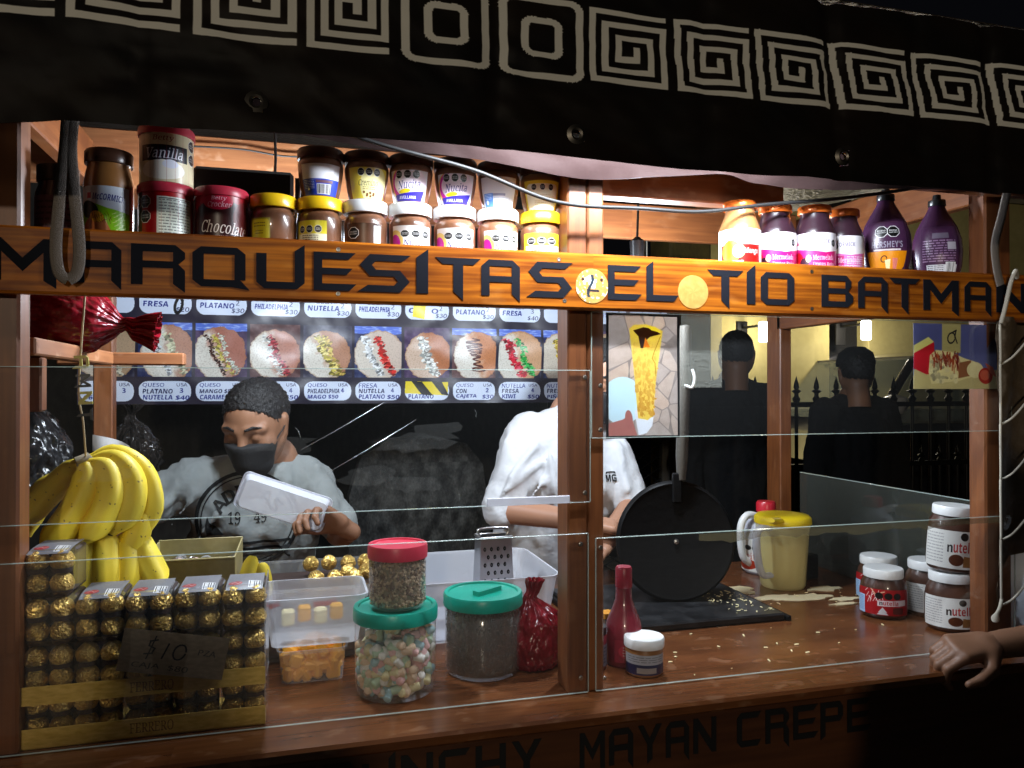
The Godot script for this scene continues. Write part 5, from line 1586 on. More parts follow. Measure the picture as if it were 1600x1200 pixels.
	draw_text(mc, "McCORMICK", Vector2(96, 34), Vector2(170, 30), Color(0.13, 0.16, 0.50), sans_bold, 0.05, 0.15)
	mc.fill_rect(Rect2i(60, 32, 26, 26), Color(0.75, 0.1, 0.2))
	fill_poly(mc, PackedVector2Array([Vector2(0, 84), Vector2(90, 78), Vector2(180, 104), Vector2(300, 120), Vector2(300, 240), Vector2(0, 240)]), Color(0.48, 0.72, 0.05))
	fill_ellipse(mc, Vector2(70, 110), Vector2(62, 40), Color(0.06, 0.12, 0.03), 0.3)
	fill_poly(mc, PackedVector2Array([Vector2(10, 240), Vector2(30, 180), Vector2(100, 130), Vector2(160, 150), Vector2(215, 240)]), Color(0.72, 0.42, 0.24))
	fill_ellipse(mc, Vector2(120, 144), Vector2(40, 26), Color(0.86, 0.66, 0.14), 0.2)
	for q in 26:
		draw_line(mc, Vector2(90 + q * 4, 120 + (q * 31) % 50), Vector2(100 + q * 4, 134 + (q * 17) % 50), 2, Color(0.35, 0.14, 0.05))
	for q in 20: draw_line(mc, Vector2(200 + (q * 23) % 60, 130 + q * 5), Vector2(220 + (q * 23) % 60, 122 + q * 5), 3, Color(0.80, 0.92, 0.60))
	var mj := thing("mole_jar", "large amber jar with white and lime green label beside the strap", "jar", Vector3(-0.303, SHELF, -0.07))
	part(mj, "glass_body", lathe_mesh([Vector2(0, 0), Vector2(0.033, 0), Vector2(0.0365, 0.004), Vector2(0.0368, 0.096), Vector2(0.034, 0.112), Vector2(0.032, 0.12), Vector2(0.032, 0.13), Vector2(0, 0.13)], 40), M.caramel)
	part(mj, "lid", lathe_mesh([Vector2(0.032, 0.126), Vector2(0.0355, 0.126), Vector2(0.036, 0.128), Vector2(0.036, 0.145), Vector2(0.034, 0.148), Vector2(0, 0.148)], 40), M.brown_lid)
	label(mj, mc, 0.0368, 0.0368, 0.004, 0.086, 2.3, -0.05)
	var dj := thing("dark_jar", "dark lidded jar in shadow between the left post and the strap", "jar", Vector3(-0.385, SHELF, -0.1))
	part(dj, "glass_body", lathe_mesh([Vector2(0, 0), Vector2(0.031, 0), Vector2(0.033, 0.004), Vector2(0.033, 0.08), Vector2(0.028, 0.095), Vector2(0.028, 0.105), Vector2(0, 0.105)], 32), M.jam)
	part(dj, "lid", lathe_mesh([Vector2(0.028, 0.1), Vector2(0.031, 0.1), Vector2(0.031, 0.125), Vector2(0, 0.126)], 32), M.black_plastic)
	var dl := pic(120, 80, Color(0.42, 0.30, 0.36))
	small_print(dl, 10, 10, 100, 6, 11, Color(0.25, 0.2, 0.22))
	label(dj, dl, 0.033, 0.033, 0.006, 0.074, 2.4, 0.0)
	# black case leaning behind the tins
	var bc := thing("black_case", "black open case lying behind the frosting tins", "case", Vector3(-0.10, SHELF, -0.155), 0.0)
	part(bc, "case_body", box_mesh(Vector3(0.17, 0.155, 0.05), 0.006, Vector3(0, 0.0775, 0)), M.black_plastic)
	var flap := MB.new()
	extrude(flap, PackedVector2Array([Vector2(0.087, 0.0), Vector2(0.125, 0.0), Vector2(0.148, 0.13), Vector2(0.135, 0.14), Vector2(0.105, 0.155), Vector2(0.087, 0.155)]), -0.02, -0.015)
	part(bc, "open_flap", flap.mesh(), M.black_plastic)
	part(bc, "metal_edge", tube_mesh([Vector3(0.082, 0.01, 0.026), Vector3(0.1, 0.15, 0.02)], [0.0018], 6), M.steel)
	part(bc, "metal_edge", tube_mesh([Vector3(0.125, 0.01, -0.012), Vector3(0.146, 0.128, -0.012)], [0.0025], 6), M.steel)
	# jam jars
	var jam := func(lbl: String, x: float, z: float, body: Material, im: Image, turn: float) -> void:
		var t := thing("jam_jar", lbl, "jar", Vector3(x, SHELF, z), -atan2(x, 1.306 - z) + 0.05, "jam jars with orange lids")
		part(t, "glass_body", lathe_mesh([Vector2(0, 0), Vector2(0.037, 0), Vector2(0.0405, 0.004), Vector2(0.0408, 0.082), Vector2(0.038, 0.09), Vector2(0.031, 0.108), Vector2(0.0285, 0.116), Vector2(0.0285, 0.128), Vector2(0, 0.128)], 40), body)
		part(t, "lid", lathe_mesh([Vector2(0.029, 0.1225), Vector2(0.0325, 0.1225), Vector2(0.033, 0.124), Vector2(0.033, 0.1355), Vector2(0.0315, 0.138), Vector2(0, 0.1385)], 40), M.orange_lid)
		label(t, im, 0.0408, 0.0408, 0.003, 0.079, 2.9, turn)
	var pj := pic(420, 220, Color(0.92, 0.92, 0.90))
	draw_text(pj, "McCORMICK", Vector2(180, 34), Vector2(150, 24), Color(0.45, 0.5, 0.6))
	pj.fill_rect(Rect2i(60, 90, 300, 130), Color(0.76, 0.09, 0.07))
	fill_ellipse(pj, Vector2(140, 130), Vector2(70, 66), Color(0.93, 0.72, 0.15))
	fill_ellipse(pj, Vector2(118, 120), Vector2(40, 50), Color(0.93, 0.50, 0.08))
	fill_ellipse(pj, Vector2(196, 128), Vector2(44, 40), Color(0.95, 0.88, 0.55))
	draw_text(pj, "Mango", Vector2(230, 110), Vector2(110, 40), Color(0.97, 0.9, 0.88), serif, 0.0, 0.15)
	pj.fill_rect(Rect2i(80, 182, 150, 26), Color(0.95, 0.9, 0.86))
	jam.call("peach coloured jam jar with red mango label, leftmost of the jam jars", 0.848, -0.06, M.peach, pj, 0.0)
	for q in 3:
		var im := pic(420, 220, Color(0.93, 0.92, 0.93))
		draw_text(im, "McCORMICK", Vector2(120, 40), Vector2(170, 24), Color(0.55, 0.5, 0.62))
		fill_poly(im, PackedVector2Array([Vector2(40, 66), Vector2(70, 66), Vector2(55, 40)]), Color(0.85, 0.35, 0.5))
		fill_poly(im, PackedVector2Array([Vector2(0, 84), Vector2(140, 100), Vector2(260, 116), Vector2(420, 96), Vector2(420, 220), Vector2(0, 220)]), Color(0.80, 0.10, 0.45) if q < 2 else Color(0.88, 0.42, 0.72))
		if q == 2: im.fill_rect(Rect2i(0, 118, 210, 102), Color(0.80, 0.12, 0.48))
		fill_ellipse(im, Vector2(60, 160), Vector2(44, 50), Color(0.72, 0.05, 0.12))
		fill_ellipse(im, Vector2(110, 180), Vector2(34, 36), Color(0.22, 0.08, 0.16))
		fill_ellipse(im, Vector2(140, 150), Vector2(20, 22), Color(0.88, 0.75, 0.6))
		draw_text(im, "Mermelada", Vector2(170, 130), Vector2(160, 30), Color(0.97, 0.9, 0.95), serif)
		draw_text(im, "Frutos Rojos", Vector2(170, 172), Vector2(170, 28), Color(0.97, 0.9, 0.95), serif)
		seal(im, Vector2(330 if q < 2 else 150, 60), 24)
		if q == 2: small_print(im, 230, 124, 170, 7, 13, Color(0.95, 0.85, 0.92))
		jam.call(["dark berry jam jar beside the peach coloured one", "dark berry jam jar overlapped by the last jam jar", "dark berry jam jar turned to its pale pink side, next to the syrup bottle"][q], [0.938, 1.019, 1.098][q], [-0.072, -0.055, -0.068][q], M.jam, im, [0.1, 0.15, 0.0][q])
	# syrup bottles
	for q in 2:
		var t := thing("syrup_bottle", ["purple syrup bottle with orange foot label and two black seals", "purple syrup bottle turned to its printed back, nearest the right post"][q], "bottle", Vector3([1.199, 1.342][q], SHELF, [-0.06, -0.07][q]), [-0.62, -0.6][q], "purple syrup bottles")
		var prof := [Vector2(0, 0), Vector2(0.038, 0), Vector2(0.042, 0.004), Vector2(0.048, 0.03), Vector2(0.0505, 0.062), Vector2(0.048, 0.09), Vector2(0.040, 0.115), Vector2(0.029, 0.136), Vector2(0.020, 0.152), Vector2(0.0165, 0.160), Vector2(0.0165, 0.167), Vector2(0, 0.167)]
		part(t, "bottle_body", lathe_mesh(prof, 44, Vector2(1.0, 0.62)), M.purple)
		part(t, "cap", lathe_mesh([Vector2(0.0172, 0.163), Vector2(0.018, 0.164), Vector2(0.0175, 0.176), Vector2(0.009, 0.178), Vector2(0.008, 0.188), Vector2(0, 0.189)], 24), M.black_plastic)
		var im := pic(220, 300, lin(0.062, 0.020, 0.058))
		if q == 0:
			seal(im, Vector2(78, 60), 36)
			seal(im, Vector2(142, 60), 36)
			draw_text(im, "HERSHEY'S", Vector2(30, 116), Vector2(160, 36), Color(0.62, 0.60, 0.66))
			im.fill_rect(Rect2i(40, 160, 140, 10), Color(0.85, 0.8, 0.8))
			fill_poly(im, PackedVector2Array([Vector2(0, 172), Vector2(220, 172), Vector2(206, 262), Vector2(180, 300), Vector2(40, 300), Vector2(14, 262)]), Color(0.90, 0.55, 0.05))
			draw_path(im, Array(ellipse_pts(Vector2(92, 216), Vector2(14, 18), 0.3, 14)), 5, Color(0.2, 0.1, 0.1))
			fill_poly(im, PackedVector2Array([Vector2(96, 222), Vector2(126, 218), Vector2(122, 280), Vector2(104, 280)]), Color(0.93, 0.88, 0.66))
			fill_poly(im, PackedVector2Array([Vector2(134, 212), Vector2(164, 214), Vector2(158, 280), Vector2(140, 280)]), Color(0.85, 0.48, 0.42))
		else:
			im.fill_rect(Rect2i(70, 40, 90, 34), Color(0.42, 0.38, 0.44))
			small_print(im, 20, 84, 180, 9, 15, Color(0.62, 0.50, 0.62))
			im.fill_rect(Rect2i(150, 96, 50, 44), Color(0.75, 0.72, 0.75))
			im.fill_rect(Rect2i(40, 228, 170, 66), Color(0.86, 0.86, 0.88))
			barcode(im, 140, 214, 60, 76)
			small_print(im, 46, 234, 84, 5, 11, Color(0.3, 0.3, 0.34))
		var lb := MB.new()
		lathe(lb, [Vector2(0.0430, 0.006), Vector2(0.0485, 0.03), Vector2(0.0510, 0.062), Vector2(0.0485, 0.09), Vector2(0.0405, 0.115)], 24, -0.85, 0.85, Vector2(1.0, 0.625))
		part(t, "label", lb.mesh(), mat_tex(tex(im), 0.3))
	var sj := thing("sauce_jar", "small jar with gold lid and pale label between the purple bottles", "jar", Vector3(1.287, SHELF, -0.12))
	part(sj, "glass_body", lathe_mesh([Vector2(0, 0), Vector2(0.024, 0), Vector2(0.026, 0.003), Vector2(0.026, 0.05), Vector2(0.022, 0.058), Vector2(0, 0.058)], 28), M.caramel)
	part(sj, "lid", lathe_mesh([Vector2(0.022, 0.056), Vector2(0.0245, 0.056), Vector2(0.0245, 0.068), Vector2(0, 0.069)], 28), M.gold_card)
	var sl := pic(120, 80, Color(0.68, 0.72, 0.72))
	small_print(sl, 8, 8, 104, 6, 12, Color(0.45, 0.48, 0.5))
	label(sj, sl, 0.026, 0.026, 0.004, 0.046, 2.6, 0.0)
# ================= counter, left half =================
# tub with rounded corners: walls with an inner face, a floor and a turned rim
func tub_mesh(w0: float, d0: float, w1: float, d1: float, h: float, r: float, floor_too := true) -> ArrayMesh:
	var b := MB.new()
	var o0 := round_rect(-w0 / 2, -d0 / 2, w0, d0, r * 0.8)
	var o1 := round_rect(-w1 / 2, -d1 / 2, w1, d1, r)
	var k := o0.size()
	for q in k:
		var e := (q + 1) % k
		var a := Vector3(o0[q].x, 0, o0[q].y)
		var c := Vector3(o0[e].x, 0, o0[e].y)
		var d := Vector3(o1[e].x, h, o1[e].y)
		var f := Vector3(o1[q].x, h, o1[q].y)
		var nn := Vector3(a.x + c.x, 0, a.z + c.z)
		nn = (c - a).cross(f - a).normalized()
		if nn.dot(a + c) < 0: nn = -nn
		b.quad(a, c, d, f, nn)
		var lip := (f * Vector3(1, 0, 1)).normalized() * 0.005
		var lip2 := (d * Vector3(1, 0, 1)).normalized() * 0.005
		b.quad(f, d, d + lip2, f + lip, Vector3.UP)
		b.quad(f + lip, d + lip2, d + lip2 - Vector3(0, 0.006, 0), f + lip - Vector3(0, 0.006, 0), nn)
		if floor_too: b.tri(a, c, Vector3.ZERO, Vector3.UP, Vector3.UP, Vector3.UP)
	return b.mesh()

func ball_mesh(s: int, r: float) -> ArrayMesh:
	var n := noise(s, 1.0, FastNoiseLite.TYPE_SIMPLEX, 2)
	var b := MB.new()
	var P := func(i: int, j: int) -> Vector3:
		var a := TAU * i / 22.0
		var e := PI * j / 14.0 - PI / 2
		var d := Vector3(cos(a) * cos(e), sin(e), sin(a) * cos(e))
		return d * r * (1.0 + 0.10 * n.get_noise_3dv(d * 3.0) + 0.05 * n.get_noise_3dv(d * 9.0))
	for j in 14:
		for i in 22:
			var a: Vector3 = P.call(i, j)
			var c: Vector3 = P.call((i + 1) % 22, j)
			var d: Vector3 = P.call((i + 1) % 22, j + 1)
			var e: Vector3 = P.call(i, j + 1)
			var uv := [Vector2(i / 16.0, j / 10.0), Vector2((i + 1) / 16.0, j / 10.0), Vector2((i + 1) / 16.0, (j + 1) / 10.0), Vector2(i / 16.0, (j + 1) / 10.0)]
			if j > 0:
				var nn := (c - a).cross(d - a)
				nn = nn if nn.dot(a) > 0 else -nn
				b.tri(a, c, d, nn.lerp(a, 0.5).normalized(), nn.lerp(c, 0.5).normalized(), nn.lerp(d, 0.5).normalized(), uv[0], uv[1], uv[2])
			if j < 13:
				var nn := (d - a).cross(e - a)
				nn = nn if nn.dot(e) > 0 else -nn
				b.tri(a, d, e, nn.lerp(a, 0.5).normalized(), nn.lerp(d, 0.5).normalized(), nn.lerp(e, 0.5).normalized(), uv[0], uv[2], uv[3])
	return b.mesh()

func counter_left() -> void:
	var balls := [ball_mesh(1, 0.0172), ball_mesh(2, 0.0172), ball_mesh(3, 0.0172)]
	# cardboard display with gold bands
	var db := thing("display_box", "clear chocolate display box with two gold lettered bands", "display box", Vector3(-0.238, 1.0, -0.016))
	part(db, "floor", box_mesh(Vector3(0.362, 0.004, 0.125), 0.001, Vector3(0, 0.002, -0.064)), M.gold_card)
	part(db, "back", box_mesh(Vector3(0.362, 0.2, 0.004), 0.001, Vector3(0, 0.102, -0.128)), M.film)
	part(db, "side", box_mesh(Vector3(0.002, 0.225, 0.124), 0.0006, Vector3(0.1805, 0.1125, -0.063)), M.tub_thin)
	part(db, "side", box_mesh(Vector3(0.002, 0.225, 0.124), 0.0006, Vector3(-0.1805, 0.1125, -0.063)), M.tub_thin)
	var gi := pic(720, 56, lin(0.44, 0.28, 0.055))
	var n0 := noise(101, 0.02)
	for x in 720:
		for y in 56:
			gi.set_pixel(x, y, lin(0.58, 0.37, 0.06).lerp(lin(0.76, 0.52, 0.13), clampf(0.5 + n0.get_noise_2d(x, y * 3.0), 0, 1)))
	draw_text(gi, "FERRERO", Vector2(318, 13), Vector2(126, 31), lin(0.16, 0.07, 0.02), serif)
	var gm := mat_tex(tex(gi), 0.38)
	for y in [0.004, 0.068]:
		var band := part(db, "gold_band", box_mesh(Vector3(0.362, 0.028, 0.002), 0.0006, Vector3(0, y + 0.014, 0.001)), M.gold_card)
		var qm := MB.new()
		qm.quad(Vector3(-0.181, y, 0.0023), Vector3(0.181, y, 0.0023), Vector3(0.181, y + 0.028, 0.0023), Vector3(-0.181, y + 0.028, 0.0023), Vector3(0, 0, 1), Vector2(0, 1), Vector2(1, 1), Vector2(1, 0), Vector2(0, 0))
		part(band, "band_print", qm.mesh(), gm)
	# packs of gold-wrapped chocolates
	var li := pic(140, 200, Color(0.46, 0.46, 0.48))
	small_print(li, 10, 20, 120, 14, 12, Color(0.40, 0.40, 0.44))
	fill_ellipse(li, Vector2(34, 150), Vector2(26, 18), Color(0.62, 0.16, 0.16))
	draw_path(li, [Vector2(20, 150), Vector2(30, 138), Vector2(44, 156), Vector2(54, 144)], 4, Color(0.75, 0.55, 0.55))
	barcode(li, 84, 130, 46, 56)
	var lm := mat_tex(tex(li), 0.45)
	var colw := ["first", "second", "third", "fourth", "fifth"]
	var lev := ["bottom", "second", "third", "top"]
	for k in 5:
		var tall := 4 if k == 0 else 3
		for l in tall:
			var x := -0.379 + k * 0.0718
			var at := Vector3(x, 1.0045 + l * 0.0738, -0.0205)
			var top: bool = l == tall - 1
			var t := thing("chocolate_pack", "clear pack of gold-wrapped chocolates, %s of the %s stack from the left post" % ["topmost" if top else lev[l] + (" layer" if l > 0 else " layer"), colw[k]], "chocolates", at + Vector3(rng.randf_range(-0.0008, 0.0008), 0, rng.randf_range(-0.004, 0.0)), rng.randf_range(-0.025, 0.025), "packs of gold chocolates in the display box")
			for q in 4:
				var bx := -0.0177 if q % 2 == 0 else 0.0177
				var by := 0.0195 if q < 2 else 0.0545
				part(t, "chocolate", balls[(q + k + l) % 3], M.gold, Vector3(bx, by, -0.0185), Vector3(rng.randf() * 6, rng.randf() * 6, rng.randf() * 6))
				part(t, "paper_cup", lathe_mesh([Vector2(0, -0.0175), Vector2(0.0135, -0.0172), Vector2(0.0166, -0.009), Vector2(0.016, -0.009), Vector2(0.0125, -0.016)], 14), M.cup, Vector3(bx, by, -0.0185))
			part(t, "inner_tray", box_mesh(Vector3(0.066, 0.068, 0.055), 0.003, Vector3(0, 0.036, -0.066)), M.cup)
			part(t, "sleeve", box_mesh(Vector3(0.0706, 0.0725, 0.1), 0.009, Vector3(0, 0.0366, -0.0515)), M.film)
			if top:
				var sb := MB.new()
				sheet(sb, 8, 10, func(u, v): return Vector3((u - 0.5) * 0.058, 0.0737 + 0.0022 * sin(v * PI) * sin(u * PI) - 0.006 * pow(v, 6.0), lerpf(-0.094, -0.008, v)), 0.0004)
				part(t, "label", sb.mesh(), lm)
	# price card
	var ci := pic(320, 150, lin(0.19, 0.125, 0.07))
	var n1 := noise(102, 0.03)
	for x in 320:
		for y in 150: ci.set_pixel(x, y, lin(0.16, 0.11, 0.06).lerp(lin(0.23, 0.155, 0.09), clampf(0.5 + n1.get_noise_2d(x, y * 2.0), 0, 1)))
	var black := Color(0.04, 0.035, 0.03)
	draw_path(ci, [Vector2(104, 30), Vector2(84, 36), Vector2(82, 52), Vector2(100, 60), Vector2(94, 78), Vector2(72, 82)], 5, black)
	draw_line(ci, Vector2(98, 18), Vector2(80, 98), 4, black)
	draw_line(ci, Vector2(140, 40), Vector2(126, 92), 5, black)
	draw_path(ci, Array(ellipse_pts(Vector2(176, 66), Vector2(18, 27), 0.25, 18)), 5, black)
	draw_text(ci, "PZA", Vector2(232, 50), Vector2(54, 20), black, sans, 0.05, 0.1)
	draw_text(ci, "CAJA", Vector2(40, 112), Vector2(84, 22), black, sans, 0.0, 0.1)
	draw_text(ci, "$80", Vector2(150, 112), Vector2(60, 22), black, sans, 0.05, 0.1)
	var cb := MB.new()
	sheet(cb, 8, 4, func(u, v): return Vector3((u - 0.5) * 0.158, (0.5 - v) * 0.066, 0.0012 * sin(u * 4.0)), 0.0008)
	solo("price_card", "brown kraft price card handwritten $10, leaning on the chocolate packs", "price card", cb.mesh(), mat_tex(tex(ci), 0.85), Vector3(-0.195, 1.1285, -0.0125), Vector3(-0.05, 0, -0.19))
	# bananas
	var bb := thing("banana_bunch", "big bunch of ripe yellow bananas hanging behind the chocolate display", "bananas", Vector3(-0.36, 1.2, -0.2))
	var base := Vector3(-0.36, 1.2, -0.2)
	var paths := [
		[Vector3(-0.374, 1.413, -0.200), Vector3(-0.392, 1.402, -0.205), Vector3(-0.418, 1.377, -0.200), Vector3(-0.441, 1.350, -0.190), Vector3(-0.460, 1.320, -0.175)],
		[Vector3(-0.384, 1.406, -0.230), Vector3(-0.409, 1.383, -0.240), Vector3(-0.438, 1.372, -0.240), Vector3(-0.460, 1.340, -0.235), Vector3(-0.468, 1.290, -0.220)],
		[Vector3(-0.365, 1.417, -0.185), Vector3(-0.357, 1.389, -0.170), Vector3(-0.369, 1.350, -0.155), Vector3(-0.393, 1.310, -0.150), Vector3(-0.419, 1.274, -0.155)],
		[Vector3(-0.364, 1.418, -0.200), Vector3(-0.329, 1.403, -0.180), Vector3(-0.320, 1.367, -0.160), Vector3(-0.334, 1.325, -0.150), Vector3(-0.361, 1.288, -0.155)],
		[Vector3(-0.365, 1.420, -0.220), Vector3(-0.317, 1.417, -0.200), Vector3(-0.291, 1.385, -0.185), Vector3(-0.293, 1.337, -0.175), Vector3(-0.321, 1.297, -0.180)],
		[Vector3(-0.371, 1.421, -0.245), Vector3(-0.322, 1.425, -0.235), Vector3(-0.282, 1.397, -0.225), Vector3(-0.265, 1.344, -0.215), Vector3(-0.275, 1.285, -0.210)],
		[Vector3(-0.317, 1.372, -0.230), Vector3(-0.286, 1.338, -0.215), Vector3(-0.285, 1.294, -0.200), Vector3(-0.300, 1.253, -0.190)],
		[Vector3(-0.382, 1.333, -0.200), Vector3(-0.394, 1.302, -0.185), Vector3(-0.405, 1.274, -0.175), Vector3(-0.431, 1.248, -0.170)],
		[Vector3(-0.364, 1.302, -0.200), Vector3(-0.362, 1.267, -0.185), Vector3(-0.366, 1.225, -0.175), Vector3(-0.368, 1.183, -0.175)],
		[Vector3(-0.332, 1.297, -0.195), Vector3(-0.331, 1.264, -0.180), Vector3(-0.327, 1.223, -0.170), Vector3(-0.329, 1.179, -0.170)],
		[Vector3(-0.305, 1.290, -0.205), Vector3(-0.296, 1.255, -0.190), Vector3(-0.294, 1.219, -0.180), Vector3(-0.302, 1.186, -0.180)],
		[Vector3(-0.295, 1.285, -0.215), Vector3(-0.277, 1.259, -0.200), Vector3(-0.260, 1.230, -0.190), Vector3(-0.243, 1.194, -0.185)]]
	for p in paths:
		var c := []
		for q in curve(p, 5): c.append(q - base)
		var rad := []
		for q in c.size():
			var f := float(q) / (c.size() - 1)
			rad.append(0.0245 * (0.42 + 0.58 * smoothstep(0.0, 0.22, f)) * (1.0 - 0.62 * smoothstep(0.80, 1.0, f)))
		var bn := MB.new()
		tube(bn, c, rad, 15, Vector2(1.0, 0.94), true, 0.06)

		var bp := part(bb, "banana", bn.mesh(), M.banana)
		var e: Vector3 = c[c.size() - 1]
		var d: Vector3 = (e - c[c.size() - 2]).normalized()
		part(bp, "tip", tube_mesh([e - d * 0.001, e + d * 0.006, e + d * 0.009], [0.0078, 0.006, 0.003], 8), M.banana_tip)
	var cr := MB.new()
	tube(cr, [Vector3(-0.364, 1.410, -0.210) - base, Vector3(-0.371, 1.420, -0.205) - base, Vector3(-0.384, 1.418, -0.200) - base], [0.016, 0.018, 0.011], 9)
	part(bb, "crown", cr.mesh(), M.khaki)
	var st := thing("hanging_string", "thin string with yellow letter charms holding up the bananas", "string", Vector3(-0.36, 1.2, -0.2))
	part(st, "cord", tube_mesh(curve([Vector3(-0.345, 1.765, -0.115) - base, Vector3(-0.361, 1.558, -0.130) - base, Vector3(-0.362, 1.492, -0.160) - base, Vector3(-0.368, 1.417, -0.205) - base], 6), [0.0017], 6), M.string)
	var charm := mat(lin(0.50, 0.46, 0.10), 0.45)
	for q in 4:
		var lb := MB.new()
		var v: float = [560, 592, 622, 648][q]
		var at: Vector3 = [Vector3(-0.355, 1.594, -0.122), Vector3(-0.354, 1.563, -0.130), Vector3(-0.353, 1.534, -0.138), Vector3(-0.355, 1.505, -0.148)][q] - base
		lb.xf = Transform3D(Basis(Vector3(0, 0, 1), -PI / 2 + 0.06), at)
		for pc in LETTERS[["A", "M", "N", "T"][q]]:
			var pg := PackedVector2Array()
			for e in range(0, pc.size(), 2): pg.append(Vector2(pc[e] / 10.0 - 0.5, pc[e + 1] / 10.0 - 0.5) * 0.022)
			extrude(lb, pg, 0.0, 0.003)
		part(st, "letter_charm", lb.mesh(), charm if q % 2 == 0 else M.black_plastic)
	# red plastic bag on the bracket
	solo("red_bag", "knotted shiny dark red plastic bag lying on the left bracket", "plastic bag", bag_mesh([0.0, 0.045, 0.064, 0.073, 0.075, 0.070, 0.055, 0.032, 0.014, 0.012, 0.022, 0.036], [-0.008, 0.0, 0.015, 0.045, 0.085, 0.125, 0.155, 0.178, 0.195, 0.205, 0.222, 0.262], 103, 13.0, 0.9), M.red_bag, Vector3(-0.535, 1.706, -0.35), Vector3(0.12, 0.0, -PI / 2 - 0.16))
	# cash tin
	var tb := thing("cash_tin", "open olive metal tin of coins behind the banana bunch", "tin", Vector3(-0.212, 1.0, -0.40))
	part(tb, "front_wall", box_mesh(Vector3(0.172, 0.215, 0.003), 0.001, Vector3(0, 0.1075, 0.098)), M.tin)
	part(tb, "back_wall", box_mesh(Vector3(0.172, 0.222, 0.003), 0.001, Vector3(0, 0.111, -0.098)), M.tin)
	for s in [-1.0, 1.0]: part(tb, "side_wall", box_mesh(Vector3(0.003, 0.22, 0.193), 0.001, Vector3(0.0845 * s, 0.11, 0)), M.tin)
	part(tb, "floor", box_mesh(Vector3(0.165, 0.006, 0.19), 0.001, Vector3(0, 0.165, 0)), M.tin)
	part(tb, "rolled_rim", tube_mesh([Vector3(-0.086, 0.2165, 0.099), Vector3(0.086, 0.2165, 0.099)], [0.003], 8), M.tin)
	var mm := MultiMesh.new()
	mm.transform_format = MultiMesh.TRANSFORM_3D
	mm.mesh = lathe_mesh([Vector2(0, -0.001), Vector2(0.011, -0.001), Vector2(0.0115, 0), Vector2(0.011, 0.001), Vector2(0, 0.001)], 16)
	mm.instance_count = 150
	for q in 150:
		mm.set_instance_transform(q, Transform3D(Basis.from_euler(Vector3(rng.randf_range(-0.5, 0.5), rng.randf() * 6, rng.randf_range(-0.5, 0.5))), Vector3(rng.randf_range(-0.07, 0.07), rng.randf_range(0.172, 0.186), rng.randf_range(-0.085, 0.085))))
	var coins := MultiMeshInstance3D.new()
	coins.name = "coins"
	coins.multimesh = mm
	coins.material_override = M.steel
	coins.set_meta("kind", "stuff")
	tb.add_child(coins)
	var nb := MB.new()
	sheet(nb, 8, 6, func(u, v): return Vector3((u - 0.5) * 0.05, 0.192 + 0.012 * absf(sin(u * 5.0 + 0.6)) + 0.01 * (1.0 - v), 0.03 - 0.045 * v), 0.0004)
	solo("pink_note", "crumpled pale pink paper lying on the coins", "paper", nb.mesh(), mat(lin(0.62, 0.42, 0.38), 0.8), Vector3(-0.225, 1.0, -0.37))
	# tray of chocolates with banana pieces
	var tr := thing("chocolate_tray", "clear plastic tray of gold chocolates with red scraps stuck on it", "tray", Vector3(0.04, 1.0, -0.43))
	part(tr, "tray_wall", tub_mesh(0.28, 0.24, 0.31, 0.27, 0.148, 0.02), M.tub_thin)
	part(tr, "inner_floor", box_mesh(Vector3(0.27, 0.12, 0.23), 0.006, Vector3(0, 0.066, 0)), M.cup)
	for q in 2:
		var rb := MB.new()
		var hx: float = [-0.105, 0.005][q]
		var rr := PackedVector2Array([Vector2(-0.022, -0.004), Vector2(0.0, -0.008), Vector2(0.024, -0.005), Vector2(0.022, 0.006), Vector2(0.004, 0.002), Vector2(-0.02, 0.007)])
		extrude(rb, rr, 0.0, 0.001)
		part(tr, "red_scrap", rb.mesh(), M.red_plastic, Vector3(hx, 0.118, 0.1365), Vector3(-0.1, 0, 0.2))
	var i := 0
	for p in [Vector2(-0.02, -0.06), Vector2(0.02, -0.062), Vector2(0.062, -0.05), Vector2(0.1, -0.055), Vector2(0.06, -0.01), Vector2(0.1, -0.012), Vector2(0.12, 0.03), Vector2(0.07, 0.04), Vector2(-0.01, 0.03), Vector2(0.03, 0.035)]:
		i += 1
		solo("loose_chocolate", "round gold-wrapped chocolate in the clear tray, number %s from its back left corner" % ["one", "two", "three", "four", "five", "six", "seven", "eight", "nine", "ten"][i - 1], "chocolate", balls[i % 3], M.gold, Vector3(0.04 + p.x, 1.1415 + (0.012 if i < 5 else 0.0), -0.43 + p.y), Vector3(i, i * 2.0, i * 3.0), "gold chocolates in the clear tray")
	for q in 2:
		var bp: Array = [[Vector3(-0.108, 1.127, -0.345), Vector3(-0.106, 1.16, -0.345), Vector3(-0.10, 1.19, -0.35), Vector3(-0.096, 1.207, -0.354)], [Vector3(-0.078, 1.127, -0.35), Vector3(-0.077, 1.155, -0.35), Vector3(-0.08, 1.18, -0.353), Vector3(-0.083, 1.19, -0.356)]][q]
		solo("banana_half", ["half banana standing upright between the tin and the tray", "shorter half banana beside the upright one"][q], "banana", tube_mesh(curve(bp, 5), [0.019, 0.0195, 0.02, 0.02, 0.0195, 0.019, 0.0185, 0.018, 0.017, 0.0165, 0.016, 0.0145, 0.013, 0.011, 0.009, 0.006], 10), M.banana)
	# white tub on an orange-filled tub
	var ot := thing("cheese_tub", "clear tub of orange cheese under the white translucent tub", "tub", Vector3(0.02, 1.0, -0.24))
	part(ot, "tub_wall", tub_mesh(0.112, 0.11, 0.122, 0.12, 0.062, 0.015), M.tub_thin)
	var cm := MultiMesh.new()
	cm.transform_format = MultiMesh.TRANSFORM_3D
	cm.mesh = box_mesh(Vector3(0.026, 0.018, 0.03), 0.005)
	cm.instance_count = 120
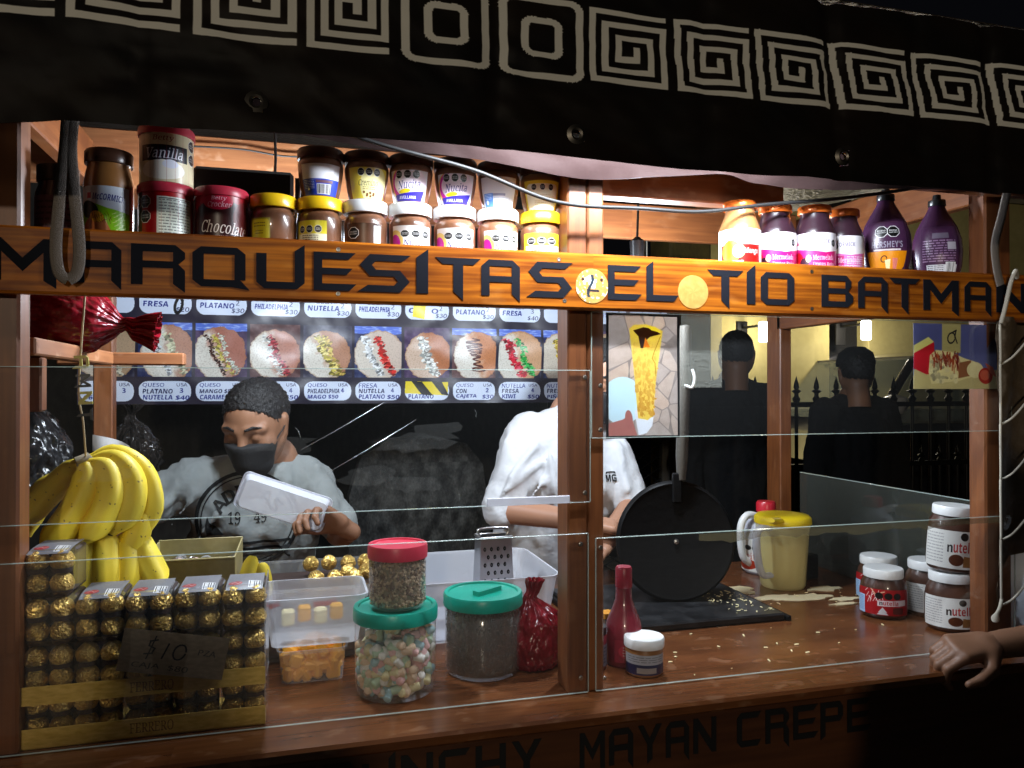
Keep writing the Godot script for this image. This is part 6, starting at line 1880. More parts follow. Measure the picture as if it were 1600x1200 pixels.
	for q in 120:
		cm.set_instance_transform(q, Transform3D(Basis.from_euler(Vector3(rng.randf() * 6, rng.randf() * 6, rng.randf() * 6)), Vector3(rng.randf_range(-0.045, 0.045), rng.randf_range(0.012, 0.05), rng.randf_range(-0.043, 0.043))))
	part(ot, "cheese_mass", box_mesh(Vector3(0.098, 0.034, 0.096), 0.012, Vector3(0, 0.024, 0)), M.orange)
	var ch := MultiMeshInstance3D.new()
	ch.name = "cheese_pieces"
	ch.multimesh = cm
	ch.material_override = M.orange
	ch.set_meta("kind", "stuff")
	ot.add_child(ch)
	var wt := thing("white_tub", "milky translucent plastic tub standing on the orange cheese tub", "tub", Vector3(0.025, 1.069, -0.245))
	part(wt, "tub_wall", tub_mesh(0.160, 0.125, 0.188, 0.15, 0.092, 0.022), M.tub)
	for q in 4:
		part(wt, "cheese_block", box_mesh(Vector3(0.024, 0.03, 0.02), 0.004), M.orange if q % 2 else M.cream, Vector3(-0.05 + q * 0.03, 0.045 + 0.006 * (q % 2), 0.025))
	# teal-lidded jars
	var jar := func(name_: String, lbl: String, at: Vector3, r: float, h: float, lid: Material, turn: float) -> Node3D:
		var t := thing(name_, lbl, "jar", at, turn)
		part(t, "jar_wall", lathe_mesh([Vector2(0, 0.002), Vector2(r * 0.86, 0.0), Vector2(r * 0.92, 0.004), Vector2(r * 0.955, 0.02), Vector2(r * 0.96, h * 0.8), Vector2(r * 0.93, h - 0.022), Vector2(r * 0.95, h - 0.02)], 48), M.jar_plastic)
		part(t, "lid", lathe_mesh([Vector2(r * 0.95, h - 0.024), Vector2(r, h - 0.024), Vector2(r * 1.005, h - 0.02), Vector2(r * 1.0, h - 0.004), Vector2(r * 0.975, h), Vector2(r * 0.88, h), Vector2(r * 0.86, h - 0.003), Vector2(r * 0.4, h - 0.0045), Vector2(0, h - 0.0045)], 56), lid)
		return t
	var mj: Node3D = jar.call("marshmallow_jar", "clear jar of pastel marshmallows with teal lid, under the red-lidded jar", Vector3(0.166, 1.0, -0.108), 0.0765, 0.156, M.teal, 0.0)
	var mmm := MultiMesh.new()
	mmm.transform_format = MultiMesh.TRANSFORM_3D
	mmm.use_colors = true
	mmm.mesh = lathe_mesh([Vector2(0, -0.010), Vector2(0.0052, -0.010), Vector2(0.0072, -0.008), Vector2(0.0074, 0.008), Vector2(0.0052, 0.010), Vector2(0, 0.010)], 10)
	mmm.instance_count = 520
	var pastel := [Color(0.72, 0.42, 0.40), Color(0.34, 0.52, 0.55), Color(0.72, 0.64, 0.36), Color(0.76, 0.74, 0.68), Color(0.74, 0.55, 0.38), Color(0.45, 0.60, 0.42)]
	for q in 520:
		var a := rng.randf() * TAU
		var rr := 0.064 * sqrt(rng.randf_range(0.35, 1.0))
		var hh: float = 0.012 + 0.105 * rng.randf() * (0.86 + 0.14 * sin(a))
		mmm.set_instance_transform(q, Transform3D(Basis.from_euler(Vector3(rng.randf() * 6, rng.randf() * 6, rng.randf() * 6)), Vector3(sin(a) * rr, hh, cos(a) * rr)))
		mmm.set_instance_color(q, pastel[rng.randi() % 6])
	var ms := MultiMeshInstance3D.new()
	ms.name = "marshmallows"
	ms.multimesh = mmm
	var mw := mat(Color.WHITE, 0.8)
	mw.vertex_color_use_as_albedo = true
	ms.material_override = mw
	ms.set_meta("kind", "stuff")
	mj.add_child(ms)
	var cj: Node3D = jar.call("sprinkle_jar", "clear jar of chocolate sprinkles with dented teal lid beside the post", Vector3(0.343, 1.0, -0.163), 0.0775, 0.154, M.teal, 0.0)
	sprinkles(cj, 0.0715, 0.006, 0.120, 2600, Vector3(0.0022, 0.0022, 0.008), [Color(0.06, 0.028, 0.018), Color(0.09, 0.045, 0.028), Color(0.045, 0.02, 0.014)], "chocolate_sprinkles", M.spread_dark)
	var gr := MB.new()
	extrude(gr, PackedVector2Array([Vector2(-0.03, 0.0), Vector2(0.035, 0.006), Vector2(0.036, 0.012), Vector2(-0.03, 0.018)]), 0.0, 0.010)
	part(cj, "lid_grip", gr.mesh(), M.teal, Vector3(0.012, 0.1485, 0.012), Vector3(-PI / 2, 0, 0.5))
	var nj: Node3D = jar.call("nut_jar", "small clear jar of chopped nuts with crimson lid, on the marshmallow jar", Vector3(0.169, 1.1562, -0.102), 0.054, 0.112, M.red_lid, 0.0)
	sprinkles(nj, 0.0495, 0.004, 0.080, 1700, Vector3(0.005, 0.0035, 0.007), [Color(0.20, 0.12, 0.065), Color(0.34, 0.23, 0.13), Color(0.11, 0.055, 0.03), Color(0.45, 0.33, 0.2)], "chopped_nuts", M.khaki)
	# red bag by the post
	solo("red_bag", "tied red plastic bag standing on the counter between the sprinkle jar and post", "plastic bag", bag_mesh([0.0, 0.046, 0.056, 0.060, 0.059, 0.054, 0.042, 0.024, 0.012, 0.012, 0.018], [0.0, 0.0, 0.015, 0.040, 0.066, 0.088, 0.106, 0.120, 0.132, 0.146, 0.168], 104), M.red_bag, Vector3(0.447, 1.001, -0.165))
	# translucent tray with the grater
	var t2 := thing("clear_tray", "large milky plastic tray behind the sprinkle jar, holding the grater", "tray", Vector3(0.385, 1.0, -0.47))
	part(t2, "tray_wall", tub_mesh(0.30, 0.27, 0.345, 0.31, 0.135, 0.035), M.tub)
	part(t2, "tray_floor", box_mesh(Vector3(0.28, 0.004, 0.25), 0.002, Vector3(0, 0.003, 0)), M.frost)
	grater()

func sprinkles(to: Node3D, r: float, y0: float, y1: float, count: int, size: Vector3, cols: Array, called: String, core: Material) -> void:
	part(to, "filling", lathe_mesh([Vector2(0, y0), Vector2(r * 0.93, y0 + 0.001), Vector2(r * 0.955, y0 + 0.01), Vector2(r * 0.955, y1 - 0.006), Vector2(r * 0.9, y1), Vector2(0, y1)], 40), core)
	var mm := MultiMesh.new()
	mm.transform_format = MultiMesh.TRANSFORM_3D
	mm.use_colors = true
	mm.mesh = box_mesh(size, 0.001)
	mm.instance_count = count
	for q in count:
		var a := rng.randf() * TAU
		var top := q % 4 == 0
		var rr: float = r * sqrt(rng.randf()) * 0.96 if top else r * rng.randf_range(0.935, 0.985)
		var y: float = y1 + rng.randf_range(-0.001, 0.003) if top else rng.randf_range(y0 + 0.004, y1)
		mm.set_instance_transform(q, Transform3D(Basis.from_euler(Vector3(rng.randf() * 6, rng.randf() * 6, rng.randf() * 6)), Vector3(sin(a) * rr, y, cos(a) * rr)))
		mm.set_instance_color(q, cols[rng.randi() % cols.size()])
	var o := MultiMeshInstance3D.new()
	o.name = called
	o.multimesh = mm
	var m := mat(Color.WHITE, 0.6)
	m.vertex_color_use_as_albedo = true
	o.material_override = m
	o.set_meta("kind", "stuff")
	to.add_child(o)

func grater() -> void:
	var t := thing("box_grater", "steel box grater standing in the milky tray", "grater", Vector3(0.432, 1.006, -0.44), 0.06)
	var h := 0.20
	var b := MB.new()
	for s in 4:
		b.xf = Transform3D(Basis(Vector3.UP, PI / 2 * s), Vector3.ZERO)
		var w0: float = 0.044 if s % 2 == 0 else 0.033
		var w1: float = 0.037 if s % 2 == 0 else 0.024
		var d0: float = 0.033 if s % 2 == 0 else 0.044
		var d1: float = 0.024 if s % 2 == 0 else 0.037
		b.quad(Vector3(-w0, 0, d0), Vector3(w0, 0, d0), Vector3(w1, h, d1), Vector3(-w1, h, d1), Vector3(0, 0.05, 1).normalized())
	part(t, "blade_walls", b.mesh(), M.steel)
	var rimb := MB.new()
	tube(rimb, [Vector3(-0.038, h, 0.025), Vector3(0.038, h, 0.025), Vector3(0.038, h, -0.025), Vector3(-0.038, h, -0.025), Vector3(-0.038, h, 0.025)], [0.0028], 6)
	part(t, "top_rim", rimb.mesh(), M.steel)
	part(t, "handle", tube_mesh(curve([Vector3(-0.033, h, 0), Vector3(-0.033, h + 0.016, 0), Vector3(0.033, h + 0.016, 0), Vector3(0.033, h, 0)], 5), [0.0035], 8), M.steel)
	var hb := lathe_mesh([Vector2(0.0036, 0.0), Vector2(0.0026, 0.0022), Vector2(0.0014, 0.0026), Vector2(0.0012, 0.0)], 8, Vector2(1.0, 1.5))
	for j in 9:
		for i in 4:
			var y := 0.03 + j * 0.018
			var x := -0.024 + i * 0.016 + (0.004 if j % 2 else -0.004)
			part(t, "tooth", hb, M.iron, Vector3(x, y, lerpf(0.033, 0.024, y / h) + 0.0003), Vector3(PI / 2, 0, 0))

# ================= counter, right half =================
func sheet_patch(pts: Array, h: float) -> ArrayMesh: # flat irregular patch lying on y = 0
	var b := MB.new()
	b.xf = Transform3D(Basis(Vector3(1, 0, 0), -PI / 2), Vector3.ZERO)
	extrude(b, PackedVector2Array(pts), 0.0, h)
	return b.mesh()

func blob_pts(c: Vector2, r: Vector2, s: int) -> Array:
	var out := []
	var q := RandomNumberGenerator.new()
	q.seed = s
	for k in 18: out.append(c + Vector2(cos(TAU * k / 18), sin(TAU * k / 18)) * r * q.randf_range(0.6, 1.15))
	return out

func hazel_jar(called: String, lbl: String, at: Vector3, turn: float, style: int, lean := 0.0, grp := "", tall := 1.0) -> void:
	var t := thing(called, lbl, "jar", at, turn, grp)
	t.rotation.z = lean
	var g := 0.107 * (tall - 1.0)
	part(t, "glass_body", lathe_mesh([Vector2(0, 0), Vector2(0.042, 0), Vector2(0.050, 0.006), Vector2(0.0535, 0.02), Vector2(0.053, 0.052 + g), Vector2(0.049, 0.072 + g), Vector2(0.042, 0.084 + g), Vector2(0.040, 0.092 + g), Vector2(0, 0.092 + g)], 44, Vector2(1.0, 0.86)), M.spread_dark)
	part(t, "lid", lathe_mesh([Vector2(0.0405, 0.0855), Vector2(0.0445, 0.0855), Vector2(0.045, 0.088), Vector2(0.045, 0.103), Vector2(0.043, 0.1065), Vector2(0, 0.107)], 44), M.white_plastic, Vector3(0, g, 0))
	var im := pic(360, 170, Color(0.84, 0.84, 0.82))
	if style == 0:
		small_print(im, 10, 16, 120, 10, 14, Color(0.62, 0.62, 0.62))
		draw_text(im, "n", Vector2(150, 62), Vector2(28, 34), Color(0.05, 0.05, 0.06), sans_bold)
		draw_text(im, "utella", Vector2(182, 46), Vector2(130, 50), Color(0.66, 0.05, 0.06), sans_bold)
		fill_ellipse(im, Vector2(240, 24), Vector2(22, 18), Color(0.07, 0.07, 0.07))
		fill_ellipse(im, Vector2(200, 130), Vector2(40, 26), Color(0.32, 0.16, 0.08))
		fill_poly(im, PackedVector2Array([Vector2(240, 110), Vector2(330, 120), Vector2(320, 160), Vector2(236, 160)]), Color(0.55, 0.38, 0.2))
	else:
		im.fill(Color(0.62, 0.05, 0.09))
		im.fill_rect(Rect2i(0, 50, 66, 120), Color(0.62, 0.74, 0.86))
		small_print(im, 6, 60, 54, 9, 11, Color(0.35, 0.5, 0.72))
		for q in 12: draw_line(im, Vector2(70 + q * 9, 20 + (q * 37) % 80), Vector2(86 + q * 9, 4 + (q * 23) % 90), 3, Color(0.9, 0.86, 0.84))
		draw_path(im, [Vector2(110, 0), Vector2(136, 34), Vector2(190, 14)], 8, Color(0.82, 0.62, 0.5))
		for q in 3: fill_ellipse(im, Vector2(160 + q * 54, 42), Vector2(24, 22), Color(0.05, 0.05, 0.05))
		fill_poly(im, PackedVector2Array([Vector2(150, 74), Vector2(330, 66), Vector2(330, 104), Vector2(150, 110)]), Color(0.86, 0.80, 0.80))
		draw_text(im, "n", Vector2(162, 80), Vector2(18, 22), Color(0.05, 0.05, 0.06))
		draw_text(im, "utella", Vector2(184, 72), Vector2(90, 30), Color(0.70, 0.08, 0.10))
		fill_poly(im, PackedVector2Array([Vector2(180, 116), Vector2(206, 150), Vector2(154, 150)]), Color(0.82, 0.8, 0.8))
		fill_poly(im, PackedVector2Array([Vector2(180, 130), Vector2(214, 166), Vector2(146, 166)]), Color(0.82, 0.8, 0.8))
		fill_poly(im, round_rect(240, 116, 70, 44, 12), Color(0.35, 0.12, 0.10))
	label(t, im, 0.0537, 0.0532, 0.012, g + (0.054 if style == 0 else 0.062), 2.5, 0.0, Vector2(1.0, 0.86), 0.001)

func counter_right() -> void:
	# griddle plate and the round iron standing open on it
	var gp := thing("griddle", "flat black griddle plate set in the counter under the round iron", "griddle", Vector3(0.87, 1.0, -0.46))
	part(gp, "plate", box_mesh(Vector3(0.47, 0.018, 0.36), 0.004, Vector3(0, 0.0095, 0)), M.griddle)
	for s in [-1.0, 1.0]:
		part(gp, "edge_strip", box_mesh(Vector3(0.012, 0.012, 0.37), 0.002, Vector3(0.243 * s, 0.0065, 0)), M.iron)
	part(gp, "hinge", box_mesh(Vector3(0.06, 0.05, 0.06), 0.006, Vector3(0.03, 0.042, -0.06)), M.iron)
	var ir := thing("crepe_iron", "big round black crepe iron standing open with upright handle", "crepe iron", Vector3(0.905, 1.018, -0.44), -0.22)
	var disc := MB.new()
	disc.xf = Transform3D(Basis(Vector3(1, 0, 0), PI / 2 - 0.10), Vector3(0, 0.148, -0.015))
	lathe(disc, [Vector2(0, -0.022), Vector2(0.13, -0.022), Vector2(0.147, -0.014), Vector2(0.151, 0.0), Vector2(0.150, 0.006), Vector2(0.143, 0.012), Vector2(0.136, 0.009), Vector2(0, 0.009)], 64)
	part(ir, "round_plate", disc.mesh(), M.iron)
	var rv := MB.new()
	rv.xf = Transform3D(Basis(Vector3(1, 0, 0), PI / 2 - 0.10), Vector3(0, 0.148, -0.005))
	lathe(rv, [Vector2(0.007, 0.0), Vector2(0.006, 0.004), Vector2(0, 0.005)], 12)
	part(ir, "rivet", rv.mesh(), M.steel)
	part(ir, "handle_bar", box_mesh(Vector3(0.024, 0.075, 0.012), 0.003, Vector3(0.004, 0.282, -0.012)), M.iron)
	part(ir, "handle_tube", lathe_mesh([Vector2(0, 0.300), Vector2(0.011, 0.302), Vector2(0.015, 0.36), Vector2(0.0165, 0.64), Vector2(0.014, 0.69), Vector2(0, 0.694)], 20), M.pole, Vector3(0.006, 0, -0.014), Vector3(0, 0, -0.03))
	part(ir, "handle_hook", tube_mesh(curve([Vector3(0.02, 0.54, 0.0), Vector3(0.038, 0.535, 0.006), Vector3(0.044, 0.558, 0.006), Vector3(0.04, 0.58, 0.0)], 5), [0.004], 8), M.white_plastic)
	# sauce bottle and small jars at the post
	var sb := thing("sauce_bottle", "dark red sauce bottle just right of the centre post", "bottle", Vector3(0.624, 1.0, -0.125))
	part(sb, "bottle_body", lathe_mesh([Vector2(0, 0), Vector2(0.033, 0), Vector2(0.0375, 0.006), Vector2(0.038, 0.06), Vector2(0.034, 0.085), Vector2(0.024, 0.108), Vector2(0.017, 0.128), Vector2(0.0155, 0.16), Vector2(0, 0.16)], 36), M.sauce)
	part(sb, "cap", lathe_mesh([Vector2(0.0165, 0.152), Vector2(0.0172, 0.153), Vector2(0.0165, 0.19), Vector2(0.0145, 0.193), Vector2(0, 0.193)], 28), mat(lin(0.28, 0.012, 0.03), 0.35))
	var si := pic(200, 100, lin(0.24, 0.02, 0.035))
	fill_ellipse(si, Vector2(100, 50), Vector2(80, 40), lin(0.40, 0.03, 0.05))
	small_print(si, 40, 30, 120, 4, 12, lin(0.5, 0.35, 0.35))
	label(sb, si, 0.038, 0.038, 0.012, 0.056, 2.2, 0.2)
	var pj := thing("cream_jar", "small white-lidded jar in front of the dark red bottle", "jar", Vector3(0.641, 1.0, -0.066))
	part(pj, "glass_body", lathe_mesh([Vector2(0, 0), Vector2(0.032, 0), Vector2(0.036, 0.004), Vector2(0.0365, 0.046), Vector2(0.033, 0.054), Vector2(0.033, 0.06), Vector2(0, 0.06)], 36), M.caramel)
	part(pj, "lid", lathe_mesh([Vector2(0.035, 0.053), Vector2(0.0385, 0.053), Vector2(0.039, 0.055), Vector2(0.039, 0.068), Vector2(0.037, 0.071), Vector2(0, 0.071)], 40), M.white_plastic)
	var pi := pic(220, 110, Color(0.62, 0.62, 0.64))
	pi.fill_rect(Rect2i(0, 54, 220, 56), Color(0.10, 0.12, 0.26))
	small_print(pi, 20, 12, 180, 3, 12, Color(0.4, 0.4, 0.42))
	pi.fill_rect(Rect2i(70, 70, 90, 30), Color(0.55, 0.52, 0.5))
	label(pj, pi, 0.0365, 0.0365, 0.006, 0.044, 2.6, -0.35)
	var lj := thing("cream_jar", "dark jar half hidden behind the foot of the centre post", "jar", Vector3(0.552, 1.0, -0.12))
	part(lj, "glass_body", lathe_mesh([Vector2(0, 0), Vector2(0.028, 0), Vector2(0.031, 0.004), Vector2(0.031, 0.062), Vector2(0.027, 0.07), Vector2(0, 0.07)], 30), M.sauce)
	part(lj, "lid", lathe_mesh([Vector2(0.027, 0.068), Vector2(0.03, 0.068), Vector2(0.03, 0.082), Vector2(0, 0.083)], 30), M.black_plastic)
	var li := pic(120, 80, Color(0.40, 0.38, 0.42))
	small_print(li, 10, 10, 100, 5, 13, Color(0.2, 0.2, 0.25))
	label(lj, li, 0.031, 0.031, 0.008, 0.05, 2.2, 0.0)
	# jug with yellow lid
	var jg := thing("batter_jug", "translucent jug of pale batter with yellow spouted lid", "jug", Vector3(1.295, 1.0, -0.565))
	part(jg, "jug_wall", lathe_mesh([Vector2(0, 0.001), Vector2(0.056, 0), Vector2(0.060, 0.006), Vector2(0.070, 0.15), Vector2(0.074, 0.178), Vector2(0.074, 0.184)], 44), M.jug_wall)
	part(jg, "batter", lathe_mesh([Vector2(0, 0.004), Vector2(0.054, 0.004), Vector2(0.058, 0.008), Vector2(0.0645, 0.125), Vector2(0, 0.126)], 40), M.cream)
	part(jg, "lid", lathe_mesh([Vector2(0.0735, 0.176), Vector2(0.0765, 0.176), Vector2(0.077, 0.180), Vector2(0.076, 0.192), Vector2(0.069, 0.199), Vector2(0.04, 0.202), Vector2(0, 0.202)], 48), M.jug_lid)
	var sp := MB.new()
	tube(sp, [Vector3(-0.045, 0.19, 0.045), Vector3(-0.07, 0.194, 0.06), Vector3(-0.088, 0.198, 0.072)], [0.02, 0.018, 0.013], 12, Vector2(1.0, 0.5))
	part(jg, "spout", sp.mesh(), M.jug_lid)
	part(jg, "handle", tube_mesh(curve([Vector3(-0.062, 0.168, 0.03), Vector3(-0.10, 0.172, 0.045), Vector3(-0.116, 0.15, 0.05), Vector3(-0.108, 0.08, 0.048), Vector3(-0.09, 0.045, 0.042), Vector3(-0.06, 0.04, 0.03)], 6), [0.010], 10, Vector2(1.2, 0.8)), M.frost)
	var bo := thing("oil_bottle", "white printed bottle with red cap behind the batter jug", "bottle", Vector3(1.345, 1.0, -0.72))
	part(bo, "bottle_body", lathe_mesh([Vector2(0, 0), Vector2(0.060, 0), Vector2(0.068, 0.008), Vector2(0.070, 0.11), Vector2(0.060, 0.145), Vector2(0.036, 0.17), Vector2(0.025, 0.178), Vector2(0.025, 0.186), Vector2(0, 0.186)], 40), M.frost)
	part(bo, "cap", lathe_mesh([Vector2(0.026, 0.181), Vector2(0.0285, 0.181), Vector2(0.0285, 0.206), Vector2(0.025, 0.212), Vector2(0, 0.213)], 30), M.red_plastic)
	part(bo, "handle", tube_mesh(curve([Vector3(-0.03, 0.168, 0.01), Vector3(-0.075, 0.175, 0.018), Vector3(-0.098, 0.14, 0.02), Vector3(-0.092, 0.06, 0.02), Vector3(-0.06, 0.03, 0.014)], 6), [0.011], 10), M.white_plastic)
	var bi := pic(260, 220, Color(0.86, 0.85, 0.82))
	for q in 3: fill_ellipse(bi, Vector2(40 + q * 40, 60), Vector2(18, 17), Color(0.08, 0.08, 0.08))
	draw_text(bi, "Aceite", Vector2(20, 92), Vector2(120, 44), Color(0.75, 0.12, 0.10), serif)
	fill_ellipse(bi, Vector2(60, 172), Vector2(66, 40), Color(0.62, 0.18, 0.08))
	small_print(bi, 130, 150, 110, 5, 12, Color(0.5, 0.4, 0.35))
	label(bo, bi, 0.070, 0.070, 0.01, 0.105, 2.6, -0.9)
	solo("iron_weight", "small dark block standing beside the batter jug", "block", box_mesh(Vector3(0.046, 0.07, 0.03), 0.004, Vector3(0, 0.035, 0)), M.iron, Vector3(1.418, 1.0, -0.615), Vector3(0, 0.2, 0))
	# hazelnut spread jars
	hazel_jar("hazelnut_jar", "white-lidded jar in red festive wrapper, nearest the middle of the right counter", Vector3(1.36, 1.0, -0.255), -0.75, 1, 0.0, "hazelnut spread jars", 1.1)
	hazel_jar("hazelnut_jar", "white-lidded jar peeping out behind the red-wrapped one", Vector3(1.446, 1.0, -0.37), -0.85, 1, 0.0, "hazelnut spread jars", 1.1)
	hazel_jar("hazelnut_jar", "white labelled hazelnut jar at the bottom of the right-hand stack", Vector3(1.435, 1.0, -0.13), -0.72, 0, 0.0, "hazelnut spread jars", 1.24)
	hazel_jar("hazelnut_jar", "white labelled hazelnut jar leaning on top of the right-hand stack", Vector3(1.437, 1.134, -0.13), -0.76, 0, -0.05, "hazelnut spread jars", 1.4)
	hazel_jar("hazelnut_jar", "white labelled hazelnut jar behind the right-hand stack", Vector3(1.478, 1.0, -0.24), -0.6, 0, 0.0, "hazelnut spread jars", 1.24)
	# spilt batter flakes and crumbs
	var k := 0
	for s in [[1.06, -0.34, 0.14, 0.035], [1.28, -0.44, 0.10, 0.04], [1.37, -0.40, 0.06, 0.022], [1.20, -0.46, 0.08, 0.035], [1.38, -0.50, 0.07, 0.03], [1.15, -0.55, 0.05, 0.05], [1.33, -0.36, 0.05, 0.014]]:
		k += 1
		if s[0] < 1.1: continue
		solo("batter_flake", ["", "broad thin dried batter flake under the jug's front", "pale batter flake right of the jug", "batter flake at the jug's left foot", "batter flake behind the jug near the dark block", "batter flake beside the griddle's right edge", "narrow batter flake nearest the red-wrapped jar"][k - 1], "batter flake", sheet_patch(blob_pts(Vector2.ZERO, Vector2(s[2], s[3]) * 0.8, k), 0.0012 + 0.0002 * k), M.flour, Vector3(s[0], 1.0002, s[1]), Vector3.ZERO, "dried batter flakes on the counter")
	var mm := MultiMesh.new()
	mm.transform_format = MultiMesh.TRANSFORM_3D
	mm.mesh = box_mesh(Vector3(0.008, 0.002, 0.003), 0.0008)
	mm.instance_count = 110
	for q in 110:
		var on := q < 70
		var p := Vector3(rng.randf_range(0.98, 1.09), 1.0205, rng.randf_range(-0.5, -0.3)) if on else Vector3(rng.randf_range(0.7, 1.35), 1.0015, rng.randf_range(-0.26, -0.02))
		if not on and q % 2: p = Vector3(rng.randf_range(1.13, 1.45), 1.003, rng.randf_range(-0.52, -0.36))
		mm.set_instance_transform(q, Transform3D(Basis.from_euler(Vector3(0, rng.randf() * 6, rng.randf_range(-0.3, 0.3))).scaled(Vector3.ONE * rng.randf_range(0.4, 1.3)), p))
	var cr := MultiMeshInstance3D.new()
	cr.name = "cheese_crumbs"
	cr.multimesh = mm
	cr.material_override = M.cream
	tag(cr, "pale cheese crumbs scattered on the griddle and counter", "crumbs")
	cr.set_meta("kind", "stuff")
	add_child(cr)
	solo("cheese_scrap", "orange cheese scrap at the griddle's front left corner", "cheese", sheet_patch(blob_pts(Vector2.ZERO, Vector2(0.03, 0.018), 77), 0.012), M.cheese, Vector3(0.69, 1.0195, -0.36))
# ================= people =================
func head_into(b: MB, at: Vector3, basis: Basis, skin: Color) -> void:
	var f := Field.new(Vector3(-0.12, -0.17, -0.13), Vector3(0.12, 0.14, 0.14), 0.005)
	f.bone(Vector3(0, 0.03, -0.025), Vector3(0, 0.035, 0.0), 0.076, 0.076, 0.02, Vector3(0.97, 1.05, 1.16))
	f.bone(Vector3(0, -0.01, 0.025), Vector3(0, -0.07, 0.036), 0.062, 0.044, 0.03)
	for s in [-1.0, 1.0]:
		f.bone(Vector3(0.05 * s, -0.04, 0.0), Vector3(0.012 * s, -0.092, 0.052), 0.026, 0.02, 0.025)
		f.bone(Vector3(0.014 * s, 0.024, 0.083), Vector3(0.05 * s, 0.024, 0.068), 0.012, 0.011, 0.012)
		f.bone(Vector3(0.044 * s, -0.02, 0.062), Vector3(0.05 * s, -0.025, 0.05), 0.02, 0.018, 0.02)
		f.carve(Vector3(0.032 * s, 0.004, 0.094), 0.013, 0.012)
		f.bone(Vector3(0.032 * s, 0.003, 0.076), Vector3(0.034 * s, 0.003, 0.075), 0.0125, 0.0125, 0.004)
		f.bone(Vector3(0.079 * s, 0.016, -0.012), Vector3(0.077 * s, -0.022, -0.004), 0.018, 0.012, 0.006, Vector3(0.45, 1.0, 0.9))
		f.bone(Vector3(0.009 * s, -0.03, 0.094), Vector3(0.010 * s, -0.031, 0.092), 0.009, 0.009, 0.008)
	f.bone(Vector3(0, 0.012, 0.088), Vector3(0, -0.026, 0.104), 0.009, 0.013, 0.012)
	f.bone(Vector3(-0.02, -0.056, 0.082), Vector3(0.02, -0.056, 0.082), 0.008, 0.008, 0.006)
	f.bone(Vector3(-0.017, -0.068, 0.080), Vector3(0.017, -0.068, 0.080), 0.009, 0.009, 0.006)
	f.bone(Vector3(0, -0.05, -0.025), Vector3(0, -0.17, -0.04), 0.052, 0.056, 0.03)
	var x := b.xf
	b.xf = Transform3D(basis, at)
	f.nets(b, skin)
	b.xf = x

# palm, four fingers and a thumb; d points from wrist to knuckles, up is the back of the hand
func hand_into(b: MB, wrist: Vector3, d: Vector3, up: Vector3, side: float, curl: Array, thumb_out := 0.6, s := 1.0) -> void:
	d = d.normalized()
	var x := d.cross(up).normalized() * side # towards the thumb
	up = x.cross(d).normalized() * side
	if up.dot(x.cross(d) * side) < 0: up = -up
	var f := Field.new(wrist - Vector3.ONE * 0.13 * s + d * 0.07, wrist + Vector3.ONE * 0.13 * s + d * 0.07, 0.004)
	f.bone(wrist - d * 0.03, wrist + d * 0.02, 0.024 * s, 0.025 * s, 0.01)
	for k in 4:
		var off := (0.027 - 0.018 * k) * s
		var kn: Vector3 = wrist + d * (0.088 - 0.004 * absf(k - 1.2)) * s + x * off
		f.bone(wrist + d * 0.02 * s + x * off * 0.7, kn, 0.016 * s, 0.0125 * s, 0.012)
		var l: float = [0.042, 0.046, 0.043, 0.034][k] * s
		var p := kn
		var a := 0.0
		for q in 3:
			a += curl[q] * [1.0, 1.06, 1.1, 1.16][k]
			var dir := d * cos(a) - up * sin(a)
			var e: Vector3 = p + dir * l * [1.0, 0.66, 0.5][q]
			f.bone(p, e, 0.0098 * s * [1.0, 0.92, 0.84][q], 0.009 * s * [0.98, 0.9, 0.8][q], 0.003)
			p = e
	var t0: Vector3 = wrist + d * 0.022 * s + x * 0.022 * s
	var t1: Vector3 = t0 + (d * 0.75 + x * thumb_out - up * 0.35).normalized() * 0.042 * s
	var t2: Vector3 = t1 + (d * 1.0 + x * thumb_out * 0.4 - up * 0.35).normalized() * 0.034 * s
	var t3: Vector3 = t2 + (d * 1.0 - up * 0.3).normalized() * 0.026 * s
	f.bone(t0, t1, 0.017 * s, 0.012 * s, 0.01)
	f.bone(t1, t2, 0.0115 * s, 0.0105 * s, 0.004)
	f.bone(t2, t3, 0.0105 * s, 0.008 * s, 0.004)
	f.nets(b)

func bounds(pts: Array, pad: float) -> Array:
	var lo := Vector3.ONE * 1e9
	var hi := -lo
	for p in pts:
		lo = lo.min(p)
		hi = hi.max(p)
	return [lo - Vector3.ONE * pad, hi + Vector3.ONE * pad]

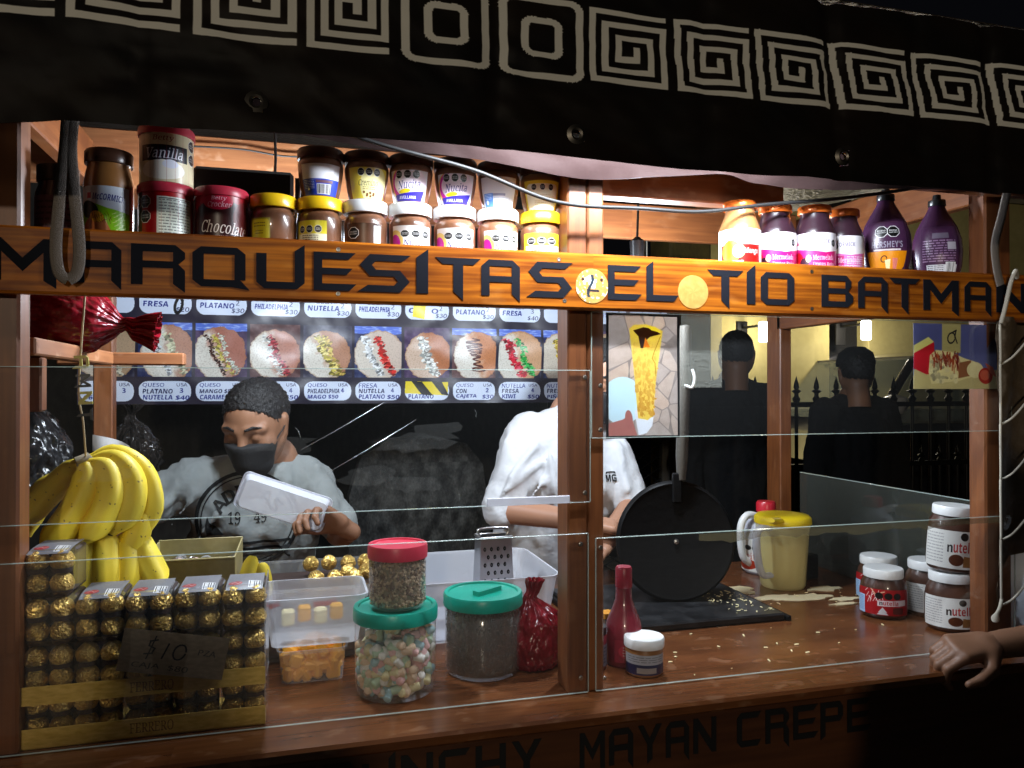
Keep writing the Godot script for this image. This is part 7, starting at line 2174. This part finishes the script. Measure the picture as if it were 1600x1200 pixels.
# j: joints by name; looks: materials and the like. Returns [node, shirt field].
func person(lbl: String, j: Dictionary, looks: Dictionary, grp := "") -> Array:
	var t := thing("person", lbl, "person", Vector3(j.hip.x, 0, j.hip.z), 0.0, grp)
	var o := Transform3D(Basis(), -t.position)
	var b := MB.new()
	b.xf = o
	var hb: Basis = Basis(Vector3.UP, j.head_yaw) * Basis(Vector3(1, 0, 0), j.head_pitch)
	# arms and neck in one field, then head and hands on their own finer grids
	var lim := bounds([j.neck, j.shoulder_l, j.shoulder_r, j.elbow_l, j.elbow_r, j.wrist_l, j.wrist_r, j.chest, j.hip], 0.2)
	var f := Field.new(lim[0], lim[1], 0.011)
	var hc: Vector3 = j.head
	f.bone(hc + hb * Vector3(0, -0.10, -0.025), j.neck, 0.05, 0.056, 0.02)
	f.bone(j.neck, j.chest, 0.06, 0.11, 0.03, Vector3(1.2, 1, 0.8))
	f.bone(j.chest, j.hip, 0.11, 0.11, 0.03, Vector3(1.25, 1, 0.8))
	for s in ["l", "r"]:
		f.bone(j.neck - Vector3(0, 0.035, 0), j["shoulder_" + s], 0.042, 0.045, 0.03)
		f.bone(j["shoulder_" + s], j["elbow_" + s], 0.05, 0.040, 0.02)
		f.bone(j["elbow_" + s], j["wrist_" + s], 0.041, 0.027, 0.015)
	f.nets(b)
	b.xf = Transform3D(hb, hc + o.origin)
	head_into(b, hc + o.origin, hb, Color.WHITE)
	b.xf = o
	for s in ["l", "r"]:
		var w: Vector3 = j["wrist_" + s]
		hand_into(b, w, j.get("hand_" + s, w - j["elbow_" + s]), j.get("back_" + s, Vector3.UP), 1.0 if s == "l" else -1.0, j.get("curl_" + s, [0.35, 0.45, 0.35]), j.get("thumb_" + s, 0.6))
	var bm := fix(b)
	var body := part(t, "body", bm, looks.skin)
	# hair
	var hf := Field.new(Vector3(-0.13, -0.10, -0.15), Vector3(0.13, 0.16, 0.14), 0.0045)
	hf.bone(Vector3(0, 0.034, -0.028), Vector3(0, 0.042, -0.005), 0.0805, 0.0785, 0.02, Vector3(0.98, 1.08, 1.17))
	hf.cut(Vector3(0, 0.066, 0.06), Vector3(0, -0.70, 0.75))
	hf.cut(Vector3(0, -0.06, 0), Vector3(0, -1, 0.1))
	hf.carve(Vector3(0, -0.02, 0.11), 0.075, 0.02)
	var hn := noise(121, 120.0, FastNoiseLite.TYPE_SIMPLEX_SMOOTH, 2)
	hf.rough(hn, 0.008)
	var hm := MB.new()
	hm.xf = Transform3D(hb, hc + o.origin)
	hf.nets(hm)
	part(t, "hair", fix(hm), looks.hair)
	# brows
	for s in [-1.0, 1.0]:
		var bb := MB.new()
		bb.xf = Transform3D(hb, hc + o.origin)
		tube(bb, [Vector3(0.014 * s, 0.030, 0.096), Vector3(0.034 * s, 0.036, 0.089), Vector3(0.054 * s, 0.029, 0.074)], [0.003, 0.0042, 0.002], 6)
		part(t, "eyebrow", bb.mesh(), M.hair)
	if looks.get("mask", false):
		var mf := Field.new(Vector3(-0.11, -0.15, -0.02), Vector3(0.11, 0.02, 0.14), 0.005)
		mf.bone(Vector3(0, -0.03, 0.045), Vector3(0, -0.075, 0.05), 0.066, 0.052, 0.02, Vector3(1.04, 1.0, 1.02))
		mf.bone(Vector3(0, -0.02, 0.096), Vector3(0, -0.06, 0.098), 0.016, 0.02, 0.04)
		mf.cut(Vector3(0, -0.014, 0.06), Vector3(0, 1, -0.12))
		mf.cut(Vector3(0, 0, 0.016), Vector3(0, 0, -1))
		var mb := MB.new()
		mb.xf = Transform3D(hb, hc + o.origin)
		mf.nets(mb)
		var mk := part(t, "face_mask", fix(mb), M.mask)
		for s in [-1.0, 1.0]:
			var eb := MB.new()
			eb.xf = Transform3D(hb, hc + o.origin)
			tube(eb, [Vector3(0.062 * s, -0.03, 0.05), Vector3(0.078 * s, -0.005, 0.012), Vector3(0.086 * s, 0.018, -0.02)], [0.0018], 5)
			part(mk, "ear_loop", eb.mesh(), M.mask)
	if looks.get("cap", false):
		var cb := MB.new()
		cb.xf = Transform3D(hb, hc + o.origin)
		lathe(cb, [Vector2(0.094, 0.045), Vector2(0.096, 0.06), Vector2(0.085, 0.105), Vector2(0.05, 0.132), Vector2(0, 0.138)], 28, 0, TAU, Vector2(0.95, 1.15))
		var cp := part(t, "cap", cb.mesh(), M.black_cloth)
		var pb := MB.new()
		pb.xf = Transform3D(hb, hc + o.origin)
		sheet(pb, 12, 6, func(u, v): return Vector3((u - 0.5) * 0.15, 0.055 - 0.02 * pow(u - 0.5, 2.0) * 4.0, 0.09 + 0.07 * v * (1.0 - pow(u - 0.5, 2.0) * 3.0)), 0.003)
		part(cp, "peak", pb.mesh(), M.black_cloth)
	# shirt
	var sf := Field.new(lim[0], lim[1], 0.009)
	var bulk: float = looks.get("bulk", 1.0)
	sf.bone(j.chest, j.hip, 0.152 * bulk, 0.150 * bulk, 0.05, Vector3(1.22, 1, 0.84))
	sf.bone(j.chest, j.neck - Vector3(0, 0.05, 0), 0.135 * bulk, 0.07, 0.05, Vector3(1.2, 1, 0.85))
	for s in ["l", "r"]:
		var sh: Vector3 = j["shoulder_" + s]
		var el: Vector3 = j["elbow_" + s]
		sf.bone(j.neck - Vector3(0, 0.035, 0), sh, 0.058, 0.062, 0.05)
		sf.bone(sh, sh.lerp(el, looks.get("sleeve", 0.85)), 0.068, 0.062, 0.03)
		if looks.get("long", false):
			sf.bone(sh, el, 0.07, 0.058, 0.03)
			sf.bone(el, el.lerp(j["wrist_" + s], 0.92), 0.058, 0.045, 0.02)
	if looks.get("collar", false): sf.bone(j.neck - Vector3(0, 0.03, 0), j.neck + (j.head - j.neck) * 0.45, 0.076, 0.062, 0.015)
	sf.carve(j.neck + Vector3(0, 0.055, 0.02), looks.get("opening", 0.075), 0.02)
	sf.cut(j.hip - Vector3(0, looks.get("hem", 0.12), 0), Vector3.DOWN)
	var wr := noise(looks.get("seed", 122), 5.0, FastNoiseLite.TYPE_SIMPLEX_SMOOTH, 3)
	wr.fractal_type = FastNoiseLite.FRACTAL_RIDGED
	sf.rough(wr, looks.get("wrinkle", 0.012), Vector3(1.6, 0.8, 1.2))
	for q in looks.get("folds", []): # creases running between two points
		sf.bone(q[0], q[1], 0.005, 0.003, 0.035)
	var sm := MB.new()
	sm.xf = o
	sf.nets(sm)
	part(t, "shirt", fix(sm), looks.shirt)
	# trousers and shoes
	var hip: Vector3 = j.hip
	var pf := Field.new(Vector3(hip.x - 0.3, 0.05, hip.z - 0.25), Vector3(hip.x + 0.3, hip.y + 0.06, hip.z + 0.3), 0.014)
	var fl := Field.new(Vector3(hip.x - 0.3, -0.02, hip.z - 0.25), Vector3(hip.x + 0.3, 0.14, hip.z + 0.32), 0.009)
	pf.bone(hip + Vector3(-0.06, -0.02, 0), hip + Vector3(0.06, -0.02, 0), 0.125, 0.125, 0.03, Vector3(1, 1, 0.85))
	for s in [-1.0, 1.0]:
		var kn := Vector3(hip.x + 0.11 * s, 0.5, hip.z + 0.03)
		var an := Vector3(hip.x + 0.12 * s, 0.1, hip.z - 0.01)
		pf.bone(hip + Vector3(0.085 * s, -0.06, 0), kn, 0.095, 0.066, 0.03)
		pf.bone(kn, an, 0.066, 0.052, 0.02)
		fl.bone(an + Vector3(0, -0.055, -0.04), an + Vector3(0.01 * s, -0.06, 0.13), 0.042, 0.036, 0.02, Vector3(1.0, 1.0, 1.0))
		fl.bone(an, an + Vector3(0, -0.04, 0), 0.045, 0.045, 0.02)
	fl.cut(Vector3(0, 0.001, 0), Vector3.DOWN)
	pf.rough(wr, 0.012)
	var pm := MB.new()
	pm.xf = o
	pf.nets(pm)
	part(t, "trousers", fix(pm), looks.get("trousers", M.denim))
	var fm := MB.new()
	fm.xf = o
	fl.nets(fm)
	part(t, "shoes", fix(fm), M.black_plastic)
	return [t, sf]

func fix(b: MB) -> ArrayMesh:
	for q in range(0, b.i.size(), 3):
		var A := b.v[b.i[q]]
		if (b.v[b.i[q + 1]] - A).cross(b.v[b.i[q + 2]] - A).dot(b.n[b.i[q]] + b.n[b.i[q + 1]] + b.n[b.i[q + 2]]) > 0.0:
			var s := b.i[q + 1]
			b.i[q + 1] = b.i[q + 2]
			b.i[q + 2] = s
	return b.mesh()

# a print lying on the cloth of a shirt field: a grid pushed onto its front
func shirt_print(t: Node3D, sf: Field, at: Vector2, size: Vector2, z_from: float, im: Image, rough := 0.85) -> void:
	var b := MB.new()
	var fz := func(u, v) -> Vector3:
		var p := Vector3(at.x + (u - 0.5) * size.x, at.y + (0.5 - v) * size.y, z_from)
		for q in 60:
			var d := sf.value(p)
			if d < 0.0022: break
			p.z -= clampf(d * 0.7, 0.0012, 0.012)
		return p - t.position
	sheet(b, 60, 44, fz, 0.0006)
	var m := mat_tex(tex(im), rough)
	m.transparency = BaseMaterial3D.TRANSPARENCY_ALPHA_SCISSOR
	m.alpha_scissor_threshold = 0.5
	part(t, "shirt_print", b.mesh(), m)

func people() -> void:
	# seller in grey T-shirt
	var one := person("seller in grey printed T-shirt and black face mask, looking down at the counter", {
		"head": Vector3(-0.118, 1.450, -0.87), "head_yaw": -0.38, "head_pitch": 0.40, "neck": Vector3(-0.085, 1.355, -0.945),
		"shoulder_l": Vector3(0.018, 1.285, -0.955), "shoulder_r": Vector3(-0.268, 1.295, -0.955), "chest": Vector3(-0.125, 1.20, -0.97), "hip": Vector3(-0.12, 0.94, -1.04),
		"elbow_l": Vector3(0.105, 1.155, -0.87), "wrist_l": Vector3(0.105, 1.185, -0.765), "hand_l": Vector3(-0.62, 0.42, 0.30), "back_l": Vector3(0.5, 0.3, -0.8), "curl_l": [0.5, 0.8, 0.6], "thumb_l": 0.5,
		"elbow_r": Vector3(-0.455, 1.215, -0.86), "wrist_r": Vector3(-0.33, 1.10, -0.62), "back_r": Vector3(0, 1, 0.2),
	}, {"skin": M.skin, "hair": M.hair, "shirt": M.shirt_grey, "mask": true, "bulk": 0.98, "sleeve": 0.86, "seed": 131, "opening": 0.06, "wrinkle": 0.018, "trousers": M.denim,
		"folds": [[Vector3(-0.30, 1.30, -0.88), Vector3(-0.37, 1.22, -0.81)], [Vector3(-0.27, 1.27, -0.86), Vector3(-0.33, 1.19, -0.83)], [Vector3(-0.22, 1.22, -0.85), Vector3(-0.27, 1.14, -0.85)], [Vector3(0.03, 1.27, -0.87), Vector3(0.07, 1.19, -0.84)], [Vector3(-0.05, 1.12, -0.83), Vector3(0.03, 1.06, -0.85)], [Vector3(-0.16, 1.08, -0.83), Vector3(-0.02, 1.03, -0.84)]]})
	var im := pic(480, 400, Color(0, 0, 0, 0))
	var ink := Color(0.035, 0.04, 0.045)
	draw_path(im, Array(ellipse_pts(Vector2(240, 175), Vector2(165, 160), 0.0, 60)), 12, ink)
	draw_path(im, Array(ellipse_pts(Vector2(240, 175), Vector2(150, 145), 0.0, 60)), 4, ink)
	var word := "ADIDAS"
	for q in word.length():
		var a := -0.98 + q * 0.39
		draw_text(im, word[q], Vector2(240, 185) + Vector2(sin(a), -cos(a)) * 132 + Vector2(-17, 0).rotated(a), Vector2(40 if word[q] != "I" else 16, 44), ink, sans_bold, a)
	draw_text(im, "19", Vector2(180, 142), Vector2(40, 40), ink, serif)
	draw_text(im, "49", Vector2(262, 142), Vector2(40, 40), ink, serif)
	fill_poly(im, PackedVector2Array([Vector2(110, 160), Vector2(165, 220), Vector2(110, 225)]), ink)
	for q in 3: im.fill_rect(Rect2i(100, 244 + q * 22, 280, 9), ink)
	shirt_print(one[0], one[1], Vector2(-0.140, 1.178), Vector2(0.38, 0.315), -0.70, im)
	# seller in white
	var two := person("seller in white rolled-sleeve shirt leaning over the griddle, head behind the post", {
		"head": Vector3(0.85, 1.58, -0.87), "head_yaw": 0.35, "head_pitch": 0.35, "neck": Vector3(0.81, 1.475, -0.94),
		"shoulder_l": Vector3(0.915, 1.405, -0.955), "shoulder_r": Vector3(0.655, 1.40, -0.935), "chest": Vector3(0.785, 1.28, -0.96), "hip": Vector3(0.74, 0.95, -1.05),
		"elbow_l": Vector3(0.975, 1.19, -0.86), "wrist_l": Vector3(0.835, 1.145, -0.70), "hand_l": Vector3(-0.6, -0.25, 0.5), "back_l": Vector3(0.3, 1.0, 0.3),
		"elbow_r": Vector3(0.555, 1.20, -0.85), "wrist_r": Vector3(0.745, 1.185, -0.68), "hand_r": Vector3(0.85, -0.15, 0.25), "back_r": Vector3(0, 1, 0.2),
	}, {"skin": M.skin_light, "hair": M.hair, "shirt": M.shirt_white, "mask": true, "sleeve": 0.98, "seed": 141, "collar": true, "opening": 0.03, "wrinkle": 0.012, "bulk": 1.05, "trousers": M.black_cloth,
		"folds": [[Vector3(0.66, 1.38, -0.85), Vector3(0.57, 1.30, -0.80)], [Vector3(0.67, 1.33, -0.84), Vector3(0.55, 1.26, -0.79)], [Vector3(0.68, 1.28, -0.83), Vector3(0.60, 1.20, -0.79)], [Vector3(0.70, 1.36, -0.83), Vector3(0.72, 1.2, -0.81)], [Vector3(0.93, 1.36, -0.86), Vector3(0.94, 1.25, -0.82)]]})
	var lm := pic(120, 90, Color(0, 0, 0, 0))
	draw_text(lm, "MG", Vector2(12, 30), Vector2(96, 46), Color(0.03, 0.015, 0.015))
	fill_poly(lm, PackedVector2Array([Vector2(14, 24), Vector2(20, 10), Vector2(100, 10), Vector2(106, 24), Vector2(98, 24), Vector2(92, 17), Vector2(28, 17), Vector2(22, 24)]), Color(0.03, 0.015, 0.015))
	shirt_print(two[0], two[1], Vector2(0.895, 1.285), Vector2(0.046, 0.04), -0.70, lm)
	# passers-by behind the stall
	person("dark figure in black clothes standing beyond the right panes by the slim post", {
		"head": Vector3(1.99, 1.70, -1.93), "head_yaw": 2.6, "head_pitch": 0.1, "neck": Vector3(1.985, 1.59, -1.95),
		"shoulder_l": Vector3(1.80, 1.50, -1.95), "shoulder_r": Vector3(2.16, 1.50, -1.93), "chest": Vector3(1.98, 1.38, -1.95), "hip": Vector3(1.975, 0.98, -1.95),
		"elbow_l": Vector3(1.76, 1.2, -1.95), "wrist_l": Vector3(1.77, 0.95, -1.9), "elbow_r": Vector3(2.2, 1.2, -1.92), "wrist_r": Vector3(2.19, 0.95, -1.88),
	}, {"skin": M.skin, "hair": M.hair, "shirt": M.black_cloth, "long": true, "collar": true, "opening": 0.03, "seed": 151, "trousers": M.black_cloth, "hem": 0.16}, "passers-by seen through the panes")
	person("dark figure in cap and black clothes in front of the iron fence", {
		"head": Vector3(2.66, 1.62, -1.93), "head_yaw": 2.7, "head_pitch": 0.1, "neck": Vector3(2.66, 1.51, -1.95),
		"shoulder_l": Vector3(2.84, 1.43, -1.95), "shoulder_r": Vector3(2.50, 1.43, -1.95), "chest": Vector3(2.67, 1.3, -1.95), "hip": Vector3(2.67, 0.93, -1.95),
		"elbow_l": Vector3(2.90, 1.17, -1.93), "wrist_l": Vector3(2.86, 0.98, -1.82), "elbow_r": Vector3(2.44, 1.15, -1.95), "wrist_r": Vector3(2.43, 0.93, -1.9),
	}, {"skin": M.skin, "hair": M.hair, "shirt": M.black_cloth, "long": true, "cap": true, "collar": true, "opening": 0.03, "seed": 161, "trousers": M.black_cloth, "hem": 0.16}, "passers-by seen through the panes")
	# two customers waiting in the lane behind the viewer
	var mould := get_node("person_002")
	var wait := [["customer in black waiting in the lane left of the viewer", Vector3(-0.62, 0, 2.0), 0.2], ["customer in black waiting in the lane right of the viewer", Vector3(0.64, 0, 1.74), 0.1]]
	for w in wait:
		var o: Node3D = mould.duplicate()
		o.name = numbered("person")
		add_child(o)
		o.position = w[1]
		o.rotation.y = w[2]
		tag(o, w[0], "person", "customers waiting in the lane")
	# customer at the right end, hand on the counter edge
	person("customer in pale blue shirt at the right end, one hand resting on the counter edge", {
		"head": Vector3(1.76, 1.64, -0.10), "head_yaw": -0.9, "head_pitch": 0.2, "neck": Vector3(1.765, 1.53, -0.12),
		"shoulder_l": Vector3(1.77, 1.44, -0.28), "shoulder_r": Vector3(1.72, 1.43, 0.06), "chest": Vector3(1.725, 1.30, -0.11), "hip": Vector3(1.73, 0.95, -0.11),
		"elbow_l": Vector3(1.85, 1.2, -0.36), "wrist_l": Vector3(1.84, 1.0, -0.40), "elbow_r": Vector3(1.64, 1.10, 0.20), "wrist_r": Vector3(1.325, 1.040, 0.085), "hand_r": Vector3(-1.0, -0.02, -0.08), "back_r": Vector3(0.0, 1.0, 0.35), "curl_r": [0.6, 0.95, 0.75], "thumb_r": 0.95,
	}, {"skin": M.skin, "hair": M.hair, "shirt": M.shirt_blue, "sleeve": 0.7, "seed": 171, "trousers": M.black_cloth, "hem": -0.02, "bulk": 1.08})
	# white tub lid held by the first seller
	var lid := thing("tub_lid", "shallow white translucent tub held up by the grey-shirted seller", "tub", Vector3(-0.045, 1.258, -0.70))
	var b := MB.new()
	var m := tub_mesh(0.205, 0.072, 0.222, 0.09, 0.032, 0.014)
	lid.rotation.z = -0.36
	part(lid, "tub_shell", m, M.frost, Vector3.ZERO, Vector3(-PI / 2 + 0.12, 0, 0))

# ================= small things =================
func small_things() -> void:
	var cab := thing("black_cable", "black cable sagging across the jars from the awning to the right", "cable")
	part(cab, "run", tube_mesh(curve([Vector3(-0.02, 1.965, 0.10), Vector3(0.12, 1.935, 0.085), Vector3(0.275, 1.913, 0.06), Vector3(0.427, 1.873, 0.045), Vector3(0.589, 1.874, 0.036), Vector3(0.73, 1.885, 0.0), Vector3(0.876, 1.91, -0.01), Vector3(1.05, 1.932, 0.0), Vector3(1.22, 1.962, 0.02), Vector3(1.30, 1.99, 0.03)], 8), [0.0036], 8), M.rubber)
	var thin := thing("thin_wire", "thin black wire running along the orange rear board", "wire")
	part(thin, "run", tube_mesh(curve([Vector3(-0.313, 2.107, -0.600), Vector3(-0.231, 2.111, -0.600), Vector3(-0.133, 2.112, -0.600), Vector3(-0.047, 2.104, -0.600), Vector3(0.042, 2.108, -0.600)], 6), [0.0022], 6), M.rubber)
	# looped webbing strap
	var st := thing("webbing_strap", "grey webbing strap looped over the left end of the sign board", "strap", Vector3(-0.333, 1.71, 0.04))
	for q in 2:
		var s := -1.0 if q == 0 else 1.0
		part(st, "strap_side", tube_mesh(curve([Vector3(0.002 + 0.004 * s, 0.24, 0.0), Vector3(0.004 * s, 0.19, 0.004), Vector3(0.010 * s, 0.12, 0.006), Vector3(0.0155 * s, 0.05, 0.004), Vector3(0.012 * s, 0.012, 0.002), Vector3(0.0, 0.0, 0.001)], 6), [0.0085], 8, Vector2(1.0, 0.25)), M.webbing)
	var tie := MB.new()
	tube(tie, curve([Vector3(1.415, 1.965, 0.04), Vector3(1.405, 1.91, 0.035), Vector3(1.388, 1.85, 0.034), Vector3(1.39, 1.80, 0.036), Vector3(1.402, 1.765, 0.034)], 6), [0.011], 8, Vector2(1.0, 0.25))
	solo("strap_end", "pale plastic strap hanging beside the last purple bottle", "strap", tie.mesh(), M.webbing)
	# pale papers and bags at the dim left side
	var pb := MB.new()
	sheet(pb, 10, 6, func(u, v): return Vector3((u - 0.5) * 0.085, (0.5 - v) * 0.04 + 0.02 * u * (1.0 - u) - 0.03 * u, 0.008 * sin(u * 7.0)), 0.0006)
	solo("white_paper", "small curled white paper stuck on the rear left post", "paper", pb.mesh(), M.rag, Vector3(-0.46, 1.415, -0.815))
	solo("black_bag", "shiny crumpled black plastic bag hanging in the dim left corner", "plastic bag", bag_mesh([0.0, 0.06, 0.10, 0.115, 0.11, 0.095, 0.07, 0.04, 0.016, 0.012, 0.02], [0.0, 0.004, 0.03, 0.09, 0.15, 0.20, 0.24, 0.27, 0.30, 0.33, 0.36], 105, 9.0, 1.8), M.black_bag, Vector3(-0.62, 1.24, -0.66))
	solo("snack_bag", "crumpled clear wrapper bundle hanging left of the grey-shirted seller", "plastic bag", bag_mesh([0.0, 0.05, 0.07, 0.08, 0.075, 0.06, 0.04, 0.02, 0.01, 0.014, 0.03], [0.0, 0.004, 0.02, 0.05, 0.09, 0.12, 0.15, 0.17, 0.19, 0.20, 0.22], 106, 7.0, 2.2), M.wrapper, Vector3(-0.47, 1.285, -1.1))
